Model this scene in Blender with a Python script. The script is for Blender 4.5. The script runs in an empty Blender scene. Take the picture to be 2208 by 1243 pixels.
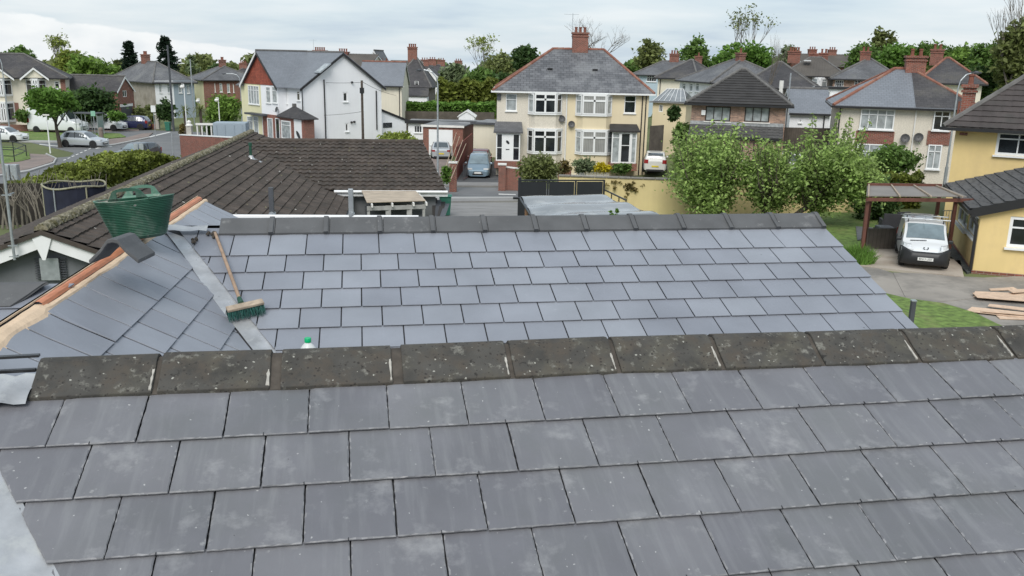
import bpy, bmesh, math, random
import numpy as np
from mathutils import Vector, Matrix
from mathutils.bvhtree import BVHTree
R=math.radians
sc=bpy.context.scene
C=sc.collection
# ---------------------------------------------------------------- camera
FPX=1915.0; TH=R(14.52); RO=R(1.18); CAMZ=9.0
cd=bpy.data.cameras.new('camera'); cam=bpy.data.objects.new('camera',cd); C.objects.link(cam)
cd.sensor_width=36; cd.lens=36*FPX/2208; cd.clip_end=5000; cd.clip_start=.05
_r=Vector((1,0,0)); _u=Vector((0,math.sin(TH),math.cos(TH))); _f=Vector((0,math.cos(TH),-math.sin(TH)))
cr=_r*math.cos(RO)+_u*math.sin(RO); cu=-_r*math.sin(RO)+_u*math.cos(RO)
cam.matrix_world=Matrix.Translation((0,0,CAMZ))@Matrix((cr,cu,-_f)).transposed().to_4x4()
sc.camera=cam
# ---------------------------------------------------------------- sky
SUN=Vector((-.10,-.68,.72)).normalized()
w=bpy.data.worlds.new('World'); sc.world=w; w.use_nodes=True
nt=w.node_tree; nt.nodes.clear()
def N(nt,t,**k):
    n=nt.nodes.new(t)
    for a,b in k.items():
        if a.startswith('i_'): n.inputs[int(a[2:]) if a[2:].isdigit() else a[2:].replace('_',' ')].default_value=b
        else: setattr(n,a,b)
    return n
def ramp(nt,stops,interp='LINEAR'):
    n=nt.nodes.new('ShaderNodeValToRGB'); e=n.color_ramp.elements; n.color_ramp.interpolation=interp
    while len(e)<len(stops): e.new(.5)
    for i,(p,c) in enumerate(stops):
        e[i].position=p; e[i].color=(c,c,c,1) if isinstance(c,(int,float)) else (*c,1)
    return n
lk=nt.links.new
out=N(nt,'ShaderNodeOutputWorld'); sky=N(nt,'ShaderNodeTexSky'); sky.sky_type='NISHITA'; sky.sun_disc=False
sky.sun_elevation=math.asin(SUN.z); sky.sun_rotation=math.atan2(SUN.x,SUN.y)
bg=N(nt,'ShaderNodeBackground'); bg.inputs[1].default_value=.1; lk(sky.outputs[0],bg.inputs[0])
tc=N(nt,'ShaderNodeTexCoord'); sx=N(nt,'ShaderNodeSeparateXYZ'); lk(tc.outputs['Generated'],sx.inputs[0])
ad=N(nt,'ShaderNodeMath',operation='ADD',i_1=.10); lk(sx.outputs[2],ad.inputs[0])
mxz=N(nt,'ShaderNodeMath',operation='MAXIMUM',i_1=.03); lk(ad.outputs[0],mxz.inputs[0])
dx=N(nt,'ShaderNodeMath',operation='DIVIDE'); lk(sx.outputs[0],dx.inputs[0]); lk(mxz.outputs[0],dx.inputs[1])
dy=N(nt,'ShaderNodeMath',operation='DIVIDE'); lk(sx.outputs[1],dy.inputs[0]); lk(mxz.outputs[0],dy.inputs[1])
cb=N(nt,'ShaderNodeCombineXYZ'); lk(dx.outputs[0],cb.inputs[0]); lk(dy.outputs[0],cb.inputs[1])
n1=N(nt,'ShaderNodeTexNoise'); n1.inputs['Scale'].default_value=.42; n1.inputs['Detail'].default_value=6; n1.inputs['Roughness'].default_value=.52
lk(cb.outputs[0],n1.inputs['Vector'])
cr1=ramp(nt,[(.34,(.43,.53,.65)),(.47,(.58,.67,.74)),(.62,(.72,.77,.81)),(.78,(.66,.73,.79))]); lk(n1.outputs[0],cr1.inputs[0])
# cumulus bank near the horizon
mp=N(nt,'ShaderNodeMapping'); mp.inputs['Scale'].default_value=(7,7,16); lk(tc.outputs['Generated'],mp.inputs[0])
n2=N(nt,'ShaderNodeTexNoise'); n2.inputs['Scale'].default_value=2.6; n2.inputs['Detail'].default_value=7; lk(mp.outputs[0],n2.inputs['Vector'])
# mask: noise + bank height falling with elevation and away from the left
s1=N(nt,'ShaderNodeMath',operation='MULTIPLY_ADD',i_1=-40.0,i_2=0.0); lk(sx.outputs[2],s1.inputs[0])
s2=N(nt,'ShaderNodeMath',operation='MULTIPLY_ADD',i_1=-5.7,i_2=-1.47); lk(sx.outputs[0],s2.inputs[0])
s3=N(nt,'ShaderNodeMath',operation='MULTIPLY_ADD',i_1=.9); lk(n2.outputs[0],s3.inputs[0]); lk(s1.outputs[0],s3.inputs[2])
s4=N(nt,'ShaderNodeMath',operation='ADD'); lk(s3.outputs[0],s4.inputs[0]); lk(s2.outputs[0],s4.inputs[1])
cm=ramp(nt,[(.46,0.0),(.56,.85)]); lk(s4.outputs[0],cm.inputs[0])
cc=ramp(nt,[(.3,(.70,.75,.80)),(.6,(.86,.88,.90))]); lk(n2.outputs[0],cc.inputs[0])
m1=N(nt,'ShaderNodeMix',data_type='RGBA'); lk(cm.outputs[0],m1.inputs[0]); lk(cr1.outputs[0],m1.inputs[6]); lk(cc.outputs[0],m1.inputs[7])
bg2=N(nt,'ShaderNodeBackground'); bg2.inputs[1].default_value=.66; lk(m1.outputs[2],bg2.inputs[0])
ms=N(nt,'ShaderNodeMixShader',i_0=.90); lk(bg.outputs[0],ms.inputs[1]); lk(bg2.outputs[0],ms.inputs[2]); lk(ms.outputs[0],out.inputs[0])
sl=bpy.data.lights.new('sun','SUN'); sl.energy=1.5; sl.angle=R(34); sl.color=(1,.965,.91)
so=bpy.data.objects.new('sun',sl); C.objects.link(so); so.rotation_euler=SUN.to_track_quat('Z','Y').to_euler(); so.location=SUN*40+Vector((0,0,20))
sc.view_settings.view_transform='Standard'; sc.view_settings.look='None'; sc.view_settings.gamma=1
sc.view_settings.exposure=.78
sc.cycles.max_bounces=6; sc.cycles.transparent_max_bounces=4
# ---------------------------------------------------------------- rays from the photograph's viewpoint
CP=Vector((0,0,CAMZ))
def ray(px,py): return (_f+cr*((px-1104)/FPX)+cu*((621.5-py)/FPX))
def at(px,py,Y):
    d=ray(px,py); return CP+d*(Y/d.y)
def atz(px,py,z):
    d=ray(px,py); return CP+d*((z-CAMZ)/d.z)
def onp(px,py,o,n):
    d=ray(px,py); return CP+d*((o-CP).dot(n)/d.dot(n))
def sm(t): t=max(0,min(1,t)); return t*t*(3-2*t)
def gz(x,y):
    t=max(0,min(1,(y-31)/29.0))
    zf=2.0*sm((x-6)/16)
    z=2.5*(1-t)+zf*t
    z+=max(0,min(1,(y-105)/160))*(2.2+3.4*sm((x+10)/70))
    if y<18: z=2.5
    if y>235: z-=min(1,(y-235)/500)*60+ (y-235)*.02
    return z
def G(px,py,lo=12,hi=400):
    d=ray(px,py); d=d/d.y; a=lo
    while a<hi:
        p=CP+d*a
        if p.z<=gz(p.x,p.y): break
        a+=.5
    b=a-.5
    for _ in range(12):
        m=(a+b)/2; p=CP+d*m
        if p.z<=gz(p.x,p.y): a=m
        else: b=m
    return CP+d*a
def ppm(Y): return FPX/(Y*.968+1)
# ---------------------------------------------------------------- materials
MT={}
def lin(c):
    return tuple(((v/255+.055)/1.055)**2.4 if v/255>.04045 else v/255/12.92 for v in c)
def mat(name,col,rough=.75,var=.12,vs=2.0,bump=0.0,bs=30,spec=.5,metal=0,coat=0,isl=0.0,pat=None,pa=None,streak=0.0,spots=None,spot2=None,dirt=None,trans=0,glossvar=0,scratch=None):
    m=bpy.data.materials.new(name); m.use_nodes=True; MT[name]=m; t=m.node_tree; L=t.links.new
    b=t.nodes['Principled BSDF']; b.inputs['Roughness'].default_value=rough; b.inputs['Metallic'].default_value=metal
    b.inputs['Specular IOR Level'].default_value=spec; b.inputs['Coat Weight'].default_value=coat; b.inputs['Coat Roughness'].default_value=.06
    tc=N(t,'ShaderNodeTexCoord'); oc=tc.outputs['Object']; uv=tc.outputs['UV']
    ns=N(t,'ShaderNodeTexNoise'); ns.inputs['Scale'].default_value=vs; ns.inputs['Detail'].default_value=5; L(oc,ns.inputs['Vector'])
    lo=tuple(v*(1-var) for v in col); hi=tuple(min(1,v*(1+var)) for v in col)
    rp=ramp(t,[(.3,lo),(.7,hi)]); L(ns.outputs[0],rp.inputs[0]); cur=rp.outputs[0]
    def mix(fac,c2,mode='MIX',k=None):
        nonlocal cur
        n=N(t,'ShaderNodeMix',data_type='RGBA',blend_type=mode)
        if isinstance(fac,(int,float)): n.inputs[0].default_value=fac
        else: L(fac,n.inputs[0])
        L(cur,n.inputs[6])
        if isinstance(c2,tuple): n.inputs[7].default_value=(*c2,1)
        else: L(c2,n.inputs[7])
        cur=n.outputs[2]
    hts=[]
    if pat in('brick','slate','block'):
        br=N(t,'ShaderNodeTexBrick'); bw,bh,mo=pa[:3]
        br.inputs['Scale'].default_value=1; br.inputs['Brick Width'].default_value=bw; br.inputs['Row Height'].default_value=bh
        br.inputs['Mortar Size'].default_value=mo; br.inputs['Mortar Smooth'].default_value=.2; br.inputs['Bias'].default_value=0
        L(uv,br.inputs['Vector'])
        v=pa[4] if len(pa)>4 else .25
        br.inputs['Color1'].default_value=(1-v,1-v,1-v,1); br.inputs['Color2'].default_value=(1+v,1+v*.9,1+v*.8,1); 
        mc=pa[3]; br.inputs['Mortar'].default_value=(1,1,1,1)
        mix(1.0,br.outputs['Color'],'MULTIPLY'); mix(br.outputs['Fac'],mc); hts.append((br.outputs['Fac'],-.01))
    if pat=='tile':
        # courses (saw) across v and rolls across u
        tw,gg,dk=pa[:3]
        sp=N(t,'ShaderNodeSeparateXYZ'); L(uv,sp.inputs[0])
        mv=N(t,'ShaderNodeMath',operation='DIVIDE',i_1=gg); L(sp.outputs[1],mv.inputs[0])
        fr=N(t,'ShaderNodeMath',operation='FRACT'); L(mv.outputs[0],fr.inputs[0])
        mu=N(t,'ShaderNodeMath',operation='MULTIPLY',i_1=2*math.pi/tw); L(sp.outputs[0],mu.inputs[0])
        sn=N(t,'ShaderNodeMath',operation='SINE'); L(mu.outputs[0],sn.inputs[0])
        r1=ramp(t,[(.0,dk),(.10,dk),(.2,1.0),(1,1.0)]); L(fr.outputs[0],r1.inputs[0]); mix(1.0,r1.outputs[0],'MULTIPLY')
        hs=N(t,'ShaderNodeMath',operation='MULTIPLY_ADD',i_1=.5,i_2=.5); L(sn.outputs[0],hs.inputs[0])
        hts.append((hs.outputs[0],.03)); hts.append((fr.outputs[0],-.03))
    if pat=='board':
        sp=N(t,'ShaderNodeSeparateXYZ'); L(uv,sp.inputs[0])
        mv=N(t,'ShaderNodeMath',operation='DIVIDE',i_1=pa[0]); L(sp.outputs[pa[1]],mv.inputs[0])
        fr=N(t,'ShaderNodeMath',operation='FRACT'); L(mv.outputs[0],fr.inputs[0])
        r1=ramp(t,[(.0,pa[2]),(.08,1.0),(.92,1.0),(1,pa[2])]); L(fr.outputs[0],r1.inputs[0]); mix(1.0,r1.outputs[0],'MULTIPLY')
        hts.append((r1.outputs[0],.01))
    if streak:
        mp=N(t,'ShaderNodeMapping'); mp.inputs['Scale'].default_value=(6,6,.35); L(oc,mp.inputs[0])
        n3=N(t,'ShaderNodeTexNoise'); n3.inputs['Scale'].default_value=1.0; n3.inputs['Detail'].default_value=6; L(mp.outputs[0],n3.inputs['Vector'])
        r3=ramp(t,[(.35,1-streak*.35),(.6,1.0)]); L(n3.outputs[0],r3.inputs[0]); mix(1.0,r3.outputs[0],'MULTIPLY')
    for dd_ in ([] if not dirt else dirt if isinstance(dirt,list) else [dirt]):
        c2,sc_,lo_,hi_=dd_
        n4=N(t,'ShaderNodeTexNoise'); n4.inputs['Scale'].default_value=sc_; n4.inputs['Detail'].default_value=8; n4.inputs['Roughness'].default_value=.65; L(oc,n4.inputs['Vector'])
        r4=ramp(t,[(lo_,0.0),(hi_,1.0)]); L(n4.outputs[0],r4.inputs[0]); mix(r4.outputs[0],c2)
    if scratch:
        mp=N(t,'ShaderNodeMapping'); mp.inputs['Scale'].default_value=(22,2.2,1); mp.inputs['Rotation'].default_value=(0,0,.12); L(uv,mp.inputs[0])
        n9=N(t,'ShaderNodeTexNoise'); n9.inputs['Scale'].default_value=1.0; n9.inputs['Detail'].default_value=7; n9.inputs['Roughness'].default_value=.6; L(mp.outputs[0],n9.inputs['Vector'])
        r9=ramp(t,[(scratch[1],0.0),(scratch[2],scratch[3])]); L(n9.outputs[0],r9.inputs[0]); mix(r9.outputs[0],scratch[0])
    for S in (spots,spot2):
        if S:
            c2,sc_,rad,thr=S
            vo=N(t,'ShaderNodeTexVoronoi'); vo.inputs['Scale'].default_value=sc_
            nz=N(t,'ShaderNodeTexNoise'); nz.inputs['Scale'].default_value=sc_*2.5; L(oc,nz.inputs['Vector'])
            va=N(t,'ShaderNodeVectorMath',operation='MULTIPLY_ADD'); va.inputs[1].default_value=(.5/sc_,)*3; L(nz.outputs[1],va.inputs[0]); L(oc,va.inputs[2]); L(va.outputs[0],vo.inputs['Vector'])
            sv=N(t,'ShaderNodeSeparateColor'); L(vo.outputs['Color'],sv.inputs[0])
            # random radius per cell, only some cells
            rr=N(t,'ShaderNodeMath',operation='SUBTRACT',i_1=thr); L(sv.outputs[0],rr.inputs[0])
            rs=N(t,'ShaderNodeMath',operation='MULTIPLY',i_1=rad/(1-thr)); L(rr.outputs[0],rs.inputs[0])
            dd=N(t,'ShaderNodeMath',operation='SUBTRACT'); L(rs.outputs[0],dd.inputs[0]); L(vo.outputs['Distance'],dd.inputs[1])
            r5=ramp(t,[(0.0,0.0),(.03,1.0)]); L(dd.outputs[0],r5.inputs[0]); mix(r5.outputs[0],c2)
    if isl:
        ge=N(t,'ShaderNodeNewGeometry'); r6=ramp(t,[(0,1-isl),(1,1+isl)]); 
        r6.color_ramp.elements[1].color=(1+isl,1+isl,1+isl*.7,1)
        L(ge.outputs['Random Per Island'],r6.inputs[0]); mix(1.0,r6.outputs[0],'MULTIPLY')
    L(cur,b.inputs['Base Color'])
    if glossvar:
        n7=N(t,'ShaderNodeTexNoise'); n7.inputs['Scale'].default_value=vs*1.7; n7.inputs['Detail'].default_value=6; L(oc,n7.inputs['Vector'])
        r7=ramp(t,[(.3,max(0,rough-glossvar)),(.7,min(1,rough+glossvar))]); L(n7.outputs[0],r7.inputs[0]); L(r7.outputs[0],b.inputs['Roughness'])
    prev=None
    if bump:
        n8=N(t,'ShaderNodeTexNoise'); n8.inputs['Scale'].default_value=bs; n8.inputs['Detail'].default_value=6; L(oc,n8.inputs['Vector']); hts.append((n8.outputs[0],bump))
    for o_,h_ in hts:
        bp=N(t,'ShaderNodeBump'); bp.inputs['Strength'].default_value=.9; bp.inputs['Distance'].default_value=abs(h_); bp.invert=h_<0
        L(o_,bp.inputs['Height'])
        if prev: L(prev,bp.inputs['Normal'])
        prev=bp.outputs[0]
    if prev: L(prev,b.inputs['Normal'])
    if trans: 
        b.inputs['Subsurface Weight'].default_value=0
        tr=N(t,'ShaderNodeBsdfTranslucent'); L(cur,tr.inputs[0]); mxs=N(t,'ShaderNodeMixShader',i_0=trans); L(b.outputs[0],mxs.inputs[1]); L(tr.outputs[0],mxs.inputs[2]); L(mxs.outputs[0],t.nodes['Material Output'].inputs[0])
    return m
# ---------------------------------------------------------------- mesh builder
class MB:
    def __init__(s): s.v=[]; s.f=[]
    def add(s,vs,fs):
        b=len(s.v); s.v.extend(Vector(x) for x in vs); s.f.extend([tuple(b+i for i in f) for f in fs]); return s
    def obox(s,o,a,b,c):
        o,a,b,c=Vector(o),Vector(a),Vector(b),Vector(c)
        if a.cross(b).dot(c)<0: a,b=b,a
        vs=[o,o+a,o+a+b,o+b,o+c,o+a+c,o+a+b+c,o+b+c]
        return s.add(vs,[(0,3,2,1),(4,5,6,7),(0,1,5,4),(1,2,6,5),(2,3,7,6),(3,0,4,7)])
    def box(s,c,d,rz=0):
        c=Vector(c); ca,sa=math.cos(rz),math.sin(rz)
        a=Vector((ca,sa,0))*d[0]; b=Vector((-sa,ca,0))*d[1]; e=Vector((0,0,d[2]))
        return s.obox(c-a/2-b/2-e/2,a,b,e)
    def bar(s,p,q,w,h,up=(0,0,1)):
        p,q=Vector(p),Vector(q); d=q-p; u=Vector(up); sd=d.cross(u)
        if sd.length<1e-6: sd=d.cross(Vector((0,1,0)))
        sd=sd.normalized()*w; u=sd.cross(d).normalized()*h
        return s.obox(p-sd/2-u/2,d,sd,u)
    def tube(s,p,q,r0,r1=None,n=8,cap=True):
        p,q=Vector(p),Vector(q); r1=r0 if r1 is None else r1; d=(q-p).normalized()
        a=d.orthogonal().normalized(); b=d.cross(a)
        vs=[];
        for c,r in((p,r0),(q,r1)):
            for i in range(n):
                t=2*math.pi*i/n; vs.append(c+a*math.cos(t)*r+b*math.sin(t)*r)
        fs=[(i,(i+1)%n,n+(i+1)%n,n+i) for i in range(n)]
        if cap: fs+= [tuple(range(n-1,-1,-1)),tuple(range(n,2*n))]
        return s.add(vs,fs)
    def path(s,pts,r,n=6):
        for i in range(len(pts)-1):
            ra=r[i] if isinstance(r,(list,tuple)) else r; rb=r[i+1] if isinstance(r,(list,tuple)) else r
            s.tube(pts[i],pts[i+1],ra,rb,n)
        return s
    def prism(s,pts,vec):
        pts=[Vector(p) for p in pts]; vec=Vector(vec); n=len(pts)
        nm=Vector((0,0,0))
        for i in range(n): nm+=pts[i].cross(pts[(i+1)%n])
        if nm.dot(vec)<0: pts=pts[::-1]
        vs=pts+[p+vec for p in pts]
        return s.add(vs,[tuple(range(n-1,-1,-1)),tuple(range(n,2*n))]+[(i,(i+1)%n,n+(i+1)%n,n+i) for i in range(n)])
    def poly(s,pts): return s.add(pts,[tuple(range(len(pts)))])
    def lathe(s,c,prof,n=16,axis=(0,0,1),sx=1,sy=1):
        c=Vector(c); ax=Vector(axis).normalized()
        if abs(ax.z)>.99: a,b=Vector((1,0,0)),Vector((0,1,0))
        else: a=ax.orthogonal().normalized(); b=ax.cross(a)
        vs=[]
        for r,h in prof:
            for i in range(n):
                t=2*math.pi*i/n; vs.append(c+a*math.cos(t)*r*sx+b*math.sin(t)*r*sy+ax*h)
        m=len(prof); fs=[(j*n+i,j*n+(i+1)%n,(j+1)*n+(i+1)%n,(j+1)*n+i) for j in range(m-1) for i in range(n)]
        fs+=[tuple(range(n-1,-1,-1)),tuple(range((m-1)*n,m*n))]
        return s.add(vs,fs)
    def build(s,name,m,parent=None,world=False,smooth=False,bevel=0,sharp=35):
        me=bpy.data.meshes.new(name)
        vs=s.v
        if world and parent is not None:
            inv=XF[root_of(parent)].inverted(); vs=[inv@x for x in vs]
        me.from_pydata([tuple(x) for x in vs],[],s.f); me.update()
        uvbox(me)
        o=bpy.data.objects.new(name,me); C.objects.link(o)
        me.materials.append(MT[m] if isinstance(m,str) else m)
        if smooth:
            me.polygons.foreach_set('use_smooth',[True]*len(me.polygons)); me.set_sharp_from_angle(angle=R(sharp))
        if bevel:
            b=o.modifiers.new('bevel','BEVEL'); b.width=bevel; b.segments=2; b.limit_method='ANGLE'; b.angle_limit=R(35)
        if parent is not None: o.parent=parent; RT[o]=root_of(parent)
        return o
XF={}; RT={}
def root_of(o): return RT.get(o,o)
def uvbox(me):
    nl=len(me.loops)
    if nl==0: return
    uvl=me.uv_layers.new(name='UVMap')
    co=np.empty(len(me.vertices)*3); me.vertices.foreach_get('co',co); co=co.reshape(-1,3)
    li=np.empty(nl,dtype=np.int32); me.loops.foreach_get('vertex_index',li)
    npoly=len(me.polygons); nm=np.empty(npoly*3); me.polygons.foreach_get('normal',nm); nm=nm.reshape(-1,3)
    lt=np.empty(npoly,dtype=np.int32); me.polygons.foreach_get('loop_total',lt)
    fn=np.repeat(nm,lt,axis=0)
    u=np.stack([-fn[:,1],fn[:,0],np.zeros(nl)],1); l=np.linalg.norm(u,axis=1)
    flat=l<.05; u[flat]=(1,0,0); l[flat]=1; u/=l[:,None]
    v=np.cross(fn,u); v[flat]=(0,1,0)
    p=co[li]; uv=np.stack([(p*u).sum(1),(p*v).sum(1)],1)
    uvl.data.foreach_set('uv',uv.ravel())
def tag(o,label=None,cat=None,group=None,kind=None):
    if label:o['label']=label
    if cat:o['category']=cat
    if group:o['group']=group
    if kind:o['kind']=kind
    return o
def thing(name,label,cat,loc=(0,0,0),rz=0,group=None,kind=None):
    o=bpy.data.objects.new(name,None); C.objects.link(o); o.location=loc; o.rotation_euler=(0,0,rz); o.empty_display_size=.2
    XF[o]=Matrix.Translation(Vector(loc))@Matrix.Rotation(rz,4,'Z')
    return tag(o,label,cat,group,kind)
rnd=random.Random(7)
# ================================================================ materials list
mat('slate_new',(.236,.251,.290),rough=.42,var=.10,vs=2.2,bump=.0012,bs=40,isl=.10,spec=.5,glossvar=.08,dirt=((.36,.38,.42),5,.66,.86),spots=((.10,.10,.11),9,.12,.8))
mat('slate_near',(.150,.150,.165),rough=.44,scratch=((.24,.245,.255),.50,.82,.55),var=.13,vs=2.6,bump=.0035,bs=14,isl=.09,spec=.5,glossvar=.12,dirt=[((.132,.136,.142),1.7,.48,.70),((.30,.30,.31),6,.56,.82),((.36,.36,.36),14,.66,.80)],spots=((.38,.38,.38),40,.16,.80),spot2=((.05,.05,.05),22,.08,.85))
mat('slate_edge',(.22,.22,.228),rough=.9,var=.35,vs=30,bump=.002,bs=90)
mat('underlay',(.035,.036,.04),rough=.8)
mat('ridge_old',(.060,.057,.052),rough=.9,var=.3,vs=8,bump=.003,bs=90,isl=.18,dirt=[((.076,.064,.052),9,.46,.64),((.105,.098,.075),5,.50,.78),((.19,.185,.165),20,.575,.68),((.022,.020,.018),38,.60,.66)],spots=((.36,.355,.32),46,.26,.70),spot2=((.034,.030,.027),62,.36,.45))
mat('ridge_new',(.098,.100,.104),rough=.72,var=.14,vs=5,bump=.002,bs=70,isl=.10,dirt=((.26,.26,.26),6,.60,.80),spots=((.36,.36,.35),24,.14,.88))
mat('mortar',(.40,.38,.34),rough=.95,var=.3,vs=20,bump=.004,bs=90)
mat('mortar_dark',(.07,.06,.05),rough=.95,var=.3,vs=20,bump=.004,bs=60)
mat('lead',(.40,.41,.425),rough=.38,var=.25,vs=6,bump=.012,bs=7,metal=.35,glossvar=.15,dirt=((.50,.51,.50),7,.50,.68),spot2=((.25,.25,.26),20,.15,.6))
mat('cream_foam',(.66,.50,.35),rough=.9,var=.12,vs=9,bump=.006,bs=25)
mat('orange_batten',(.52,.20,.10),rough=.55,var=.16,vs=6,bump=.002,bs=50)
mat('green_rubber',(.012,.072,.043),rough=.55,var=.25,vs=7,bump=.001,bs=60,dirt=((.13,.17,.145),6,.50,.80),spots=((.22,.23,.21),14,.16,.72))
mat('green_pale',(.09,.20,.145),rough=.6,var=.2,vs=9,dirt=((.36,.36,.31),12,.5,.68))
mat('rubber_inside',(.20,.22,.18),rough=.9,var=.35,vs=14,dirt=((.42,.41,.36),10,.45,.6))
mat('wood_handle',(.34,.235,.16),rough=.6,var=.22,vs=14,dirt=((.24,.16,.11),9,.55,.75))
mat('wood_pale',(.40,.32,.24),rough=.7,var=.25,vs=14,dirt=((.22,.18,.14),9,.5,.7))
mat('bristle',(.01,.07,.065),rough=.6,isl=.5,var=.2,vs=30)
mat('plastic_white',(.62,.64,.64),rough=.35,var=.03)
mat('plastic_green',(.0,.42,.16),rough=.35,var=.05)
mat('render_grey',(.16,.17,.18),rough=.85,var=.1,streak=.2)
mat('galv',(.42,.45,.47),rough=.45,metal=.6,var=.15,vs=8)
mat('white_paint',(.78,.79,.79),rough=.5,var=.05,streak=.08)
mat('old_white',(.72,.71,.68),rough=.6,var=.08,streak=.15)
mat('black_plastic',(.018,.018,.02),rough=.35,var=.1)
mat('black_metal',(.02,.022,.027),rough=.4,var=.1)
mat('dark_grey',(.07,.075,.085),rough=.5,var=.15)
mat('render_yellow',(.76,.58,.27),rough=.9,var=.05,vs=.8,bump=.003,bs=60,streak=.07,dirt=((.66,.50,.25),.7,.50,.75))
mat('yellow_wall',(.68,.56,.29),rough=.9,var=.10,vs=.7,bump=.004,bs=30,streak=.10,dirt=((.44,.37,.20),.9,.55,.85))
# ================================================================ the slated building under the camera
class Pl:
    def __init__(s,o,yaw,sl,e=.262):
        y,q=R(yaw),R(sl); s.o=Vector(o)+Vector((0,0,CAMZ)); s.a=Vector((math.cos(y),math.sin(y),0)); s.p=Vector((-math.sin(y),math.cos(y),0))
        s.dn=-s.p*math.cos(q)-Vector((0,0,math.sin(q))); s.n=s.a.cross(-s.dn).normalized(); s.e=e
    def uv(s,u,v,h=0): return s.o+s.a*u+s.dn*v+s.n*h
    def kr(s,k,r,h=0): return s.uv(k*.3,r*s.e,h)
PA=Pl((-1.675,3.122,-1.282),10.5,18.7); PB=Pl((-2.333,7.258,-1.524),9.6,18.0)
PC=Pl((-2.7938,7.1331,-1.5390),96.33,29.04)   # its "down" runs to the right
# PC.p points left (-x): dn = -p*cos -> to the right: as wanted
def clip(poly,lines):
    for (ax,ay,bx,by) in lines:      # keep the left side of a->b
        res=[]; n=len(poly)
        for i in range(n):
            p,q=poly[i],poly[(i+1)%n]
            dp=(bx-ax)*(p[1]-ay)-(by-ay)*(p[0]-ax); dq=(bx-ax)*(q[1]-ay)-(by-ay)*(q[0]-ax)
            if dp>=0: res.append(p)
            if (dp>=0)!=(dq>=0):
                t=dp/(dp-dq); res.append((p[0]+(q[0]-p[0])*t,p[1]+(q[1]-p[1])*t))
        poly=res
        if len(poly)<3: return []
    return poly
def slates(mb,P,krange,rows,lines,seg,jit,gap=.005,off=lambda r:0,cham=.004,hb=.016,special=None,first=None,edgemark=None):
    e=P.e
    for r in rows:
        k0,k1=krange(r) if callable(krange) else krange
        k=math.floor(k0-1)+ (off(r)%1)
        while k<k1:
            w1=1.0
            if special and (r,round(k,2)) in special: w1=special[(r,round(k,2))]
            u0=k*.3+gap/2+rnd.uniform(-1,1)*jit; u1=(k+w1)*.3-gap/2+rnd.uniform(-1,1)*jit
            v0=((r-1)*e-.02) if not(first is not None and r==first) else first*e-1.85*e; v1=r*e+rnd.uniform(-1,1)*jit*1.2
            hh=hb+rnd.uniform(-.0015,.0015)
            tl=rnd.uniform(-.0012,.0012)
            # outline anticlockwise in (u,-v)
            pg=clip([(u0,v0),(u0,v1),(u1,v1),(u1,v0)],lines)
            k+=w1
            if len(pg)<3: continue
            A_=abs(sum(pg[i][0]*pg[(i+1)%len(pg)][1]-pg[(i+1)%len(pg)][0]*pg[i][1] for i in range(len(pg))))/2
            if A_<.0008: continue
            out=[]
            n=len(pg)
            cx=sum(p[0] for p in pg)/n; cy=sum(p[1] for p in pg)/n
            for i in range(n):
                p,q=pg[i],pg[(i+1)%n]; L=math.hypot(q[0]-p[0],q[1]-p[1]); m=max(1,int(L/seg))
                nx,ny=(q[1]-p[1])/max(L,1e-6),-(q[0]-p[0])/max(L,1e-6)
                for j in range(m):
                    t=j/m; jj=rnd.uniform(-1,1)*jit if j else 0
                    out.append((p[0]+(q[0]-p[0])*t+nx*jj,p[1]+(q[1]-p[1])*t+ny*jj))
            def H(u,v): return hh*( .22+.78*max(-.1,(v-(r-1)*e)/e))+tl*(u-cx)/.15
            m=len(out)
            b=[P.uv(u,v,H(u,v)-.007) for u,v in out]
            t1=[P.uv(u,v,H(u,v)-cham*.6-rnd.uniform(0,1)*jit*.6) for u,v in out]
            inn=[]
            for u,v in out:
                d=math.hypot(u-cx,v-cy); c=cham*rnd.uniform(.3,1.5 if jit>.0006 else .5)*1.3/max(d,.02)
                inn.append((u+(cx-u)*c,v+(cy-v)*c))
            t2=[P.uv(u,v,H(u,v)) for u,v in inn]
            # orientation
            ar=sum(out[i][0]*out[(i+1)%m][1]-out[(i+1)%m][0]*out[i][1] for i in range(m))
            fs=[]
            for i in range(m):
                j=(i+1)%m; fs+=[(i,j,m+j,m+i),(m+i,m+j,2*m+j,2*m+i)]
            fs.append(tuple(range(2*m,3*m)))
            if edgemark is not None:
                b0=len(mb.f)
                for i in range(m):
                    if rnd.random()<.4: edgemark.append(b0+2*i+1)
            if ar>0: fs=[tuple(reversed(f)) for f in fs]
            mb.add(b+t1+t2,fs)
            if edgemark is not None and len(pg)==4 and rnd.random()<.7:
                cxx=(u0+u1)/2+rnd.uniform(-.01,.01); f0=len(mb.f); mb.obox(P.uv(cxx-.0012,v1-rnd.uniform(.006,.012),hh-.001),P.a*.0024,P.dn*.014,P.n*.003); hookmark.extend(range(f0,f0+6))
def K2(l,u,v): return l if (l[2]-l[0])*(v-l[1])-(l[3]-l[1])*(u-l[0])>0 else (l[2],l[3],l[0],l[1])
bld=thing('slated_house','low house with new blue-grey slate roofs joined by a lead valley, filling the foreground','house',(0,4,2.5))
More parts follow.
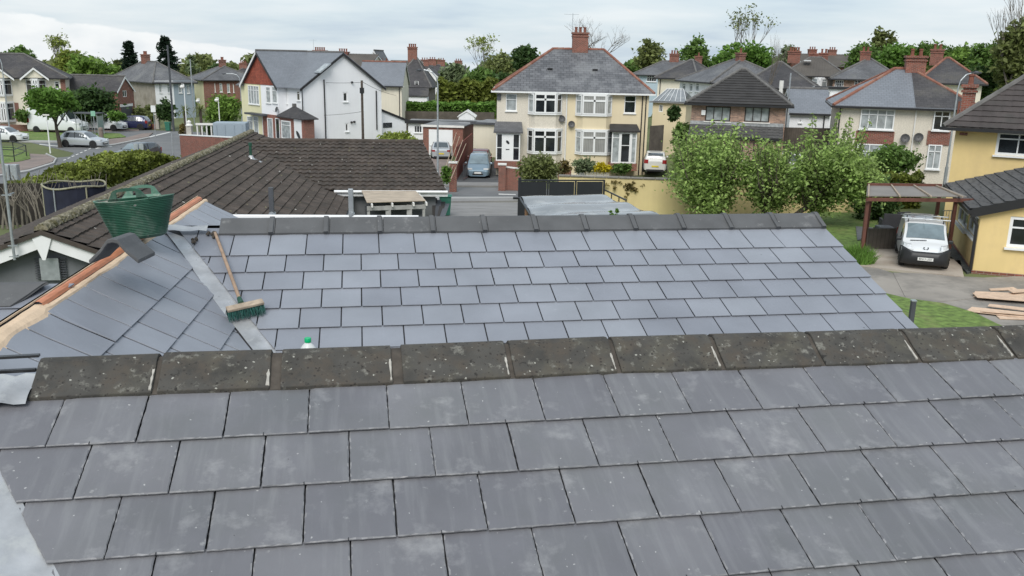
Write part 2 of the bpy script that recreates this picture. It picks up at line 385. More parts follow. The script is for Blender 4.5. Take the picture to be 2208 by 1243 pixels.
# front slope (A)
vbx=.02
va=(-.41*.3,1.36*.262,.52*.3,3.14*.262)
EM=[]; hookmark=[]; mb=MB(); slates(mb,PA,(-3,23),range(1,11),[K2((9,-.62*.262,-9,-.62*.262),1,1),(va[0]+(va[2]-va[0])*8,va[1]+(va[3]-va[1])*8,va[0]-(va[2]-va[0])*8,va[1]-(va[3]-va[1])*8)],.018,.0011,gap=.0045,off=lambda r:(r-1)*.5,first=1,edgemark=EM)
nearroof=mb.build('slate_roof','slate_near',bld,world=True); nearroof.data.materials.append(MT['slate_edge'])
nearroof.data.materials.append(MT['black_plastic'])
for i_ in EM: nearroof.data.polygons[i_].material_index=1
for i_ in hookmark: nearroof.data.polygons[i_].material_index=2
tag(nearroof,'dusty chalk-marked slate slope nearest the viewer')
# back of A and its sheets
mb=MB(); mb.poly([PA.uv(-3,-.10,-.012),PA.uv(7,-.10,-.012),PA.uv(7,3,-.012),PA.uv(-3,3,-.012)][::-1])
bk=Pl((0,0,0),10.5+180,18.7)
ra=[PA.kr(k,-.70,0.0)-Vector((0,0,.03)) for k in(-1.2,23)]
bdn=PA.p*1.25-Vector((0,0,.43))
mb.poly([ra[0],ra[1],ra[1]+bdn,ra[0]+bdn][::-1])
mb.build('roof_underlay','underlay',bld,world=True)
# middle slope (B)
vb=(-1.36*.3+.02,-.19*.262,1.48*.3+.02,6.06*.262)
def K2(l,u,v): return l if (l[2]-l[0])*(v-l[1])-(l[3]-l[1])*(u-l[0])>0 else (l[2],l[3],l[0],l[1])
def ext(l,f): return (l[0]+(l[2]-l[0])*f,l[1]+(l[3]-l[1])*f,l[0]-(l[2]-l[0])*f,l[1]-(l[3]-l[1])*f)
mb=MB(); slates(mb,PB,(-3,17.87),range(1,8),[K2(ext(vb,3),8*.3,3*.262),K2((17.87*.3,5,17.87*.3,-5),8*.3,.3),K2((9,-1.02*.262,-9,-1.02*.262),1,1)],.05,.0004,gap=.009,off=lambda r:(r-1)*.5,cham=.0025,hb=.017,first=1)
r2=mb.build('slate_roof','slate_new',bld,world=True); tag(r2,'long clean slate slope below the new ridge tiles')
mb=MB(); mb.poly([PB.uv(-.95,-.2,-.006),PB.uv(17.8*.3,-.2,-.006),PB.uv(17.8*.3,1.9,-.006),PB.uv(.1,1.9,-.006)][::-1])
rb=[PB.kr(-2,-1.05,0),PB.kr(17.8,-1.05,0)]; bd=PB.p*2.4-Vector((0,0,.8))
mb.poly([rb[0],rb[1],rb[1]+bd,rb[0]+bd][::-1]); mb.build('roof_underlay','underlay',bld,world=True)
# left slope (C): valley line against B
v1=Vector((-2.7938,7.1331,7.461)); v2=Vector((-1.7799,5.8110,6.9825))
def loc2(P,x): d=x-P.o; return d.dot(P.a),d.dot(P.dn)
c1=loc2(PC,v1); c2=loc2(PC,v2)
mb=MB()
def crow(r): return (-13.0,6.2)
# below the B ridge: keep the near/left side of the valley; beyond it the upper rows run on to the far verge
lineV=(c2[0]-(c2[0]-c1[0])*-3,c2[1]-(c2[1]-c1[1])*-3,c1[0],c1[1])
lineV2=(c1[0],c1[1],c2[0]+(c2[0]-c1[0])*3,c2[1]+(c2[1]-c1[1])*3)
far=(6.1*.3,5,5.9*.3,-5)
top=(9,-.55*.262,-9,-.55*.262)
def side(l,u,v): return (l[2]-l[0])*(v-l[1])-(l[3]-l[1])*(u-l[0])
lv=lineV2 if side(lineV2,-8*.3,1*.262)>0 else (lineV2[2],lineV2[3],lineV2[0],lineV2[1])
def keep(l,u,v): return l if side(l,u,v)>0 else (l[2],l[3],l[0],l[1])
tp=keep(top,0,1); fr=keep(far,-3,1)
slates(mb,PC,(-16,8),range(1,9),[lv,tp,fr],.05,.0004,gap=.017,off=lambda r:.54+(r-1)*.5,cham=.0025,hb=.017,first=1)
# far part beyond the B ridge (rows lying past the valley head)
ridgeline=keep((c1[0]+.05,-1,c1[0]+.05+.02,2),6*.3,1)
lv2=(lv[2],lv[3],lv[0],lv[1])
slates(mb,PC,(-2,8),range(1,9),[lv2,tp,fr],.05,.0004,gap=.017,off=lambda r:.54+(r-1)*.5,cham=.0025,hb=.017,first=1)
r3=mb.build('slate_roof','slate_new',bld,world=True); tag(r3,'left slate slope with courses running away beside the lead valley')
mb=MB(); mb.poly([PC.uv(-4.4,-.13,-.006),PC.uv(1.8,-.13,-.006),PC.uv(1.8,.32,-.006),PC.uv(0,0,-.006),PC.uv(c2[0],c2[1],-.01),PC.uv(c2[0]-.6,1.75,-.006),PC.uv(-4.4,1.75,-.006)])
lf=[PC.uv(-4.4,-.26,-.005),PC.uv(1.8,-.26,-.005)]; ld=PC.p*2.6-Vector((0,0,1.95))
mb.poly([lf[0],lf[1],lf[1]+ld,lf[0]+ld]); mb.build('roof_underlay','underlay',bld,world=True)
# lead valley
mb=MB(); n=40
L0=(-1.95,-.75); L1=(1.45,7.0)     # left edge on B, in (k,row)
R0=(-1.20,-.19); R1=(2.05,7.0)
vs=[];fs=[]
for i in range(n+1):
    t=i/n
    for j in range(6):
        s=j/5; k=(L0[0]+(L1[0]-L0[0])*t)*(1-s)+(R0[0]+(R1[0]-R0[0])*t)*s+ .03*math.sin(t*9)*(1 if j in(0,) else 0); r=(L0[1]+(L1[1]-L0[1])*t)*(1-s)+(R0[1]+(R1[1]-R0[1])*t)*s
        vs.append(PB.kr(k,r,.000+.006*(j==0)+.002*math.sin(i*1.7+j)+rnd.uniform(-.001,.001)))
fs=[(i*6+j,i*6+j+1,(i+1)*6+j+1,(i+1)*6+j) for i in range(n) for j in range(5)]
mb.add(vs,[tuple(reversed(f)) for f in fs]); mb.build('lead_valley','lead',bld,world=True,smooth=True)
mb=MB(); # lead saddle where the ridge dies into the slope
vs=[PB.kr(-2.05+.22*i,-.78+.02*i+ (.34 if j else 0)+.03*math.sin(i*2.1),.05+.006*math.sin(i*1.3+j)) for i in range(7) for j in range(2)]
mb.add(vs,[(2*i,2*i+1,2*i+3,2*i+2) for i in range(6)]); mb.build('lead_saddle','lead',bld,world=True,smooth=True)
# front lead valley (bottom left) and apron under the old ridge
mb=MB(); vs=[]; n=26
for i in range(n+1):
    t=i/n; r=-.6+t*11; kv=-.41+(r-1.36)*.5225
    for j in range(7): vs.append(PA.kr(kv-.12*(-.3)-.25*j+.03,r,.002+.03*(j>2)*(j-2)+.005*math.sin(i*2.3+j*1.9)))
mb.add(vs,[(i*7+j,i*7+j+1,(i+1)*7+j+1,(i+1)*7+j) for i in range(n) for j in range(6)])
mb.build('lead_valley','lead',bld,world=True,smooth=True)
mb=MB(); vs=[]
for i in range(8):
    for j in range(6): vs.append(PA.kr(-1.35+i*.135,-.50+.13*j,.030+.010*math.sin(i*2.2)*math.cos(j*1.7)+rnd.uniform(-.004,.004)))
mb.add(vs,[(i*6+j,i*6+j+1,(i+1)*6+j+1,(i+1)*6+j) for i in range(7) for j in range(5)]); mb.build('lead_apron','lead',bld,world=True,smooth=True)
mb=MB(); mb.bar(PA.kr(-1.9,-.56,.03),PA.kr(-.45,-.60,.03),.018,.012); mb.bar(PA.kr(-1.9,-.80,.05),PA.kr(-.45,-.85,.05),.022,.01); mb.build('flashing_edge','black_plastic',bld,world=True)
# box gutter between the front roof and the middle roof
mb=MB(); q0=PA.o+PA.a*(-.6)+PA.p*1.40+Vector((0,0,-1.3)); mb.obox(q0,PA.a*7.0,PA.p*1.75,Vector((0,0,.06))); mb.build('box_gutter','dark_grey',bld,world=True)
# ridge tiles
def ridge_tile(mb,o,a,p,L,half=.19,rise=.094,th=.02,collar=None,mit=0):
    pr=[(-half,-rise),(-half*.5,-rise*.47),(-.03,-.004),(0,.003),(.03,-.004),(half*.5,-rise*.47),(half,-rise)]
    o=Vector(o); Z=Vector((0,0,1))
    def ring(u,ex,dm=0): return [o+a*(u+dm*abs(x)/half)+p*x*(1+ex*.12)+Z*(z+ex*.012) for x,z in pr]+[o+a*(u+dm*abs(x)/half)+p*x*.97+Z*(z-th) for x,z in reversed(pr)]
    rg=[ring(0,0),ring(L,0,mit)]
    if collar=='end': rg=[ring(0,0),ring(L-.05,0),ring(L-.048,1),ring(L-.012,1),ring(L-.008,0),ring(L,0)]
    m=14; vs=[v for r_ in rg for v in r_]; fs=[]
    for i in range(len(rg)-1):
        for j in range(m): fs.append((i*m+j,i*m+(j+1)%m,(i+1)*m+(j+1)%m,(i+1)*m+j))
    b=(len(rg)-1)*m
    fs+=[tuple(range(m-1,-1,-1)),tuple(b+i for i in range(m))]
    fs=[tuple(reversed(f)) for f in fs] if a.cross(p).z<0 else fs
    mb.add(vs,fs)
ks=[-.42,1.10,2.63,4.23,5.75,7.27,8.81,10.35,11.9,13.49,15.0,16.5,18.0]
rws=[-.01,-.03,0,-.02,-.03,-.05,-.01,.03,.06,.10,.14,.16,.18]
for i in range(len(ks)-1):
    g=.012+ (.03 if i in(1,2) else .008)
    o=PA.kr(ks[i],rws[i]*.6,.018)+PA.p*.18+Vector((0,0,.089+rnd.uniform(-.003,.003))); o2=PA.kr(ks[i+1],rws[i+1]*.6,.018)+PA.p*.18+Vector((0,0,.089))
    d=(o2-o); L=d.length-g; d.normalize(); mb=MB(); ridge_tile(mb,o+Vector((0,0,rnd.uniform(-.002,.004))),d,PA.p,L,half=.18,rise=.089,th=.024)
    t=mb.build('ridge_tile','ridge_old',bld,world=True,bevel=.004)
    mb=MB(); gg=o2-d*(g+.006)
    ridge_tile(mb,gg-Vector((0,0,.012)),d,PA.p,g+.012,half=.176,rise=.087,th=.02); mb.build('joint_mortar','mortar_dark',bld,world=True)
    # ragged pale bedding left along one side of the joint
    if i in(0,1,2,3,4,5,7,8):
        mb=MB(); vs=[]; nn=13; w0=.006 if i<3 else .0045
        for q in range(nn):
            x=-.172+.165*q/(nn-1); ww=w0*rnd.uniform(.3,1.5)
            c=gg+PA.p*x+Vector((0,0,x*.49+.005)); vs+=[c-d*ww,c+d*ww*.7,c+d*ww*.7-Vector((0,0,.012)),c-d*ww-Vector((0,0,.012))]
        mb.add(vs,[(4*q+a_,4*q+(a_+1)%4,4*q+4+(a_+1)%4,4*q+4+a_) for q in range(nn-1) for a_ in range(4)]+[(3,2,1,0),(4*nn-4,4*nn-3,4*nn-2,4*nn-1)])
        mb.build('bedding_mortar','mortar',bld,world=True)
for i in range(12):
    k0=-.42+1.525*i
    o=PB.kr(k0,-.33,.02)+PB.p*.19+Vector((0,0,.098)); mb=MB(); ridge_tile(mb,o,(PB.a+Vector((0,0,rnd.uniform(-.004,.004)))).normalized(),PB.p,.4575-.004,half=.19,rise=.094,collar='end')
    mb.build('ridge_tile','ridge_new',bld,world=True,bevel=.003)
mb=MB(); mb.obox(PB.kr(-.42,-.52,.0)+PB.p*.0,PB.a*5.45,PB.p*.25,Vector((0,0,.02)));mb.build('ridge_batten','underlay',bld,world=True)
# batten and foam along the left ridge
def strip(P,k0,k1,ra,rb,h,jit,seed,n=70,hump=.02):
    rr=random.Random(seed); vs=[]
    j0=j1=0
    for i in range(n+1):
        k=k0+(k1-k0)*i/n; j0=j0*.7+rr.uniform(-1,1)*jit; j1=j1*.7+rr.uniform(-1,1)*jit
        a0=(ra(k) if callable(ra) else ra)+j0; b0=(rb(k) if callable(rb) else rb)+j1
        for j in range(4):
            s=j/3; vs.append(P.kr(k,a0*(1-s)+b0*s,h+hump*math.sin(math.pi*(.15+.7*s))+rr.uniform(-.002,.002)-(.008 if j in(0,3) else 0)))
    return vs,[(i*4+j,(i+1)*4+j,(i+1)*4+j+1,i*4+j+1) for i in range(n) for j in range(3)]
mb=MB(); mb.add(*strip(PC,-14,6.2,lambda k:-.86 if k<-7.3 else -.70,lambda k:-.50+.02*math.sin(k*3)+(.05+.07*max(0,math.sin(k*3.1)) if k<-7.6 else 0),.002,.010,3,hump=.008)); mb.build('foam_strip','cream_foam',bld,world=True)
mb=MB(); mb.add(*strip(PC,-7.3,6.0,-.90,-.70,.010,.003,5,n=40,hump=.006)); mb.build('ridge_roll','orange_batten',bld,world=True)
mb=MB(); mb.add(*strip(PC,-14,6.1,-.95,-.90,.004,.003,6,n=60,hump=.004)); mb.build('foam_strip','cream_foam',bld,world=True)
# lumps of mortar near the valley head
for k,r,s in((-1.02,.10,.03),(-.62,-.28,.034),(-.55,-.18,.026)):
    mb=MB()
    for q in range(5): mb.lathe(PB.kr(k+rnd.uniform(-.1,.1),r+rnd.uniform(-.12,.12),.02),[(.0,-.01),(s*.5,.0),(s*.45,.012),(.004,.02)],7)
    mb.build('mortar_lump','mortar_dark',bld,world=True)
# wing to the left: ridge tiles and slates
dD=PB.a; zr=9-1.40
dr=atz(70,612,zr); PD=Pl((0,0,0),9.6,18.0); PD.o=dr-PD.p*.19-Vector((0,0,.112))
def kd(px,py): 
    x=onp(px,py,PD.o,PD.n); return (x-PD.o).dot(PD.a)/.3,(x-PD.o).dot(PD.dn)/.262
mb=MB(); ke=kd(104,643)[0]; dA=kd(92,660); dB=kd(0,724)
slates(mb,PD,(-9,ke+4.5),range(0,8),[keep((dA[0]*.3,dA[1]*.262,dB[0]*.3,dB[1]*.262),dB[0]*.3-1.5,.6)],.05,.0004,gap=.009,off=lambda r:kd(53,650)[0]+(r-1)*.5,cham=.0025,hb=.017)
r4=mb.build('slate_roof','slate_new',bld,world=True); tag(r4,'small slate slope of the left wing behind the unfinished ridge')
ks2=[ke-.12-1.5*i for i in range(7)]
for i,k in enumerate(ks2[1:]):
    o=PD.kr(k,-.02,.02)+PD.p*.19+Vector((0,0,.1)); mb=MB()
    if i==0: ridge_tile(mb,o,-PD.a,-PD.p,-.45,half=.19,rise=.094,mit=0) if False else ridge_tile(mb,o,PD.a,PD.p,.47,half=.19,rise=.094,mit=-.16)
    else: ridge_tile(mb,o,PD.a,PD.p,.45,half=.19,rise=.094,collar='end')
    mb.build('ridge_tile','ridge_new',bld,world=True,bevel=.003)
# walls
def gable_vol(mb,P,k0,k1,rowE,ridge_row,drop,depthback,zb):
    f=P.kr(0,rowE,-.03); r_=P.kr(0,ridge_row,-.03); hd=(r_-f); up=Vector((0,0,1))
    b=r_+P.p*depthback-up*drop
    A0=P.a*(k0*.3); pts=[Vector((f.x,f.y,zb)),f,r_,b,Vector((b.x,b.y,zb))]
    mb.prism([q+A0+P.p*0 for q in pts],P.a*((k1-k0)*.3))
mb=MB(); gable_vol(mb,PA,2.2,22,9,-.75,.5,1.15,2.3); gable_vol(mb,PB,-1,17.6,7.4,-1.0,.85,2.3,2.3)
mb.build('wall','render_grey',bld,world=True)
mb=MB(); cA=PC.uv(-4.3,-.25,-.04); mb.prism([cA+PC.p*-1.1-Vector((0,0,.62)),cA,cA+PC.p*2.3-Vector((0,0,1.8)),Vector(((cA+PC.p*2.3).x,(cA+PC.p*2.3).y,2.3)),Vector(((cA-PC.p*1.1).x,(cA-PC.p*1.1).y,2.3))],PC.a*6.1)
mb.build('wall','render_grey',bld,world=True)
# ---------------------------------------------------------------- loose things on the roof
# loose ridge tile: solve its height so that it is 0.45 m long
q0=at(241,516,5.45); q1=at(279,503,5.87); d=(q1-q0).normalized(); pp=Vector((-d.y,d.x,0)).normalized()
mb=MB(); ridge_tile(mb,q0,d,pp,.45,half=.15,rise=.135,th=.026)
lt=thing('ridge_tile','loose grey ridge tile lying on the roof edge in front of the green tub','ridge tile',q0)
mb.build('tile_body','ridge_new',lt,world=True,bevel=.004)
# tub
YB=6.75; bc=at(303,512,YB); rc=at(285,433,YB-.02)
ax=(rc-bc); ax=(ax+Vector((0,.04,0))).normalized()
xr=(at(368,418,YB)-at(200,468,YB)).normalized(); xr=(xr-ax*xr.dot(ax)).normalized(); yr=ax.cross(xr)
tub=thing('garden_tub','flexible green rubber tub with two handles perched on the unfinished roof edge','tub',bc)
Ht=(rc-bc).length*1.02
def TR(x,y,h): return bc+xr*x+yr*y+ax*h
def tubring(mb,prof,n=48,flip=False):
    vs=[]
    for (rx,ry,h) in prof:
        for i in range(n):
            t=2*math.pi*i/n; c,s=math.cos(t),math.sin(t)
            c=abs(c)**.9*(1 if c>=0 else -1)
            vs.append(TR(rx*c,ry*s,h+ (0.006*(math.cos(2*t)) if h>Ht*.97 else 0)))
    m=len(prof); fs=[(j*n+i,j*n+(i+1)%n,(j+1)*n+(i+1)%n,(j+1)*n+i) for j in range(m-1) for i in range(n)]
    mb.add(vs,[tuple(reversed(f)) for f in fs] if flip else fs)
prof=[(.02,.02,0),(.17,.15,.0),(.195,.165,.012)]
m=66
for i in range(m+1):
    t=i/m; h=.02+t*(Ht-.02); rb=(i%3); e=.0045 if rb==1 else 0
    prof.append((.20+.098*t+e,.168+.045*t+e,h))
mb=MB(); tubring(mb,prof); mb.build('tub_body','green_rubber',tub,world=True,smooth=True,sharp=50)
mb=MB(); pin=[(.01,.01,.012),(.18,.155,.014)]+[(.192+.098*t,.160+.045*t,.02+t*(Ht-.02)) for t in[0,.2,.4,.6,.8,.99]]
tubring(mb,pin,flip=True); mb.build('tub_inside','rubber_inside',tub,world=True,smooth=True)
mb=MB(); tubring(mb,[(.298,.213,Ht),(.304,.219,Ht+.003),(.304,.219,Ht+.008),(.288,.203,Ht+.008),(.288,.203,Ht)]); mb.build('rim','green_pale',tub,world=True)
for sgn,mt in((-1,'green_rubber'),(1,'green_pale')):
    mb=MB(); pts=[]; xo=.035 if sgn<0 else -.02
    # flat hand-hold: broad base web with a slot, arched top
    def hp(x,h): 
        yb=.205*math.sqrt(max(0,1-(x/.3)**2)); return TR(x+xo,sgn*(yb+.004),Ht+h)
    xs=[-.165,-.13,-.10,-.05,0,.05,.10,.13,.165]; topv=[.0,.03,.075,.092,.095,.092,.075,.03,.0]
    inn=[(-.075,.028),(-.075,.062),(-.04,.070),(0,.072),(.04,.070),(.075,.062),(.075,.028)]
    th=yr*(-sgn)*.010
    def slab(a,b,c,d2):
        mb.add([a,b,c,d2,a+th,b+th,c+th,d2+th],[(0,1,2,3),(7,6,5,4),(0,4,5,1),(1,5,6,2),(2,6,7,3),(3,7,4,0)])
    slab(hp(-.165,0),hp(.165,0),hp(.145,.02),hp(-.145,.02))
    slab(hp(-.145,.02),hp(-.075,.02),hp(-.075,.066),hp(-.108,.072)); slab(hp(.075,.02),hp(.145,.02),hp(.108,.072),hp(.075,.066))
    ar=[-.108,-.075,-.04,0,.04,.075,.108]; bo=[.07,.066,.070,.072,.070,.066,.07]; tp_=[.074,.088,.094,.096,.094,.088,.074]
    for i in range(6): slab(hp(ar[i],bo[i]),hp(ar[i+1],bo[i+1]),hp(ar[i+1],tp_[i+1]),hp(ar[i],tp_[i]))
    mb.build('handle',mt,tub,world=True)
# broom
b0=onp(464,503,PB.o+PB.n*.045,PB.n); b1=onp(519,652,PB.o+PB.n*.10,PB.n)
br=thing('broom','yard broom with worn wooden handle and green bristles lying on the middle slate slope','broom',b1)
mb=MB(); mb.path([b0,b0+(b1-b0)*.33+PB.n*.004,b0+(b1-b0)*.66+PB.n*.003,b1],[.0125,.0135,.0135,.0135],12); mb.build('handle','wood_handle',br,world=True,smooth=True)
h0=onp(489,671,PB.o+PB.n*.085,PB.n); h1=onp(568,653,PB.o+PB.n*.085,PB.n); hx=(h1-h0); hl=hx.length; hx.normalize(); hy=PB.n.cross(hx)
mb=MB(); mb.obox(h0-hy*.03,hx*hl,hy*.06,PB.n*.022); mb.build('head','wood_pale',br,world=True,bevel=.005)
mb=MB(); mb.tube(b1+(b1-b0).normalized()*.02,b1-(b1-b0).normalized()*.06,.022,.017,10); mb.build('socket','green_rubber',br,world=True,smooth=True)
mb=MB()
for i in range(22):
    for j in range(5):
        o=h0+hx*(hl*(i+.5)/22)+hy*(-.024+.012*j)
        for q in range(4):
            e=o+hx*rnd.uniform(-.012,.014)+hy*(-.028+.010*j+rnd.uniform(-.012,.012))*1.2-PB.n*(.062+rnd.uniform(-.006,.004))
            mb.tube(o+hx*rnd.uniform(-.003,.003),e,.0028,.0012,4,cap=False)
mb.build('bristles','bristle',br,world=True)
# bottle in the box gutter
bp=at(664,741,5.32); zb=bp.z-.262
bo=thing('plastic_bottle','white plastic bottle with green cap standing behind the mossy ridge','bottle',(bp.x,bp.y,zb))
mb=MB(); mb.lathe((0,0,0),[(.055,0),(.062,.01),(.062,.19),(.058,.215),(.035,.25),(.018,.268),(.018,.28)],20); mb.build('bottle_body','plastic_white',bo,smooth=True)
mb=MB(); mb.lathe((0,0,.272),[(.021,0),(.021,.024),(.019,.027)],20); mb.build('cap','plastic_green',bo,smooth=True)
# ================================================================ ground
mat('grass',(.12,.185,.042),rough=.95,var=.45,vs=5,bump=.03,bs=9,dirt=((.22,.22,.09),.8,.52,.75))
mat('ground',(.11,.13,.05),rough=.95,var=.35,vs=.12,bump=.02,bs=3)
mat('asphalt',(.150,.155,.160),rough=.85,var=.12,vs=.4,bump=.004,bs=30,dirt=((.20,.20,.20),.25,.5,.75))
mat('asphalt_dark',(.075,.078,.082),rough=.85,var=.15,vs=.6,bump=.004,bs=30,dirt=((.12,.12,.12),.5,.5,.75))
mat('pavement',(.24,.235,.23),rough=.9,var=.12,vs=.6,bump=.003,bs=30,dirt=((.16,.155,.15),.7,.5,.75))
mat('pavement_pink',(.23,.185,.165),rough=.9,var=.12,vs=.6,bump=.003,bs=30,dirt=((.16,.14,.13),.7,.5,.75))
mat('kerb',(.36,.36,.35),rough=.9,var=.12,vs=2)
mat('road_paint',(.62,.62,.60),rough=.8,var=.15,vs=3)
mat('concrete_yard',(.29,.265,.235),rough=.9,var=.14,vs=.5,bump=.004,bs=20,dirt=((.12,.115,.105),.55,.44,.70),streak=0)
mat('concrete_pale',(.40,.35,.295),rough=.9,var=.10,vs=.7,bump=.004,bs=20,dirt=((.26,.21,.16),.8,.50,.75))
mat('paving_dark',(.12,.13,.14),rough=.8,var=.1,vs=2,pat='block',pa=(.6,.6,.012,(.05,.05,.05),.15))
mat('slate_chips',(.06,.068,.072),rough=.7,var=.5,vs=6,bump=.02,bs=20)
GS=2.0
def cutgrid(bm,x0,x1,y0,y1,st):
    for ax,lo,hi in((0,x0,x1),(1,y0,y1)):
        q=math.ceil(lo/st)*st
        while q<hi:
            co=[0,0,0]; no=[0,0,0]; co[ax]=q; no[ax]=1
            bmesh.ops.bisect_plane(bm,geom=bm.verts[:]+bm.edges[:]+bm.faces[:],plane_co=co,plane_no=no); q+=st
def patch(name,pts,m,lift,px=True,label=None,kind='structure',cat=None,thick=.12,parent=None,group=None):
    P=[G(*p) if px else Vector((p[0],p[1],0)) for p in pts]
    bm=bmesh.new(); f=bm.faces.new([bm.verts.new((p.x,p.y,0)) for p in P]); f.normal_update()
    if f.normal.z<0: f.normal_flip()
    bmesh.ops.triangulate(bm,faces=bm.faces[:])
    xs=[p.x for p in P]; ys=[p.y for p in P]
    cutgrid(bm,min(xs),max(xs),min(ys),max(ys),GS)
    for v in bm.verts: v.co.z=gz(v.co.x,v.co.y)+lift
    # skirt
    be=[e for e in bm.edges if len(e.link_faces)==1]
    r=bmesh.ops.extrude_edge_only(bm,edges=be); 
    for v in [g for g in r['geom'] if isinstance(g,bmesh.types.BMVert)]: v.co.z-=thick
    me=bpy.data.meshes.new(name); bm.to_mesh(me); bm.free(); uvbox(me); me.materials.append(MT[m])
    o=bpy.data.objects.new(name,me); C.objects.link(o); tag(o,label,cat,group,kind)
    return o
xs=sorted(set([-1500,-700,-400,-250]+[x for x in range(-160,161,2)]+[250,400,700,1500]))
ys=sorted(set([-400,-100,-30]+[y for y in range(0,281,2)]+[340,450,700,1200,2500]))
vs=[(x,y,gz(x,y)-.03) for y in ys for x in xs]; nx=len(xs)
fs=[(j*nx+i,j*nx+i+1,(j+1)*nx+i+1,(j+1)*nx+i) for j in range(len(ys)-1) for i in range(nx-1)]
mb=MB(); mb.add(vs,fs); g=mb.build('ground','ground'); tag(g,kind='structure')
# road in front of the cream pair, running behind the bungalow to the junction on the left
patch('road',[(-20,372),(80,344),(150,338),(160,330),(60,306),(0,300),(-60,298),(-60,289),(60,291),(0,284),(-60,270),(300,280),(400,284),(560,290),(700,318),(900,360),(960,404),(1130,405),(1500,409),(2300,420),(2300,436),(1500,432),(1117,431),(930,432),(800,470),(380,400),(330,352),(240,368),(130,420),(-20,420)],'asphalt',.0)
road_line=lambda pts,n: patch(n,pts,'road_paint',.012,thick=.01)
patch('pavement',[(926,431),(1117,430),(1117,437),(926,439)],'pavement',.12)
patch('kerb',[(926,429.5),(1117,428.5),(1117,431.5),(926,432.5)],'kerb',.125)
patch('pavement',[(955,396),(1130,397),(1130,404),(950,403)],'pavement',.10)
patch('driveway',[(985,352),(1078,350),(1080,397),(985,397)],'asphalt_dark',.06)
patch('driveway',[(915,340),(968,336),(975,358),(965,397),(935,397)],'pavement_pink',.05)
patch('yard_paving',[(926,439),(1117,438),(1117,480),(880,480)],'pavement',.03)
road_line([(1075,418.5),(1112,419.5),(1112,421),(1075,420)],'road_marking')
# left junction
patch('grass_island',[(18,286),(60,284),(258,290),(272,297),(230,301),(205,308),(130,306),(18,304)],'grass',.10)
patch('pavement',[(205,309),(232,302),(275,298),(305,290),(330,288),(320,296),(250,312),(222,318)],'pavement_pink',.08)
patch('kerb',[(20,304),(130,306),(212,317),(250,312),(322,297),(322,299),(250,314),(212,320),(130,309),(20,307)],'kerb',.11)
patch('pavement',[(-60,283),(20,283),(55,282),(300,280),(300,283),(55,285),(-60,288)],'pavement_pink',.08)
patch('grass_verge',[(-40,318),(30,318),(62,332),(66,345),(40,352),(-40,360)],'grass',.12)
patch('pavement',[(64,334),(98,336),(118,345),(112,352),(60,368),(-40,384),(-40,360),(40,352),(66,346)],'pavement_pink',.10)
patch('kerb',[(98,335),(119,344),(114,353),(62,369),(-40,386),(-40,389),(64,372),(117,355),(123,344),(100,333)],'kerb',.12)
road_line([(85,311),(126,315),(126,316.5),(85,312.5)],'road_marking')
for i in range(7): road_line([(136+9*i,346-4.0*i),(141+9*i,344.2-4.0*i),(143+9*i,344.8-4.0*i),(138+9*i,346.8-4.0*i)],'road_marking')
road_line([(205,320),(240,315),(242,316.5),(207,321.5)],'road_marking')
road_line([(300,300),(365,285),(368,286),(303,301.5)],'road_marking')
# right yard
patch('concrete_yard',[(1830,560),(1925,590),(2120,600),(2400,590),(2400,900),(1900,1000),(1700,700)],'concrete_yard',.02)
patch('concrete_pad',[(1815,560),(1895,532),(2070,565),(2078,600),(1960,588),(1850,575)],'concrete_pale',.05)
patch('concrete_yard',[(1925,590),(1990,592),(2140,608),(2160,640),(1960,660)],'concrete_yard',.035)
patch('lawn',[(1740,455),(1895,470),(1880,520),(1850,545),(1800,560),(1740,560)],'grass',.06)
patch('lawn',[(1400,452),(1470,455),(1470,475),(1380,475)],'grass',.06)
patch('lawn',[(1900,636),(1960,650),(2035,660),(2100,680),(2150,705),(2300,760),(1700,900)],'grass',.08)
patch('patio',[(1875,500),(2010,494),(2020,530),(1890,537),(1870,525)],'paving_dark',.09)
patch('patio',[(1845,493),(1882,496),(1880,520),(1848,523)],'paving_dark',.10)
patch('slate_chip_bed',[(2040,520),(2062,530),(2105,585),(2085,590),(2046,553)],'slate_chips',.05)
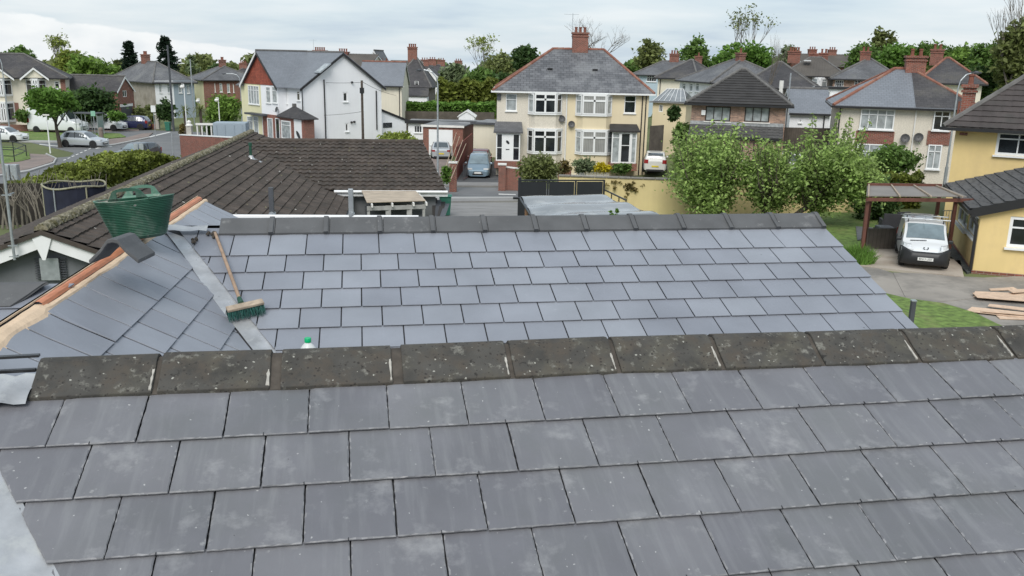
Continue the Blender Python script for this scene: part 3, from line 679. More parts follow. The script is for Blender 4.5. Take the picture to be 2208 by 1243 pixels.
# ================================================================ brown tiled bungalow
mat('tile_brown',(.070,.056,.047),rough=.9,var=.30,vs=1.6,bump=.006,bs=40,dirt=((.042,.036,.030),1.9,.45,.68),spots=((.38,.37,.34),3.4,.15,.50),spot2=((.13,.12,.07),5,.25,.6))
mat('tile_dark',(.038,.036,.035),rough=.85,var=.22,vs=1.6,bump=.004,bs=40,spots=((.30,.30,.28),3.0,.10,.75))
mat('tile_purple',(.062,.052,.050),rough=.85,var=.22,vs=1.6,bump=.004,bs=40,spots=((.34,.33,.30),2.0,.12,.72),dirt=((.05,.05,.045),1.2,.5,.75))
mat('moss_ridge',(.20,.18,.135),rough=1,var=.45,vs=9,bump=.02,bs=22,isl=.25,dirt=((.085,.075,.03),7,.45,.6),spots=((.42,.40,.33),12,.30,.5))
def tiles(mb,pts,gauge=.345,tw=.30,amp=.016,step=.03,nu=6,flat=False,jt=.003,lift=0):
    pts=[Vector(p) for p in pts]; n=(pts[1]-pts[0]).cross(pts[2]-pts[0]).normalized()
    if n.z<0: n=-n; pts=pts[::-1]
    up=(Vector((0,0,1))-n*n.z).normalized(); a=up.cross(n); o=min(pts,key=lambda p:p.dot(up))
    q=[((p-o).dot(a),(p-o).dot(up)) for p in pts]
    u0=min(x for x,_ in q); u1=max(x for x,_ in q); v1=max(y for _,y in q)
    R_=math.ceil(v1/gauge); i0=math.floor(u0/tw)*nu-1; i1=math.ceil(u1/tw)*nu+1
    def pf(i):
        t=(i%nu)/nu
        if flat: return -.006 if i%nu==0 else .0
        return amp*(math.sin(2*math.pi*t))
    bm=bmesh.new(); prev=None
    for r in range(R_):
        jit={}
        def J(i): 
            k=i//nu
            if k not in jit: jit[k]=rnd.uniform(-jt,jt)
            return jit[k]
        bt=[bm.verts.new((i*tw/nu,r*gauge-(0.012*math.sin(2*math.pi*(i%nu)/nu) if not flat else 0),step+pf(i)+J(i)*2)) for i in range(i0,i1+1)]
        tp=[bm.verts.new((i*tw/nu,(r+1)*gauge,pf(i)*.9+J(i)*.5)) for i in range(i0,i1+1)]
        base=prev if prev else [bm.verts.new((i*tw/nu,r*gauge,-.01)) for i in range(i0,i1+1)]
        for j in range(len(bt)-1):
            bm.faces.new((bt[j],bt[j+1],tp[j+1],tp[j])); bm.faces.new((base[j],base[j+1],bt[j+1],bt[j]))
        prev=tp
    m=len(q)
    cx=sum(x for x,_ in q)/m; cy=sum(y for _,y in q)/m
    for i in range(m):
        x0,y0=q[i]; x1,y1=q[(i+1)%m]; nx,ny=(y1-y0),-(x1-x0)
        if nx*(cx-x0)+ny*(cy-y0)>0: nx,ny=-nx,-ny
        if math.hypot(nx,ny)<1e-6: continue
        if abs(y0)<1e-3 and abs(y1)<1e-3: continue
        bmesh.ops.bisect_plane(bm,geom=bm.verts[:]+bm.edges[:]+bm.faces[:],plane_co=(x0,y0,0),plane_no=(nx,ny,0),clear_outer=True)
    bm.verts.ensure_lookup_table(); bm.verts.index_update()
    vs=[o+a*v.co.x+up*v.co.y+n*(v.co.z+lift) for v in bm.verts]; fs=[tuple(v.index for v in f.verts) for f in bm.faces]; bm.free(); mb.add(vs,fs)
Z=Vector((0,0,1))
RZ=5.2
W0=atz(88,497,RZ); W1=atz(545,284,RZ); wd=(W1-W0); WL=wd.length; wd.normalize(); wa=Vector((wd.y,-wd.x,0))   # wa points right
M0=atz(562,303,RZ-.04); M1=M0+wa*((atz(912,308,RZ)-M0).dot(wa))
bun=thing('bungalow','bungalow with weathered brown pantiled roofs and a mossy round-tiled ridge','bungalow',W0-Z*2.7,0)
HW=4.0; DR=1.55
HR=5.4; q=wa*HR-Z*DR*HR/HW; ql=-wa*HW-Z*DR
mb=MB(); tiles(mb,[W0,W1,W1+q,W0+q],amp=.022,step=.045,jt=.006); rr=mb.build('roof','tile_brown',bun,world=True); tag(rr,'broad weathered slope falling to the right of the mossy ridge')
mb=MB(); tiles(mb,[W0,W1,W1+ql,W0+ql]); mb.build('roof','tile_brown',bun,world=True)
s=(-wd*HW-Z*DR)*1.05; sb=wd*HW-Z*DR
# the front slope, cut off along the valley so that it never pokes through the wing
mb=MB(); tiles(mb,[M0-wa*.9,M1,M1+s+wa*.95,M0+s+wa*2.6,M0+s+wa*2.5],amp=.028,step=.05,jt=.007); mb.build('roof','tile_brown',bun,world=True)
mb=MB(); tiles(mb,[M0,M1,M1+sb,M0+sb]); mb.build('roof','tile_brown',bun,world=True)
# mossy ridge tiles
n=int(WL/.45)
for i in range(n):
    o=W0+wd*(i*.45+.01)+Z*(-.02+rnd.uniform(-.006,.006)); vs=[]; r0=.14
    nn=12
    for j in range(5):
        for k in range(nn+1):
            t=math.pi*k/nn; rr_=r0*(1+rnd.uniform(-.09,.12))*(1.08 if j==4 else 1)
            vs.append(o+wd*(.432*j/4)+wa*math.cos(t)*rr_*1.05+Z*(math.sin(t)*rr_*.95+.02))
    mb=MB(); mb.add(vs,[(j*(nn+1)+k,(j+1)*(nn+1)+k,(j+1)*(nn+1)+k+1,j*(nn+1)+k+1) for j in range(4) for k in range(nn)]+[tuple(range(nn+1))])
    mb.build('ridge_tile','moss_ridge',bun,world=True)
mb=MB(); mb.tube(M0+Z*0,M1+wa*.02+Z*0,.11,.11,10); mb.build('ridge_cap','tile_brown',bun,world=True)
mb=MB(); mb.prism([W0+Z*.0+wd*-.03,W0+ql+wd*-.03,W0+ql-Z*.10+wd*-.03,W0-Z*.10+wd*-.03],wd*.05) ; mb.prism([W0+wd*-.03,W0+q+wd*-.03,W0+q-Z*.10+wd*-.03,W0-Z*.10+wd*-.03],wd*.05); mb.build('verge_mortar','tile_brown',bun,world=True)
for sg,qq in((1,q),(-1,ql)):
    mb=MB(); a0=W0+wd*.03-Z*.08; mb.prism([a0,a0+qq,a0+qq-Z*.30,a0-Z*.30],wd*.03); mb.build('bargeboard','white_paint',bun,world=True)
a0=W0-wd*.01-Z*.04; mb=MB(); mb.prism([a0-wa*.20-Z*.14,a0-Z*.02,a0+wa*.20-Z*.14,a0+wa*.03-Z*.62,a0-wa*.03-Z*.62],wd*.03); mb.build('finial','white_paint',bun,world=True)
mb=MB(); g0=W0+wd*.35-Z*.12
mb.prism([g0,g0+q,Vector(((g0+q).x,(g0+q).y,2.2)),Vector(((g0+ql).x,(g0+ql).y,2.2)),g0+ql],wd*(WL-.7))
mc=M0-Z*.15; k0=wa*.5
E1=M1-wa*.25-Z*.15
sK=s*.92+wa*.75
mb.prism([E1,E1+sK,Vector(((E1+sK).x,(E1+sK).y,1.0)),Vector(((E1+sb*.92).x,(E1+sb*.92).y,1.0)),E1+sb*.92],-wa*8)
mb.build('wall','render_grey',bun,world=True)
mb=MB(); vc=W0+wd*.33-Z*.85
mb.obox(vc-wa*.20-Z*.32-wd*.02,wa*.40,wd*-.08,Z*.5); fr=mb.build('gable_vent','galv',bun,world=True)
mb=MB()
for i in range(9): mb.obox(vc-wa*.33-Z*(.3-.055*i)-wd*.02,wa*.66,wd*-.03,Z*.02)
mb.build('louvre','dark_grey',fr,world=True)
# gutter, fascia and verge on the street side
mb=MB(); e0=M0+s+wa*3.6; e1=M1+s+wa*1.0; mb.obox(e0-Z*.26-wd*.02,e1-e0,wd*.03,Z*.22); mb.build('fascia','white_paint',bun,world=True)
mb=MB(); mb.tube(e0-Z*.06-wd*.08,e1-Z*.06-wd*.08,.06,.06,8); mb.build('gutter','white_paint',bun,world=True)
mb=MB(); mb.bar(M1-Z*.10,M1+s+wa*.95-Z*.10,.04,.14); mb.build('bargeboard','old_white',bun,world=True)
# vent pipe
vpx=onp(541,342,W0,(wd.cross(q)).normalized() if wd.cross(q).z>0 else q.cross(wd).normalized())
mb=MB(); mb.lathe(vpx-Z*.1,[(.055,0),(.055,.62),(.075,.62),(.075,.74),(.03,.76)],12); mb.build('vent_pipe','green_rubber',bun,world=True)
mb=MB(); mb.lathe(vpx-Z*.04,[(.17,0),(.14,.03),(.07,.16),(.06,.17)],12,sx=1.1,sy=1); mb.bar(vpx+q.normalized()*.1+Z*.02,vpx+q.normalized()*.48+Z*.02-wd*.06,.22,.02); mb.build('pipe_flashing','lead',bun,world=True)
# aerial mast on the gable
mp=at(31,556,18.6); mt=at(-8,262,18.7)
mb=MB(); mb.tube(mp-Z*.05,Vector((mp.x,mp.y,mp.z+5.2)),.030,.027,10); ma=mb.build('aerial_mast','galv',bun,world=True)
mb=MB()
for h in(.02,.26,1.35): mb=MB(); mb.bar(mp+Z*h-wa*.10,mp+Z*h+wa*.10,.03,.02); mb.bar(mp+Z*h,mp+Z*h+wd*.35,.025,.02); mb.build('bracket','galv',ma,world=True)
# ---------------------------------------------------------------- lean-to with a plywood top
LZ=3.5
pl=[atz(779,411,LZ),atz(893,410,LZ),atz(918,434,LZ),atz(791,438,LZ)]
lt=thing('wooden_shelter','open timber shelter with a pale plywood top tucked under the bungalow eaves','shelter',pl[3]-Z*1.1)
mat('plywood',(.42,.35,.27),rough=.85,var=.14,vs=2.5,dirt=((.30,.25,.2),2,.55,.8))
mat('timber_grey',(.33,.33,.32),rough=.85,var=.2,vs=5)
mb=MB(); mb.prism(pl,Z*.025); mb.build('top_board','plywood',lt,world=True)
dv=(pl[2]-pl[3]); dl=dv.length; dv=dv.normalized(); dd=(pl[0]-pl[3]).normalized()
for t in(.08,.42,.78,1.0):
    mb=MB(); p0=pl[3]+dv*dl*t-dd*.28-Z*.08; mb.bar(p0,p0+dd*2.4,.06,.12); mb.build('rafter','old_white',lt,world=True)
mb=MB(); mb.bar(pl[3]-Z*.22-dd*.0,pl[2]-Z*.22-dd*.0,.05,.16); mb.build('beam','timber_grey',lt,world=True)
for t in(.03,.36,.72,.97):
    p0=pl[3]+dv*dl*t+dd*.05; zz=gz(p0.x,p0.y); mb=MB(); mb.box((p0.x,p0.y,(zz+LZ-.14)/2),(.1 if t in(.03,.97) else .2,.1,LZ-.14-zz),0); mb.build('post','timber_grey',lt,world=True)
mb=MB(); p0=pl[3]-Z*.75+dd*1.2; mb.obox(p0,dv*dl,dd*.04,Z*.45); mb.build('back_panel','dark_grey',lt,world=True)
# wheelie bin
def bin_(name,label,P,mt,w=.58,h=1.05,rz=0,group=None):
    t=thing(name,label,'bin',P,rz,group); mb=MB(); b=.78
    pts=[(-w/2*b,-w/2*b,.06),(w/2*b,-w/2*b,.06),(w/2*b,w/2*b,.06),(-w/2*b,w/2*b,.06)]; tp=[(-w/2,-w/2,h*.93),(w/2,-w/2,h*.93),(w/2,w/2,h*.93),(-w/2,w/2,h*.93)]
    mb.add(pts+tp,[(3,2,1,0),(4,5,6,7),(0,1,5,4),(1,2,6,5),(2,3,7,6),(3,0,4,7)]); mb.build('bin_body',mt,t,bevel=.02)
    mb=MB(); mb.prism([(-w/2-.03,-w/2-.05,h*.93),(w/2+.03,-w/2-.05,h*.93),(w/2+.03,-w/2+.2,h),(w/2+.03,w/2,h*.98),(w/2+.03,w/2+.02,h*.93)][:0] or [(-w/2-.03,-w/2-.05,h*.93),(-w/2-.03,-w/2+.2,h),(-w/2-.03,w/2,h*.98),(-w/2-.03,w/2+.04,h*.93)],(w+.06,0,0)); mb.build('lid',mt,t,bevel=.01)
    for s_ in(-1,1): mb=MB(); mb.tube((s_*w*.36-.03,w*.42,.1),(s_*w*.36+.03,w*.42,.1),.1,.1,12); mb.build('wheel','black_plastic',t)
    return t
mat('bin_green',(.03,.16,.11),rough=.5,var=.15,dirt=((.10,.22,.17),6,.55,.8))
p=G(960,466); bin_('wheelie_bin','green wheelie bin on the yard past the corner of the bungalow',(p.x,p.y,p.z),'bin_green',rz=.1)
mb=MB(); bd=thing('planks','dark weathered planks leaning by the green bin at the bungalow corner','planks',at(945,468,38))
for i in range(4):
    a_=at(938+5*i,470,37-.3*i); b_=at(937+9*i,428+4*i,38); mb=MB(); mb.bar(a_,b_,.22,.03); mb.build('plank','dark_grey' if i%2 else 'tile_dark',bd,world=True)
# ---------------------------------------------------------------- polycarbonate canopy
mat('polycarb',(.17,.18,.185),rough=.16,var=.10,vs=1.2,spec=.8,coat=.4,dirt=((.36,.37,.36),1.3,.5,.75),glossvar=.1)
mat('timber_brown',(.26,.15,.09),rough=.7,var=.2,vs=5)
CZ=4.4
cn=[atz(1122,424,CZ),atz(1292,419,CZ),atz(1425,465,CZ),atz(1160,474,CZ)]
cp=thing('canopy','canopy of wavy clear plastic sheets over the yard behind the new ridge','canopy',cn[3]-Z*1.9)
mb=MB(); nu,nv=44,16; vs=[]
for j in range(nv+1):
    for i in range(nu+1):
        t=j/nv; u=i/nu; p=(cn[0]*(1-u)+cn[1]*u)*(1-t)+(cn[3]*(1-u)+cn[2]*u)*t
        sag=.05*math.sin(t*math.pi*5)+ .05*math.sin(u*7+t*5)*math.sin(t*9)*(1-u) - .12*math.exp(-((u-.05)/.12)**2)*(t)
        vs.append(p+Z*sag)
mb.add(vs,[(j*(nu+1)+i,(j+1)*(nu+1)+i,(j+1)*(nu+1)+i+1,j*(nu+1)+i+1) for j in range(nv) for i in range(nu)])
o=mb.build('sheet','polycarb',cp,world=True,smooth=True,sharp=80); md=o.modifiers.new('th','SOLIDIFY'); md.thickness=.01
mb=MB(); mb.path([cn[0]-Z*.06-Vector((.25,0,0)),cn[0]-Z*.06,cn[0]*.6+cn[3]*.4-Z*.1,cn[3]-Z*.2],.05,6); mb.build('edge_trim','black_metal',cp,world=True)
mb=MB(); mb.bar(cn[3]-Z*.14,cn[2]-Z*.10,.06,.12); mb.build('front_beam','black_metal',cp,world=True)
for t in(0,1,2,3):
    p=[cn[3]*.96+cn[0]*.04,cn[3]*.35+cn[0]*.65,cn[2],cn[1]][t]; mb=MB(); mb.box((p.x+.02,p.y,(2.4+CZ-.12)/2),(.1,.1,CZ-.12-2.4)); mb.build('post','timber_brown',cp,world=True)
# ---------------------------------------------------------------- black metal gate and handrail
p0=G(1122,478); 
A0=at(1121,388,38); A1=at(1303,391,38.6)
gt=thing('metal_gate','long black metal panelled gate between the canopy and the road','gate',(A0.x,A0.y,gz(A0.x,A0.y)))
gd=(A1-A0); gl=gd.length; gd=Vector((gd.x,gd.y,0)).normalized(); gn=Vector((gd.y,-gd.x,0)); B0=Vector((A0.x,A0.y,0))
zt=A0.z-.03; zb=zt-1.6
for i in range(4):
    x=gl*[0,.33,.66,1][i]; mb=MB(); w_=.13 if i==0 else .07
    mb.obox(B0+gd*(x-w_/2)+gn*.03+Z*(zb-.2),gd*w_,-gn*.08,Z*(zt-zb+.2+(.12 if i==0 else .02))); mb.build('post','black_metal',gt,world=True)
for i in range(3):
    a=gl*[0,.33,.66][i]+.06; b=gl*[.33,.66,1][i]-.06; mb=MB(); mb.obox(B0+gd*a+Z*zb,gd*(b-a),-gn*.02,Z*(zt-zb-.06)); mb.build('panel','black_metal',gt,world=True,bevel=.005)
mb=MB(); mb.bar(B0+Z*zt,B0+gd*gl+Z*zt,.07,.06); mb.bar(B0+Z*zb,B0+gd*gl+Z*zb,.07,.06); mb.build('rail','black_metal',gt,world=True)
mb=MB(); h=thing('handrail','sloping black handrail between the metal gate and the yellow wall','handrail',B0+gd*gl+Z*2)
mb.tube(B0+gd*(gl+.05)+Z*3.5,at(1350,432,33),.035,.035,8); mb.build('rail','black_metal',h,world=True)
for t in(.35,.7,1.0):
    q_=(B0+gd*(gl+.05)+Z*3.5)*(1-t)+at(1350,432,33)*t; mb=MB(); mb.tube(q_,(q_.x,q_.y,gz(q_.x,q_.y)),.022,.022,6); mb.build('post','black_metal',h,world=True)
# ---------------------------------------------------------------- yellow boundary wall
mat('coping',(.20,.19,.17),rough=.9,var=.25,vs=4)
Yw=44.5
a=at(1205,378,Yw); b=at(1880,398,Yw-1.5)
wl=thing('boundary_wall','long pale yellow rendered garden wall with grey coping stones','wall',(a.x,a.y,gz(a.x,a.y)))
mb=MB(); d=Vector((b.x-a.x,b.y-a.y,0)); dn_=d.normalized(); nn_=Vector((-dn_.y,dn_.x,0))
ztp=a.z-.07
mb.obox(Vector((a.x,a.y,.8)),d,nn_*.22,Z*(ztp-.8)); mb.build('wall_body','yellow_wall',wl,world=True)
i=0; L=d.length; x=0
mb=MB()
while x<L:
    mb.obox(Vector((a.x,a.y,ztp+.002))+dn_*x-nn_*.05,dn_*.58,nn_*.32,Z*(.075+rnd.uniform(-.004,.004))); x+=.6
mb.build('coping','coping',wl,world=True,bevel=.01)
mb=MB()
for i in range(34):
    p=Vector((a.x,a.y,ztp+.07))+dn_*(-1.0+.13*i)+nn_*.1 if False else at(1232,379,Yw-.1)*(1-i/33)+at(1312,381,Yw-.1)*(i/33)
    mb.tube(Vector((p.x,p.y,ztp+.03)),Vector((p.x,p.y,ztp+.03))+Vector((rnd.uniform(-.02,.02),0,rnd.uniform(.17,.24))),.012,.004,5)
mb.build('spike_strip','old_white',wl,world=True)
# ================================================================ houses
mat('slate_roof_grey',(.115,.118,.126),rough=.65,var=.25,vs=.5,pat='slate',pa=(.30,.22,.010,(.06,.06,.062),.16),dirt=((.20,.20,.19),.35,.50,.80))
mat('slate_roof_semi',(.125,.130,.142),rough=.6,var=.22,vs=.5,pat='slate',pa=(.45,.30,.016,(.048,.048,.05),.26),dirt=((.20,.205,.21),.5,.48,.72),spots=((.28,.26,.18),1.0,.12,.85))
mat('slate_roof_blue',(.185,.20,.225),rough=.5,var=.08,vs=.4,pat='slate',pa=(.30,.22,.008,(.11,.12,.13),.07))
mat('slate_roof_dark',(.060,.057,.060),rough=.7,var=.25,vs=.4,pat='slate',pa=(.35,.24,.012,(.035,.035,.037),.2),dirt=((.11,.10,.08),.4,.5,.8))
mat('slate_roof_brown',(.10,.088,.076),rough=.85,var=.2,vs=.5,pat='tile',pa=(.3,.33,.55),dirt=((.10,.09,.075),.4,.5,.8))
mat('tile_grey',(.085,.083,.082),rough=.8,var=.18,vs=.7,pat='tile',pa=(.3,.33,.45))
mat('tile_hanging_red',(.30,.075,.045),rough=.75,var=.18,vs=1.2,pat='slate',pa=(.18,.14,.010,(.11,.03,.02),.22))
mat('ridge_red',(.25,.105,.072),rough=.8,var=.35,vs=1.5,dirt=((.22,.17,.13),1.5,.5,.7))
mat('ridge_grey',(.13,.125,.12),rough=.8,var=.25,vs=2)
mat('brick_red',(.22,.068,.045),rough=.85,var=.2,vs=1.2,pat='brick',pa=(.225,.075,.010,(.30,.24,.20),.25))
mat('brick_mixed',(.36,.225,.165),rough=.85,var=.25,vs=3,pat='brick',pa=(.225,.075,.010,(.36,.31,.27),.40))
mat('brick_grey',(.20,.17,.155),rough=.85,var=.15,vs=1.2,pat='brick',pa=(.225,.075,.010,(.24,.22,.20),.22))
mat('render_white',(.82,.83,.85),rough=.85,var=.03,vs=.5,bump=.002,bs=60,streak=.05)
mat('render_cream',(.74,.69,.57),rough=.9,var=.05,vs=.5,streak=.10)
mat('render_cream_dash',(.66,.61,.52),rough=.95,var=.12,vs=14,bump=.006,bs=70,streak=.10)
mat('render_yellow_pale',(.72,.62,.43),rough=.9,var=.04,vs=.6,streak=.06)
mat('render_lemon',(.70,.67,.44),rough=.9,var=.05,vs=.6,streak=.08)
mat('render_taupe',(.27,.245,.215),rough=.95,var=.12,vs=.7,streak=.12)
mat('render_dash_grey',(.30,.275,.235),rough=.95,var=.2,vs=.9,bump=.004,bs=50,streak=.15,dirt=((.18,.16,.12),.7,.5,.7))
mat('render_blue',(.30,.36,.41),rough=.9,var=.05,vs=.6,streak=.06)
mat('render_blue_pale',(.42,.52,.58),rough=.9,var=.05,vs=.6,streak=.06)
mat('upvc',(.80,.81,.81),rough=.4,var=.02)
mat('frame_brown',(.028,.020,.016),rough=.5,var=.1)
mat('glass_dark',(.018,.022,.026),rough=.06,spec=.9,var=.6,vs=1.3)
mat('glass_net',(.34,.37,.38),rough=.12,spec=.9,var=.35,vs=3.0)
mat('glass_blind',(.33,.33,.32),rough=.15,spec=.8,var=.1,vs=2,pat='board',pa=(.13,0,.12))
mat('terracotta',(.20,.075,.05),rough=.8,var=.2,vs=5)
mat('dish_grey',(.06,.06,.062),rough=.5,var=.1)
mat('flat_roof',(.18,.185,.19),rough=.9,var=.2,vs=.6,dirt=((.3,.3,.3),.6,.5,.7))
mat('gutter_black',(.02,.02,.022),rough=.4,var=.1)
class H: pass
def lpt(h,px,py,ax,val):
    inv=h.inv; o=inv@CP; d=inv.to_3x3()@ray(px,py)
    t=(val-o[ax])/d[ax]; return o+d*t
def frame(o,ex):
    ex=Vector((ex.x,ex.y,0)).normalized(); rz=math.atan2(ex.y,ex.x)
    return rz
def window(h,par,o,u,w_,hh,n,nx=2,tr=0,fm='upvc',gm='glass_dark',ft=.07,sill=True,name='window',proud=.02,mw=.05,glass_mats=None):
    o,u,n=Vector(o),Vector(u).normalized(),Vector(n).normalized(); mb=MB(); th=.07
    def B(x0,x1,z0,z1,d=th): mb.obox(o+u*x0+Z*z0+n*(proud-d+.0),u*(x1-x0),n*d,Z*(z1-z0))
    B(0,ft,0,hh); B(w_-ft,w_,0,hh); B(ft,w_-ft,0,ft); B(ft,w_-ft,hh-ft,hh)
    for i in range(1,nx): x=w_*i/nx; B(x-mw/2,x+mw/2,ft,hh-ft,th-.006)
    if tr: z=hh*(1-tr); B(ft,w_-ft,z-mw/2,z+mw/2,th-.012)
    f=mb.build(name,fm,par)
    if sill: mb=MB(); mb.obox(o-u*.06-Z*.07+n*(-.05),u*(w_+.12),n*.16,Z*.066); mb.build('sill',fm if fm!='frame_brown' else 'old_white',f)
    cells=nx
    mb=MB(); q=o+n*(proud-.045); mb.poly([q+u*ft*.5+Z*ft*.5,q+u*(w_-ft*.5)+Z*ft*.5,q+u*(w_-ft*.5)+Z*(hh-ft*.5),q+u*ft*.5+Z*(hh-ft*.5)]); mb.build('pane',gm,f)
    return f
def wallface(mb,o,u,W,z0,z1,holes,n,rev=.1):
    # a wall face with rectangular openings (x0,x1,za,zb)
    o,u,n=Vector(o),Vector(u),Vector(n)
    xs=sorted(set([0,W]+[min(max(x,0),W) for hh in holes for x in hh[:2]])); zs=sorted(set([z0,z1]+[min(max(z,z0),z1) for hh in holes for z in hh[2:4]]))
    P=lambda x,z,d=0: o+u*x+Z*z-n*d
    flip=u.cross(Z).dot(n)<0
    def F(p): mb.poly(p[::-1] if flip else p)
    for i in range(len(xs)-1):
        for j in range(len(zs)-1):
            cx=(xs[i]+xs[i+1])/2; cz=(zs[j]+zs[j+1])/2
            if any(a<cx<b and c<cz<d for a,b,c,d in holes): continue
            F([P(xs[i],zs[j]),P(xs[i+1],zs[j]),P(xs[i+1],zs[j+1]),P(xs[i],zs[j+1])])
    for a,b,c,d in holes:
        F([P(a,c),P(b,c),P(b,c,rev),P(a,c,rev)]); F([P(b,d),P(a,d),P(a,d,rev),P(b,d,rev)])
        F([P(a,d),P(a,c),P(a,c,rev),P(a,d,rev)]); F([P(b,c),P(b,d),P(b,d,rev),P(b,c,rev)])
        F([P(a,c,rev),P(b,c,rev),P(b,d,rev),P(a,d,rev)])
def chimney(h,c,w_,d_,z0,z1,mt='brick_red',pots=2,along='x',name='chimney',aer=False,par=None):
    par=par or h.roof; mb=MB(); cx,cy=c
    mb.box((cx,cy,(z0+z1)/2),(w_,d_,z1-z0)); hh=.1
    mb.box((cx,cy,z1-.28),(w_+.12,d_+.12,.09)); mb.box((cx,cy,z1-.05),(w_+.16,d_+.16,.14))
    ch=mb.build(name,mt,par)
    for i in range(pots):
        mb=MB(); t=(i+.5)/pots-.5; p=(cx+(t*w_*.85 if along=='x' else 0),cy+(t*d_*.85 if along!='x' else 0),z1)
        mb.lathe(p,[(.13,0),(.11,.06),(.10,.34),(.13,.36),(.13,.44),(.09,.44)],9); mb.build('chimney_pot','terracotta',ch)
    if aer:
        mb=MB(); b=Vector((cx-w_/2-.03,cy,z1-.5)); mb.tube(b,b+Z*2.0,.02,.02,5); mb.tube(b+Z*1.9-Vector((.7,0,0)),b+Z*1.9+Vector((.5,.1,0)),.014,.014,4)
        for i in range(7): q_=b+Z*1.9+Vector((-.6+.17*i,0,0)); mb.tube(q_-Vector((0,.2,.0)),q_+Vector((0,.2,0)),.008,.008,4)
        mb.build('aerial','galv',ch)
    return ch
def house(label,L,Rr,D,rise,wall='render_cream',roofm='slate_roof_grey',roof='hip',inset=(None,None),wins=[],winsL=[],winsR=[],chim=[],over=.35,cat='house',zb=None,group=None,ridgem=None,gutter='gutter_black',sidewall=None,name='house',zeave=None,barge='white_paint',gm='glass_dark',fm='upvc',ridgeoff=.5,Wd=None):
    a=at(*L); b=at(*Rr)
    hw_=D/2 if roof!='gy' else (b-a).length/2
    lift_=over*rise/hw_ if roof not in('flat',) else 0
    if Wd: b=a+(b-a)*(Wd/Vector((b.x-a.x,b.y-a.y,0)).length)
    ze=zeave if zeave else (a.z+b.z)/2+lift_
    if zb is None: zb=gz((a.x+b.x)/2,(a.y+b.y)/2)
    h=H(); h.rz=frame(a,b-a); W=(Vector((b.x,b.y,0))-Vector((a.x,a.y,0))).length
    o=Vector((a.x,a.y,zb)); h.root=thing(name,label,cat,o,h.rz,group); h.inv=XF[h.root].inverted(); h.W=W; h.D=D; h.E=ze-zb; E=h.E; h.rise=rise
    X=Vector((1,0,0)); Y=Vector((0,1,0))
    def rects(lst,ax,val,key):
        r=[]
        for w_ in lst:
            p=lpt(h,w_[0],w_[1],ax,val); q=lpt(h,w_[2],w_[3],ax,val)
            k=0 if ax==1 else 1
            r.append((min(p[k],q[k]),max(p[k],q[k]),min(p.z,q.z),max(p.z,q.z),w_[4] if len(w_)>4 else {}))
        return r
    rf=rects(wins,1,0,0); rl=rects(winsL,0,0,1); rR=rects(winsR,0,W,1)
    mb=MB()
    wallface(mb,(0,0,0),X,W,-1,E,[r[:4] for r in rf],-Y); wallface(mb,(0,0,0),Y,D,-1,E,[r[:4] for r in rl],-X); wallface(mb,(W,0,0),Y,D,-1,E,[r[:4] for r in rR],X); wallface(mb,(0,D,0),X,W,-1,E,[],Y)
    if roof=='gy': # ridge along depth: gable triangles front and back
        for y_ in(0,D): mb.poly([(0,y_,E),(W,y_,E),(W/2,y_,E+rise)] if y_==0 else [(W,y_,E),(0,y_,E),(W/2,y_,E+rise)])
    if roof=='gx':
        for x_ in(0,W): mb.poly([(x_,0,E),(x_,D,E),(x_,D*ridgeoff,E+rise)] if x_==W else [(x_,D,E),(x_,0,E),(x_,D*ridgeoff,E+rise)])
    h.wall=mb.build('wall',wall,h.root)
    for rr_,o_,u_,n_ in ((rf,lambda r:(r[0],0,r[2]),X,-Y),(rl,lambda r:(0,r[0],r[2]),Y,-X),(rR,lambda r:(W,r[0],r[2]),Y,X)):
        for r in rr_:
            k=dict(nx=2,tr=.28,fm=fm,gm=gm); k.update(r[4]); k.pop('door',0); window(h,h.root,o_(r),u_,r[1]-r[0],r[3]-r[2],n_,proud=-.03,**k)
    ov=over; sl=rise/(D/2); dz=ov*rise/((D/2) if roof!='gy' else W/2)
    t=.0
    il,ir=inset; il=D/2 if il is None else il; ir=D/2 if ir is None else ir
    if il+ir>W-.3: kk=(W-.3)/(il+ir); il*=kk; ir*=kk
    e=[Vector((-ov,-ov,E-dz)),Vector((W+ov,-ov,E-dz)),Vector((W+ov,D+ov,E-dz)),Vector((-ov,D+ov,E-dz))]
    U=Z*.06
    if roof=='hip': R0=Vector((il,D/2,E+rise)); R1=Vector((W-ir,D/2,E+rise)); faces=[(e[0],e[1],R1,R0),(e[1],e[2],R1),(e[2],e[3],R0,R1),(e[3],e[0],R0)]; hips=[(e[0],R0),(e[3],R0),(e[1],R1),(e[2],R1),(R0,R1)]
    elif roof=='gx': R0=Vector((-ov*.5,D*ridgeoff,E+rise)); R1=Vector((W+ov*.5,D*ridgeoff,E+rise)); e=[Vector((-ov*.5,-ov,E-dz)),Vector((W+ov*.5,-ov,E-dz)),Vector((W+ov*.5,D+ov,E-dz)),Vector((-ov*.5,D+ov,E-dz))]; faces=[(e[0],e[1],R1,R0),(e[2],e[3],R0,R1)]; hips=[(R0,R1)]
    elif roof=='gy': R0=Vector((W/2,-ov*.6,E+rise)); R1=Vector((W/2,D+ov*.6,E+rise)); e=[Vector((-ov,-ov*.6,E-dz)),Vector((W+ov,-ov*.6,E-dz)),Vector((W+ov,D+ov*.6,E-dz)),Vector((-ov,D+ov*.6,E-dz))]; faces=[(e[1],e[2],R1,R0),(e[3],e[0],R0,R1)]; hips=[(R0,R1)]
    elif roof=='flat': faces=[(e[0]+Z*dz,e[1]+Z*dz,e[2]+Z*dz,e[3]+Z*dz)]; hips=[]
    elif roof=='mono': faces=[(e[0],e[1],Vector((W+ov,D+ov,E+rise)),Vector((-ov,D+ov,E+rise)))]; hips=[]
    mb=MB(); h.ef=e
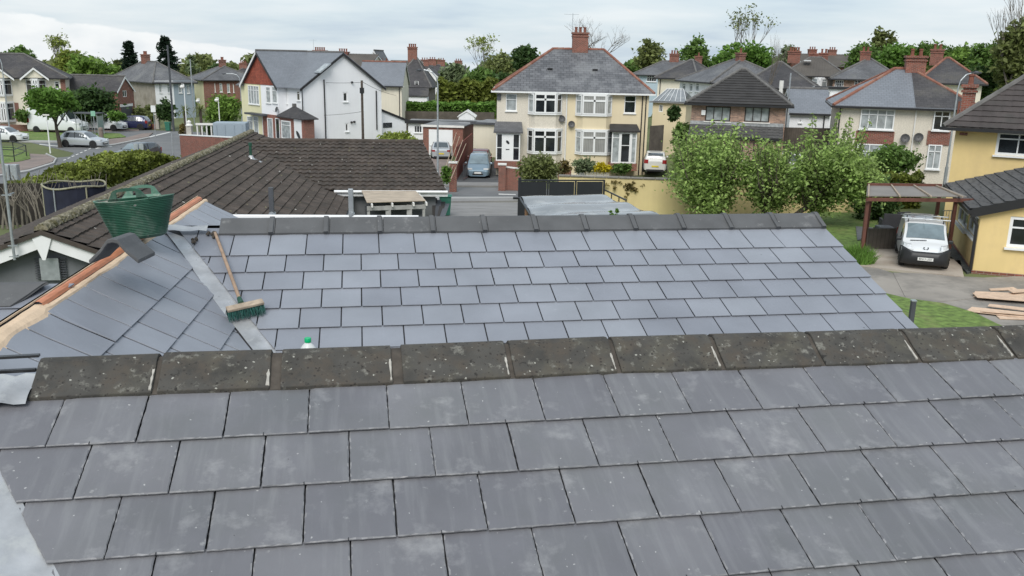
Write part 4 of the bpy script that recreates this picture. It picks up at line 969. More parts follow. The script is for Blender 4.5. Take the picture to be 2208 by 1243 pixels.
    if roofm in TILEGEO and roof!='flat':
        kw=TILEGEO[roofm]; 
        for f in faces:
            if len(f)==4 and (f[2]-f[3]).length<.02: f=f[:3]
            if (f[0]-f[1]).cross(f[2]-f[1]).length>.01: tiles(mb,[p+U for p in f],**kw)
        for f in faces: mb.poly([p+U*.4 for p in f])
    else:
        for f in faces:
            f=[p for i,p in enumerate(f) if (p-f[i-1]).length>.01]; n_=(f[1]-f[0]).cross(f[2]-f[0]).normalized(); mb.add([p+U for p in f]+[p-Z*.03 for p in f],[tuple(range(len(f))),tuple(range(2*len(f)-1,len(f)-1,-1))]+[(i,i+len(f),(i+1)%len(f)+len(f),(i+1)%len(f)) for i in range(len(f))])
    h.roof=mb.build('roof',roofm,h.root)
    ridgem=ridgem or 'ridge_grey'
    for p,q in hips:
        if (p-q).length<.05: continue
        mb=MB(); L_=(q-p).length; k=max(1,int(L_/.45)); 
        for i in range(k):
            a_=p+(q-p)*(i/k)+U*1.1; b_=p+(q-p)*((i+.97)/k)+U*1.1; mb.tube(a_,b_,.10,.115,7)
        mb.build('ridge_tiles',ridgem,h.roof)
    if roof=='hip' or roof=='gx':
        mb=MB(); mb.bar(e[0]+Vector((0,-.05,-.04)),e[1]+Vector((0,-.05,-.04)),.12,.12); 
        mb.build('gutter',gutter,h.root)
        if roof=='hip':
            mb=MB(); mb.bar(e[0]+Vector((-.05,0,-.04)),e[3]+Vector((-.05,0,-.04)),.12,.12); mb.build('gutter',gutter,h.root)
            mb=MB(); mb.bar(e[1]+Vector((.05,0,-.04)),e[2]+Vector((.05,0,-.04)),.12,.12); mb.build('gutter',gutter,h.root)
        mb=MB(); mb.obox((-ov,-ov+.02,E-dz-.03),(W+2*ov,0,0),(0,ov,0),(0,0,.02)); mb.build('soffit','old_white',h.root)
        if roof=='gx':
            for x_ in(-ov*.5,W+ov*.5-.03):
                for y0_,y1_ in((-ov,D*ridgeoff),(D+ov,D*ridgeoff)): mb=MB(); a_=Vector((x_,y0_,E-dz)); b_=Vector((x_,y1_,E+rise)); mb.prism([a_,b_,b_-Z*.2,a_-Z*.2],(.03,0,0)); mb.build('bargeboard',barge,h.root)
    if roof=='gy':
        for x_ in(-ov,W+ov):
            for y_ in(-ov*.6-.03,D+ov*.6): mb=MB(); a_=Vector((x_,y_,E-dz)); b_=Vector((W/2,y_,E+rise)); mb.prism([a_,b_,b_-Z*.24,a_-Z*.24],(0,.03,0)); mb.build('bargeboard',barge,h.root)
    for c in chim:
        fx,fy,w_,d_,up,pots=c[:6]; w_*=.75; d_*=.8; up*=.78; kw=c[6] if len(c)>6 else {}
        if roof=='gy': zr=E+rise*(1-abs(fx-.5)*2)
        else: zr=E+rise*(1-abs(fy-.5)*2) 
        chimney(h,(W*fx,D*fy),w_,d_,zr-.6,zr+up,pots=pots,**kw)
    return h
TILEGEO={'tile_dark':dict(gauge=.33,tw=.33,flat=True,step=.035,nu=2),'tile_purple':dict(gauge=.33,tw=.33,amp=.012,step=.035,nu=6)}
def pipe(h,x,y,z0,z1,m='gutter_black',side='F',name='downpipe'):
    mb=MB(); mb.tube((x,y,z0),(x,y,z1),.045,.045,6); return mb.build(name,m,h.root)
def dish(h,p,n=(0,-1,0)):
    mb=MB(); n=Vector(n).normalized(); c=Vector(p)+n*.22; mb.lathe(c,[(.02,-.07),(.15,-.045),(.27,.0),(.255,.01),(.14,-.035),(.02,-.055)],16,axis=n+Vector((0,0,.3))); mb.tube(Vector(p),c,.02,.02,5); mb.tube(c-Z*.3,c+n*.42-Z*.1,.012,.012,4); return mb.build('satellite_dish','dish_grey',h.root)
def bay(h,x0,x1,z0,z1,proj=.55,mt='upvc',nf=2,tr=.3,gm='glass_dark',splay=.45,roofm=None,apron=None,y=0,gms=None):
    # splayed bay: white framed lights all round
    pl=[(x0,y),(x0+splay,y-proj),(x1-splay,y-proj),(x1,y)]
    mb=MB(); mb.prism([(px_*.98+.02*(x0+x1)/2,py_+.06,z0-.05) for px_,py_ in pl]+[],(0,0,z1-z0+.1)); core=mb.build('bay',apron or mt,h.root)
    mb=MB(); c=(x0+x1)/2
    mb.prism([(c+(px_-c)*1.05,py_-.06,z1) for px_,py_ in pl],(0,0,.12)); mb.build('bay_trim',mt,core)
    mb=MB(); mb.prism([(c+(px_-c)*1.04,py_-.05,z0-.12) for px_,py_ in pl],(0,0,.10)); mb.build('bay_sill',mt,core)
    for i in range(3):
        a_=Vector((*pl[i],z0)); b_=Vector((*pl[i+1],z0)); u=(b_-a_); L_=u.length; u.normalize(); n=Vector((u.y,-u.x,0))
        window(h,core,a_+u*.02,u,L_-.04,z1-z0,n,nx=nf if i==1 else 1,tr=tr,gm=(gms[i] if gms else gm),sill=False,proud=.06,mw=.14 if i==1 else .05,ft=.10)
    return core
def HX(h,px,py,ax=1,val=0): return lpt(h,px,py,ax,val)
nt_=dict(gm='glass_net'); 
# ---- the cream pair across the road
h=house('pair of cream and pale yellow semi-detached houses with red hip tiles and tall chimney',(1072,197,70),(1400,203,70),9.5,3.0,wall='render_cream_dash',roofm='slate_roof_semi',ridgem='ridge_red',inset=(4.4,3.2),
 wins=[(1091,202,1114,240,dict(nx=1,tr=.35,gm='glass_net')),(1347,206,1370,245,dict(nx=1,tr=.35))],gutter='white_paint')
semi=h; W=h.W; E=h.E
xm=HX(h,1223,250).x
mb=MB(); wallp=[(xm,-.012,-.5),(W+.01,-.012,-.5),(W+.01,-.012,E),(xm,-.012,E)]
# right half paler yellow render, a skin set 1.2 cm proud with its own window opening
hw=[HX(h,1347,206),HX(h,1370,245)]
wallface(mb,(xm,-.012,0),Vector((1,0,0)),W-xm+.012,-.5,E-.02,[(hw[0].x-xm,hw[1].x-xm,hw[1].z,hw[0].z)],Vector((0,-1,0)),rev=.01)
# drop the back faces of the reveal so the window stays visible
mb.f=[f for f in mb.f if not all(abs(mb.v[i].y-(-.002))<1e-3 for i in f)]
mb.build('yellow_render','render_yellow_pale',h.root)
mb=MB(); mb.obox((W+.012,0,-.5),(0,9.5,0),(-.0115,0,0),(0,0,E+.45)); mb.build('yellow_render','render_yellow_pale',h.root)
for (xa,xb,yt,yb,gm,gs) in ((1139,1212,201,243,'glass_dark',['glass_net','glass_dark','glass_dark']),(1241,1320,204,246,'glass_blind',['glass_net','glass_blind','glass_net']),(1137,1212,279,327,'glass_dark',None),(1240,1320,281,329,'glass_dark',['glass_net','glass_blind','glass_net'])):
    a=HX(h,xa,yb); b=HX(h,xb,yt); bay(h,a.x,b.x,a.z,b.z-.05,proj=.6,gms=gs,gm=gm,mt='upvc')
for (xa,xb,yt,yb,m) in((1139,1212,246,277,'render_cream_dash'),(1241,1320,250,279,'render_yellow_pale'),(1137,1212,331,372,'render_cream_dash'),(1240,1320,333,366,'render_yellow_pale')):
    a=HX(h,xa,yb); b=HX(h,xb,yt); pl=[(a.x+.05,0),(a.x+.5,-.52),(b.x-.5,-.52),(b.x-.05,0)]; mb=MB(); mb.prism([(x,y,a.z) for x,y in pl],(0,0,b.z-a.z)); mb.build('bay_apron',m,h.root)
dish(h,HX(h,1211,256)); dish(h,HX(h,1232,268))
x=HX(h,1221,250).x; pipe(h,x,-.06,0,E-.1,'white_paint'); x=HX(h,1384,300).x
for dx in(0,.28): pipe(h,W-.5+dx,-.07,0,E-.2)
mb=MB(); p=HX(h,1076,209); mb.box((p.x,-.08,p.z),(.3,.1,.45)); mb.build('alarm_box','dark_grey',h.root)
# chimney
rx=HX(h,1250,110,1,4.75).x; chimney(h,(rx,4.75),1.25,.9,E+2.4,E+3.0+1.35,pots=3,aer=True)
def dark_vent(px,py):
    p=HX(h,px,py,1,2.2); mb=MB(); zz=E+3.0*(2.2/4.75)+.12; mb.box((p.x,2.2,zz),(.4,.3,.1)); mb.build('roof_vent','gutter_black',h.roof)
dark_vent(1186,146); dark_vent(1284,128)
# porches
def porch(h,xa,xb,yr,ye,yb,depth,doorx,glazed,roofm,label):
    y=-depth; a=HX(h,xa,yb,1,y); b=HX(h,xb,ye,1,y); x0,x1=a.x,b.x; z0,z1=max(a.z,0.05),b.z
    mb=MB(); r0=HX(h,(xa+xb)/2,yr,1,0).z; c=[(x0-.2,y-.2,z1),(x1+.2,y-.2,z1),(x1+.1,0,r0),(x0-.1,0,r0)]; mb.prism(c,(0,0,.12)); pr=mb.build('porch_roof',roofm,h.root)
    mb=MB(); mb.obox((x0,y+.08,z0),(x1-x0,0,0),(0,depth-.09,0),(0,0,z1-z0)); body=mb.build('porch','old_white' if not glazed else 'glass_dark',h.root)
    d0=HX(h,doorx[0],yb,1,y).x; d1=HX(h,doorx[1],yb,1,y).x; X=Vector((1,0,0)); N_=Vector((0,-1,0))
    for s0,s1 in((x0,d0),(d1,x1)): window(h,body,(s0,y,z0),X,s1-s0,z1-z0-.02,N_,nx=1,tr=.52 if not glazed else .18,sill=False,proud=.02,ft=.09,gm='glass_dark' if not glazed else 'glass_net')
    mb=MB()
    if not glazed:
        mb.obox((d0,y-.01,z0),(d1-d0,0,0),(0,.09,0),(0,0,z1-z0-.02)); d=mb.build('door','upvc',body)
        mb=MB(); mb.lathe(((d0+d1)/2,y-.03,z0+(z1-z0)*.68),[(.09,0),(.09,.02),(.06,.03)],12,axis=(0,-1,0),sy=1.9); mb.build('door_light','glass_dark',d)
        mb=MB(); mb.box(((d0+d1)/2,y-.03,z0+(z1-z0)*.42),(.28,.03,.05)); mb.build('letter_box','gutter_black',d)
    else: window(h,body,(d0,y,z0),X,d1-d0,z1-z0-.02,N_,nx=1,tr=.42,sill=False,proud=.025,ft=.11,name='door')
    mb=MB(); mb.obox((x0-.1,y-.15,z0-.55),(x1-x0+.2,0,0),(0,depth+.1,0),(0,0,.54)); mb.build('doorstep','brick_red',h.root)
porch(h,1069,1122,266,288,347,1.3,(1084,1104),False,'slate_roof_grey','')
porch(h,1317,1374,271,286,352,1.2,(1335,1358),True,'tile_dark','')
# ---- chalet style house with brown frames
h=house('brick and tile house with steep dark tiled roof and brown windows behind the orchard trees',(1492,224,57.2),(1696,229,55.7),7.6,1.9,wall='brick_mixed',roofm='tile_dark',inset=(2.85,2.8),fm='frame_brown',
 wins=[(1522,229,1574,263,dict(nx=3,tr=.0,gm='glass_net')),(1607,230,1658,265,dict(nx=3,tr=.0,gm='glass_net'))],ridgem='ridge_grey',zb=1.2)
a=HX(h,1488,268,1,-.05); b=HX(h,1690,268,1,-.05); c=HX(h,1690,300,1,-1.1)
mb=MB(); tiles(mb,[(a.x,-1.2,c.z),(b.x,-1.2,c.z),(b.x,-.02,a.z),(a.x,-.02,a.z)],gauge=.33,tw=.33,flat=True,step=.03,nu=2); mb.build('apron_roof','tile_grey',h.root)
mb=MB(); mb.obox((a.x,-.06,a.z+.01),(b.x-a.x,0,0),(0,.05,0),(0,0,.22)); mb.build('flashing','lead',h.root)
mb=MB(); mb.obox((a.x,-1.25,c.z-.16),(b.x-a.x,0,0),(0,.08,0),(0,0,.14)); mb.build('gutter','gutter_black',h.root)
mb=MB(); mb.obox((a.x+.1,-1.0,0),(b.x-a.x-.2,0,0),(0,.95,0),(0,0,c.z-.2)); mb.build('lower_wall','brick_mixed',h.root)
for xa,xb in((1540,1600),(1625,1650)):
    p=HX(h,xa,308,1,-1.0); q_=HX(h,xb,345,1,-1.0); window(h,h.root,(p.x,-1.0,q_.z),(1,0,0),q_.x-p.x,p.z-q_.z,(0,-1,0),nx=3,fm='frame_brown',proud=.03)
mb=MB(); p=HX(h,1517,243,1,0); mb.box((p.x,-.06,p.z),(.25,.12,.3)); mb.build('alarm_box','white_paint',h.root)
# ---- beige pair on the right
h=house('beige semi-detached pair with red brick panels between the windows and a stout chimney',(1809,230,55),(2105,237,52.9),7.6,2.0,wall='render_cream_dash',roofm='slate_roof_blue',ridgem='ridge_red',inset=(3.3,3.3),
 wins=[],zb=1.7)
p0=lambda x,y:HX(h,x,y)
X=Vector((1,0,0)); N_=Vector((0,-1,0))
def flatwin(x0,y0,x1,y1,**k):
    a=p0(x0,y1); b=p0(x1,y0); k.setdefault('nx',4); k.setdefault('tr',.28); window(h,h.root,(a.x,-.09,a.z),X,b.x-a.x,b.z-a.z,N_,proud=.02,**k)
flatwin(1852,237,1931,278,gm='glass_net'); flatwin(2009,240,2050,281,nx=2,gm='glass_dark'); flatwin(1995,313,2032,364,nx=2,gm='glass_net'); flatwin(1842,313,1930,368,nx=3,gm='glass_net')
for x0,x1,y0,y1 in((1843,1929,285,311),(1997,2050,284,312)):
    a=p0(x0,y1); b=p0(x1,y0); mb=MB(); mb.obox((a.x,-.07,a.z),(b.x-a.x,0,0),(0,.069,0),(0,0,b.z-a.z)); mb.build('brick_panel','brick_red',h.root)
dish(h,p0(1951,298)); dish(h,p0(1980,296)); pipe(h,.1,-.08,0,h.E-.2); pipe(h,p0(1968,300).x,-.05,0,h.E-.1,'old_white')
rx=HX(h,1971,160,1,3.8).x; chimney(h,(rx,3.8),1.15,.9,h.E+1.4,h.E+2.0+.85,pots=2)
# older darker right half of the roof
xm=p0(1972,240).x; E=h.E
mb=MB(); sp=2.0/3.8; yy=lambda v:E+sp*v+.085
mb.poly([(xm,-.34,yy(-.34)),(h.W+.3,-.34,yy(-.34)),(h.W-3.3,3.75,yy(3.75)),(xm,3.75,yy(3.75))]); mb.build('old_slates','slate_roof_dark',h.roof)
# ---- yellow house with pantiled roof, right edge
h=house('yellow rendered house with dark purple pantiled roof and tall brick chimney, right edge',(2061,280,36.5),(2300,289,34.6),7.5,3.0,wall='render_yellow',roofm='tile_purple',inset=(3.9,3.6),Wd=12,wins=[(2152,284,2240,340,dict(nx=2,tr=.30,gm='glass_dark',ft=.10))],over=.45,zb=1.6)
yel=h; E=h.E
cc=HX(h,2083,250,1,3.1); chimney(h,(cc.x,cc.y),.5,.42,E-.2,HX(h,2083,183,1,cc.y).z,pots=1); 
mb=MB(); p=HX(h,2078,289,1,0); mb.box((p.x,-.08,p.z),(.28,.14,.10)); mb.build('security_light','brick_red',h.root)
pipe(h,cc.x-.32,cc.y-.2,E-.1,cc.z+.6,'terracotta')
mb=MB(); mb.lathe((3.95,3.75,E+3.12),[(.05,-.05),(.16,0),(.15,.1),(.06,.16)],9,sx=1.3); mb.build('mortar_cap','ridge_red',h.roof)
# extension with its lean-to roof
C0=G(2096,588); EZ=2.5
rzx=h.rz; ex=Vector((math.cos(rzx),math.sin(rzx),0)); 
pe0=at(2119,449,C0.y+.1); pe1=at(2062,398,0.0001+36.0)
ext_=thing('extension','yellow single storey extension with grey tiled lean-to roof, nearest corner by the van','extension',C0)
top=pe0.z
back=at(2062,402,34.6); 
ey=Vector((back.x-pe0.x,back.y-pe0.y,0)); eL=ey.length; ey.normalize()
ex2=Vector((ey.y,-ey.x,0))
ze=(pe0.z)
# side wall (faces left, with two windows) and front wall
class E2: pass
F=Matrix.Translation(Vector((C0.x,C0.y,2.5)))@Matrix.Rotation(math.atan2(ex2.y,ex2.x),4,'Z'); XF[ext_]=F; ext_.location=F.translation; ext_.rotation_euler=(0,0,math.atan2(ex2.y,ex2.x))
e=E2(); e.inv=F.inverted(); e.root=ext_; eh=ze-2.5-.18; LW=9.0; rs=.30
def sidewin(x0,y0,x1,y1):
    a=lpt(e,x0,y0,0,0); b=lpt(e,x1,y1,0,0); return (min(a.y,b.y),max(a.y,b.y),min(a.z,b.z),max(a.z,b.z))
s1=sidewin(2068,441,2083,500); s2=sidewin(2092,450,2104,516)
a=lpt(e,2154,546-10,1,0); fa=lpt(e,2169,533,1,0); fb=lpt(e,2169,466,1,0)
fw=(fa.x,fa.x+1.9,fa.z,fb.z)
mb=MB(); wallface(mb,(0,0,0),Vector((0,1,0)),eL,-.5,eh,[s1,s2],Vector((-1,0,0))); wallface(mb,(0,0,0),Vector((1,0,0)),LW,-.5,eh,[fw],Vector((0,-1,0)))
mb.poly([(0,0,eh),(LW,0,eh),(LW,0,eh+LW*rs)]); mb.build('wall','render_yellow',ext_)
for s_ in(s1,s2): window(e,ext_,(0,s_[0],s_[2]),(0,1,0),s_[1]-s_[0],s_[3]-s_[2],(-1,0,0),nx=2,tr=0,ft=.08,proud=-.03)
window(e,ext_,(fw[0],0,fw[2]),(1,0,0),fw[1]-fw[0],fw[3]-fw[2],(0,-1,0),nx=1,tr=.36,ft=.10,proud=-.03,gm='glass_dark')
mb=MB(); r0=[(-.32,-.18,eh+.02),(LW,-.18,eh+.02+(LW+.32)*rs),(LW,eL+.1,eh+.02+(LW+.32)*rs),(-.32,eL+.1,eh+.02)]
mb2=[Vector(v) for v in r0]
tiles(mb,[mb2[0],mb2[3],mb2[2],mb2[1]],gauge=.34,tw=.42,flat=True,step=.035,nu=2,lift=.14); mb.build('roof','tile_grey',ext_)
mb=MB(); mb.prism([v+Z*.02 for v in mb2],(0,0,.10)); mb.build('roof_deck','gutter_black',ext_)
mb=MB(); mb.bar(mb2[0]+Z*.05-Vector((.05,.06,0)),mb2[3]+Z*.05-Vector((.05,0,0)),.13,.12); mb.build('gutter','gutter_black',ext_)
mb=MB(); mb.prism([mb2[0]-Vector((0,.03,.14)),mb2[1]-Vector((0,.03,.14)),mb2[1]+Vector((0,-.03,.16)),mb2[0]+Vector((0,-.03,.16))],(0,.05,0)); mb.build('bargeboard','gutter_black',ext_)
mb=MB(); mb.path([(-.3,-.1,eh+.0),(-.08,-.06,eh-.35),(-.07,-.05,.1)],.05,8); mb.build('downpipe','gutter_black',ext_)
mb=MB(); mb.obox((-.03,-.03,-.3),(LW,0,0),(0,.029,0),(0,0,.38)); mb.obox((-.03,0,-.3),(0.029,0,0),(0,eL,0),(0,0,.38)); mb.build('plinth','brick_red',ext_)
for (fx,fy,l) in((3.0,3.4,1.9),(3.6,2.5,2.2),(4.6,1.5,1.6)):
    mb=MB(); mb.obox((fx,fy,eh+.26+(fx+.32)*rs),Vector((l,0,l*rs)),(0,.2,0),(0,0,.05)); mb.build('lead_strip','galv',ext_)
# ================================================================ the white corner house
X=Vector((1,0,0)); Y_=Vector((0,1,0))
h=house('white rendered corner house with red tile-hung gable and grey slate roof',(652,193,86),(822,190,92),12.5,3.1,wall='render_white',roofm='slate_roof_blue',roof='gy',over=.4,barge='gutter_black',ridgem='ridge_grey',
 wins=[(739,199,750,220,dict(nx=1,tr=0,ft=.12)),(744,266,752,284,dict(nx=1,tr=0,ft=.12))],zb=.1)
E=h.E; W=h.W; V=lambda px,x=0,py=200:lpt(h,px,py,0,x).y; Zp=lambda px,py,x=0:lpt(h,px,py,0,x).z
XB=-.9; v0=V(600,XB); v1=V(527,XB); vm=(v0+v1)/2; ER=E+3.1
mb=MB(); mb.obox((XB,v0,-1),(W/2-XB,0,0),(0,vm-v0-.0,0),(0,0,E+1)); mb.build('wing_wall','render_white',h.root)
mb=MB(); mb.obox((XB,vm+.001,-1),(W/2-XB,0,0),(0,v1-vm,0),(0,0,E+1)); mb.build('wing_wall','render_lemon',h.root)
mb=MB(); mb.prism([(XB-.05,v0-.05,E-.1),(XB-.05,v1+.05,E-.1),(XB-.05,vm,ER-.2)],(.3,0,0)); mb.build('tile_hung_gable','tile_hanging_red',h.root)
ovx=XB-.35
for s_,vv in((-1,v0-.35),(1,v1+.35)):
    dzz=.35*3.1/((v1-v0)/2); f=[Vector((ovx,vv,E-dzz)),Vector((W/2,vv,E-dzz)),Vector((W/2,vm,ER)),Vector((ovx,vm,ER))]
    if s_>0: f=f[::-1]
    mb=MB(); mb.add([p+Z*.08 for p in f]+[p-Z*.02 for p in f],[(0,1,2,3),(7,6,5,4),(0,4,5,1),(1,5,6,2),(2,6,7,3),(3,7,4,0)]); mb.build('wing_roof','slate_roof_blue',h.roof)
    a_=Vector((ovx-.03,vv,E-dzz)); b_=Vector((ovx-.03,vm,ER)); mb=MB(); mb.prism([a_,b_,b_-Z*.26,a_-Z*.26],(.05,0,0)); mb.build('bargeboard','white_paint' if s_>0 else 'gutter_black',h.root)
mb=MB(); mb.tube((ovx,vm,ER+.1),(W/2,vm,ER+.1),.1,.1,7); mb.build('ridge_tiles','ridge_grey',h.roof)
def lw(x0,y0,x1,y1,xp,**k):
    a=lpt(h,x0,y1,0,xp); b=lpt(h,x1,y0,0,xp); ya,yb=min(a.y,b.y),max(a.y,b.y)
    za,zb_=min(a.z,b.z),max(a.z,b.z); k.setdefault('tr',.25); window(h,h.root,(xp,ya,za),Y_,yb-ya,zb_-za,-X,proud=.05,**k)
lw(537,186,558,224,XB,nx=4,gm='glass_net'); lw(575,188,583,222,XB,nx=1,gm='glass_net'); lw(588,188,597,222,XB,nx=1,gm='glass_net')
lw(610,190,619,223,0,nx=1,gm='glass_net'); lw(641,197,647,217,0,nx=1); 
lw(535,252,545,290,XB,nx=1,gm='glass_net'); lw(549,252,557,290,XB,nx=1,gm='glass_net')
mb=MB(); a=V(562,XB-.8); b=V(524,XB-.8); mb.obox((XB-.8,min(a,b),Zp(540,248,XB-.8)),(.8,0,0),(0,abs(b-a),0),(0,0,.18)); mb.build('door_canopy','dark_grey',h.root)
# far lemon return with its own small hip
mb=MB(); mb.obox((-.2,v1,-1),(W/2,0,0),(0,2.2,0),(0,0,E+.6)); mb.build('wing_wall','render_lemon',h.root)
mb=MB(); mb.prism([(-.6,v1-.1,E-.4),(-.6,v1+2.6,E-.4),(1.2,v1+1.2,E+.8),(1.2,v1-.1,E+.8)],(0,0,.08)); mb.build('wing_roof','slate_roof_grey',h.roof)
# porch bay: brick, white door, slate hipped roof
XP=-1.1; pa=V(656,XP,290); pb=V(568,XP,290); zt=Zp(600,250,XP); ztop=lpt(h,632,228,0,XP/2).z
mb=MB(); mb.obox((XP,pa,-.8),(-XP-.01,0,0),(0,pb-pa,0),(0,0,zt+.8)); po=mb.build('porch','brick_red',h.root)
mb=MB(); m_=V(597,XP); r0=[(XP-.25,pa-.3,zt),(.3,pa-.3,zt),(.3,m_,zt),(XP-.25,m_,zt)]; ap=(XP/2-.1,(pa+m_)/2,ztop)
r0=[Vector(p) for p in r0]; ap=Vector(ap); mb.add(r0+[ap]+[p-Z*.1 for p in r0],[(0,1,4),(1,2,4),(2,3,4),(3,0,4),(8,7,6,5),(0,5,6,1),(1,6,7,2),(2,7,8,3),(3,8,5,0)]); mb.build('porch_roof','slate_roof_dark',h.root)
mb=MB(); mb.box((XP/2-.1,(pa+m_)/2,ztop+.05),(.3,.3,.3)); mb.build('roof_finial','ridge_grey',h.roof)
def pw(x0,y0,x1,y1,**k): 
    a=lpt(h,x0,y1,0,XP); b=lpt(h,x1,y0,0,XP); window(h,po,(XP,min(a.y,b.y),min(a.z,b.z)),Y_,abs(b.y-a.y),abs(b.z-a.z),-X,proud=.06,sill=False,**k)
pw(608,262,627,299,nx=1,tr=.25,gm='glass_net',ft=.12); pw(579,256,588,299,nx=1,tr=0,gm='glass_net'); pw(596,256,603,299,nx=1,tr=0)
a=lpt(h,636,302,0,XP); b=lpt(h,650,258,0,XP); mb=MB(); mb.obox((XP-.04,min(a.y,b.y),-.4),(.06,0,0),(0,abs(a.y-b.y),0),(0,0,b.z+.4)); d=mb.build('door','upvc',po)
mb=MB(); mb.lathe((XP-.06,(a.y+b.y)/2-.1,(b.z)*.5),[(.2,0),(.2,.03)],14,axis=(-1,0,0),sx=2.4); mb.build('door_light','glass_dark',d)
dish(h,(XB-.05,V(600,XB),Zp(600,236,XB)),(-1,0,0))
# pipes, flues and the gable rainwater pipe
def gp(px,y0,y1,m='gutter_black'): a=HX(h,px,y1); b=HX(h,px,y0); mb=MB(); mb.tube((a.x,-.07,max(a.z,0)),(a.x,-.07,b.z),.065,.065,6); mb.build('downpipe',m,h.root)
gp(702,172,302); gp(812,196,280); mb=MB(); mb.tube((-.1,-.1,0),(-.1,-.1,E-.3),.05,.05,6); mb.build('downpipe','gutter_black',h.root)
for px,py in((757,264),(763,263),(758,178)): p=HX(h,px,py); mb=MB(); mb.tube((p.x,.0,p.z),(p.x,-.2,p.z),.1,.1,8); mb.build('flue','gutter_black',h.root)
# roof window
mb=MB(); p=lpt(h,695,148,0,W*.23); zz=E+3.1*.46+.14; sl=Vector((1,0,3.1/(W/2))).normalized(); mb.obox(Vector((W*.17,p.y-.5,E+3.1*.34+.12)),sl*1.5,Y_*1.1,Vector((-sl.z,0,sl.x))*.08); rw=mb.build('roof_window','galv',h.roof)
mb=MB(); mb.obox(Vector((W*.17,p.y-.5,E+3.1*.34+.12))+sl*.15+Y_*.12+Vector((-sl.z,0,sl.x))*.085,sl*1.2,Y_*.86,Vector((-sl.z,0,sl.x))*.01); mb.build('pane','glass_net',rw)
# lean-to on the right end
a=HX(h,822,240,1,1.0); b=HX(h,876,262,1,1.0); mb=MB(); mb.prism([(a.x,1.0,-1),(b.x,1.0,-1),(b.x,1.0,b.z),(a.x,1.0,a.z)],(0,4,0)); mb.build('lean_to','render_white',h.root)
mb=MB(); mb.prism([(a.x-.1,.85,a.z+.02),(b.x+.2,.85,b.z-.05),(b.x+.2,.85,b.z+.15),(a.x-.1,.85,a.z+.25)],(0,4.4,0)); mb.build('lean_to_roof','gutter_black',h.root)
q_=HX(h,826,276,1,1.0); mb=MB(); mb.obox((q_.x,.95,q_.z),(1.1,0,0),(0,.06,0),(0,0,.5)); mb.build('window','glass_dark',h.root)
# ================================================================ houses further off
def far(label,L,Rr,D,rise,**k):
    k.setdefault('over',.35); return house(label,L,Rr,D,rise,**k)
hb=far('cream rear wing with a grey slate roof directly behind the white corner house',(775,186,101),(866,186,101),6.5,2.3,wall='render_cream',roofm='slate_roof_blue',roof='gx',ridgem='ridge_red',barge='old_white')
pipe(hb,hb.W-.25,-.06,0,hb.E-.2)
h6=far('grey brick house with pyramid slate roof and four-pot chimney right of the white corner house',(850,188,124),(926,190,124),9,3.6,wall='brick_grey',roofm='slate_roof_dark',inset=(2.6,2.4),wins=[(868,173+2,874,190,dict(nx=1)),(894,175,903,190,dict(nx=1))],chim=[(.42,.5,1.7,.8,1.9,4)])
mb=MB(); a=HX(h6,866,208,1,-2.5); b=HX(h6,925,189,1,0); c=HX(h6,924,208,1,-2.5); mb.prism([(a.x,-2.5,a.z),(c.x,-2.5,a.z),(b.x,0,b.z),(a.x,0,b.z)],(0,0,.12)); mb.build('lower_roof','slate_roof_dark',h6.root)
mb=MB(); mb.obox((a.x+.2,-2.3,-.5),(c.x-a.x-.4,0,0),(0,2.2,0),(0,0,a.z+.45)); mb.build('lower_wall','render_white',h6.root)
t1=far('terrace roof with tall brick chimneys just showing over the white corner house',(640,148,128),(790,153,126),9,1.9,wall='render_cream',roofm='slate_roof_brown',roof='gx')
for px,top,wd_,np_ in((690,109,1.9,5),(740,112,1.6,4),(764,126,1.3,1)):
    p=lpt(t1,px,top,1,4.5); chimney(t1,(p.x,4.5),wd_,.8,t1.E+.8,p.z,pots=np_,aer=(px==690))
g1=far('small cream gabled house with white bargeboards between the two chimneys, beyond the rear wing',(786,158,134),(829,159,134),9,2.6,wall='render_cream',roofm='slate_roof_grey',roof='gy')
for px,top,np_ in((808,128,1),(829,133,2)): p=lpt(g1,px,top,1,3.5); chimney(g1,(p.x,3.5),.9 if np_==1 else 1.5,.7,g1.E+.6,p.z,pots=np_,along='x')
for i,(x0,x1,ye,yr,lab,wl_) in enumerate(((838,905,157,143,'brown roofed house seen between the chimneys and the grey brick house','render_cream'),(902,948,172,150,'distant white gabled house left of the lamp head','render_white'))):
    f=far(lab,(x0,ye,185+8*i),(x1,ye+1,185+8*i),9,2.1,wall=wl_,roofm='slate_roof_brown' if i==0 else 'slate_roof_dark',roof='gx' if i==0 else 'gy')
r_=0
for px,py,Yd,lab in((912,148,200,'leftmost of the four distant chimneyed roofs left of the lamp head'),(929,146,205,'second from left of the distant chimneyed roofs left of the lamp head'),(948,147,210,'distant chimneyed roof directly behind the lamp head'),(986,148,215,'distant chimneyed roof just right of the lamp head, above the trees')):
    f=far(lab,(px-16,py+12,Yd),(px+16,py+12,Yd),8,1.6,wall='render_taupe',roofm='slate_roof_dark',roof='gx',group='distant roofs on the skyline')
    chimney(f,(f.W/2,4),1.8,.9,f.E+1.2,f.E+2.9,pots=3)
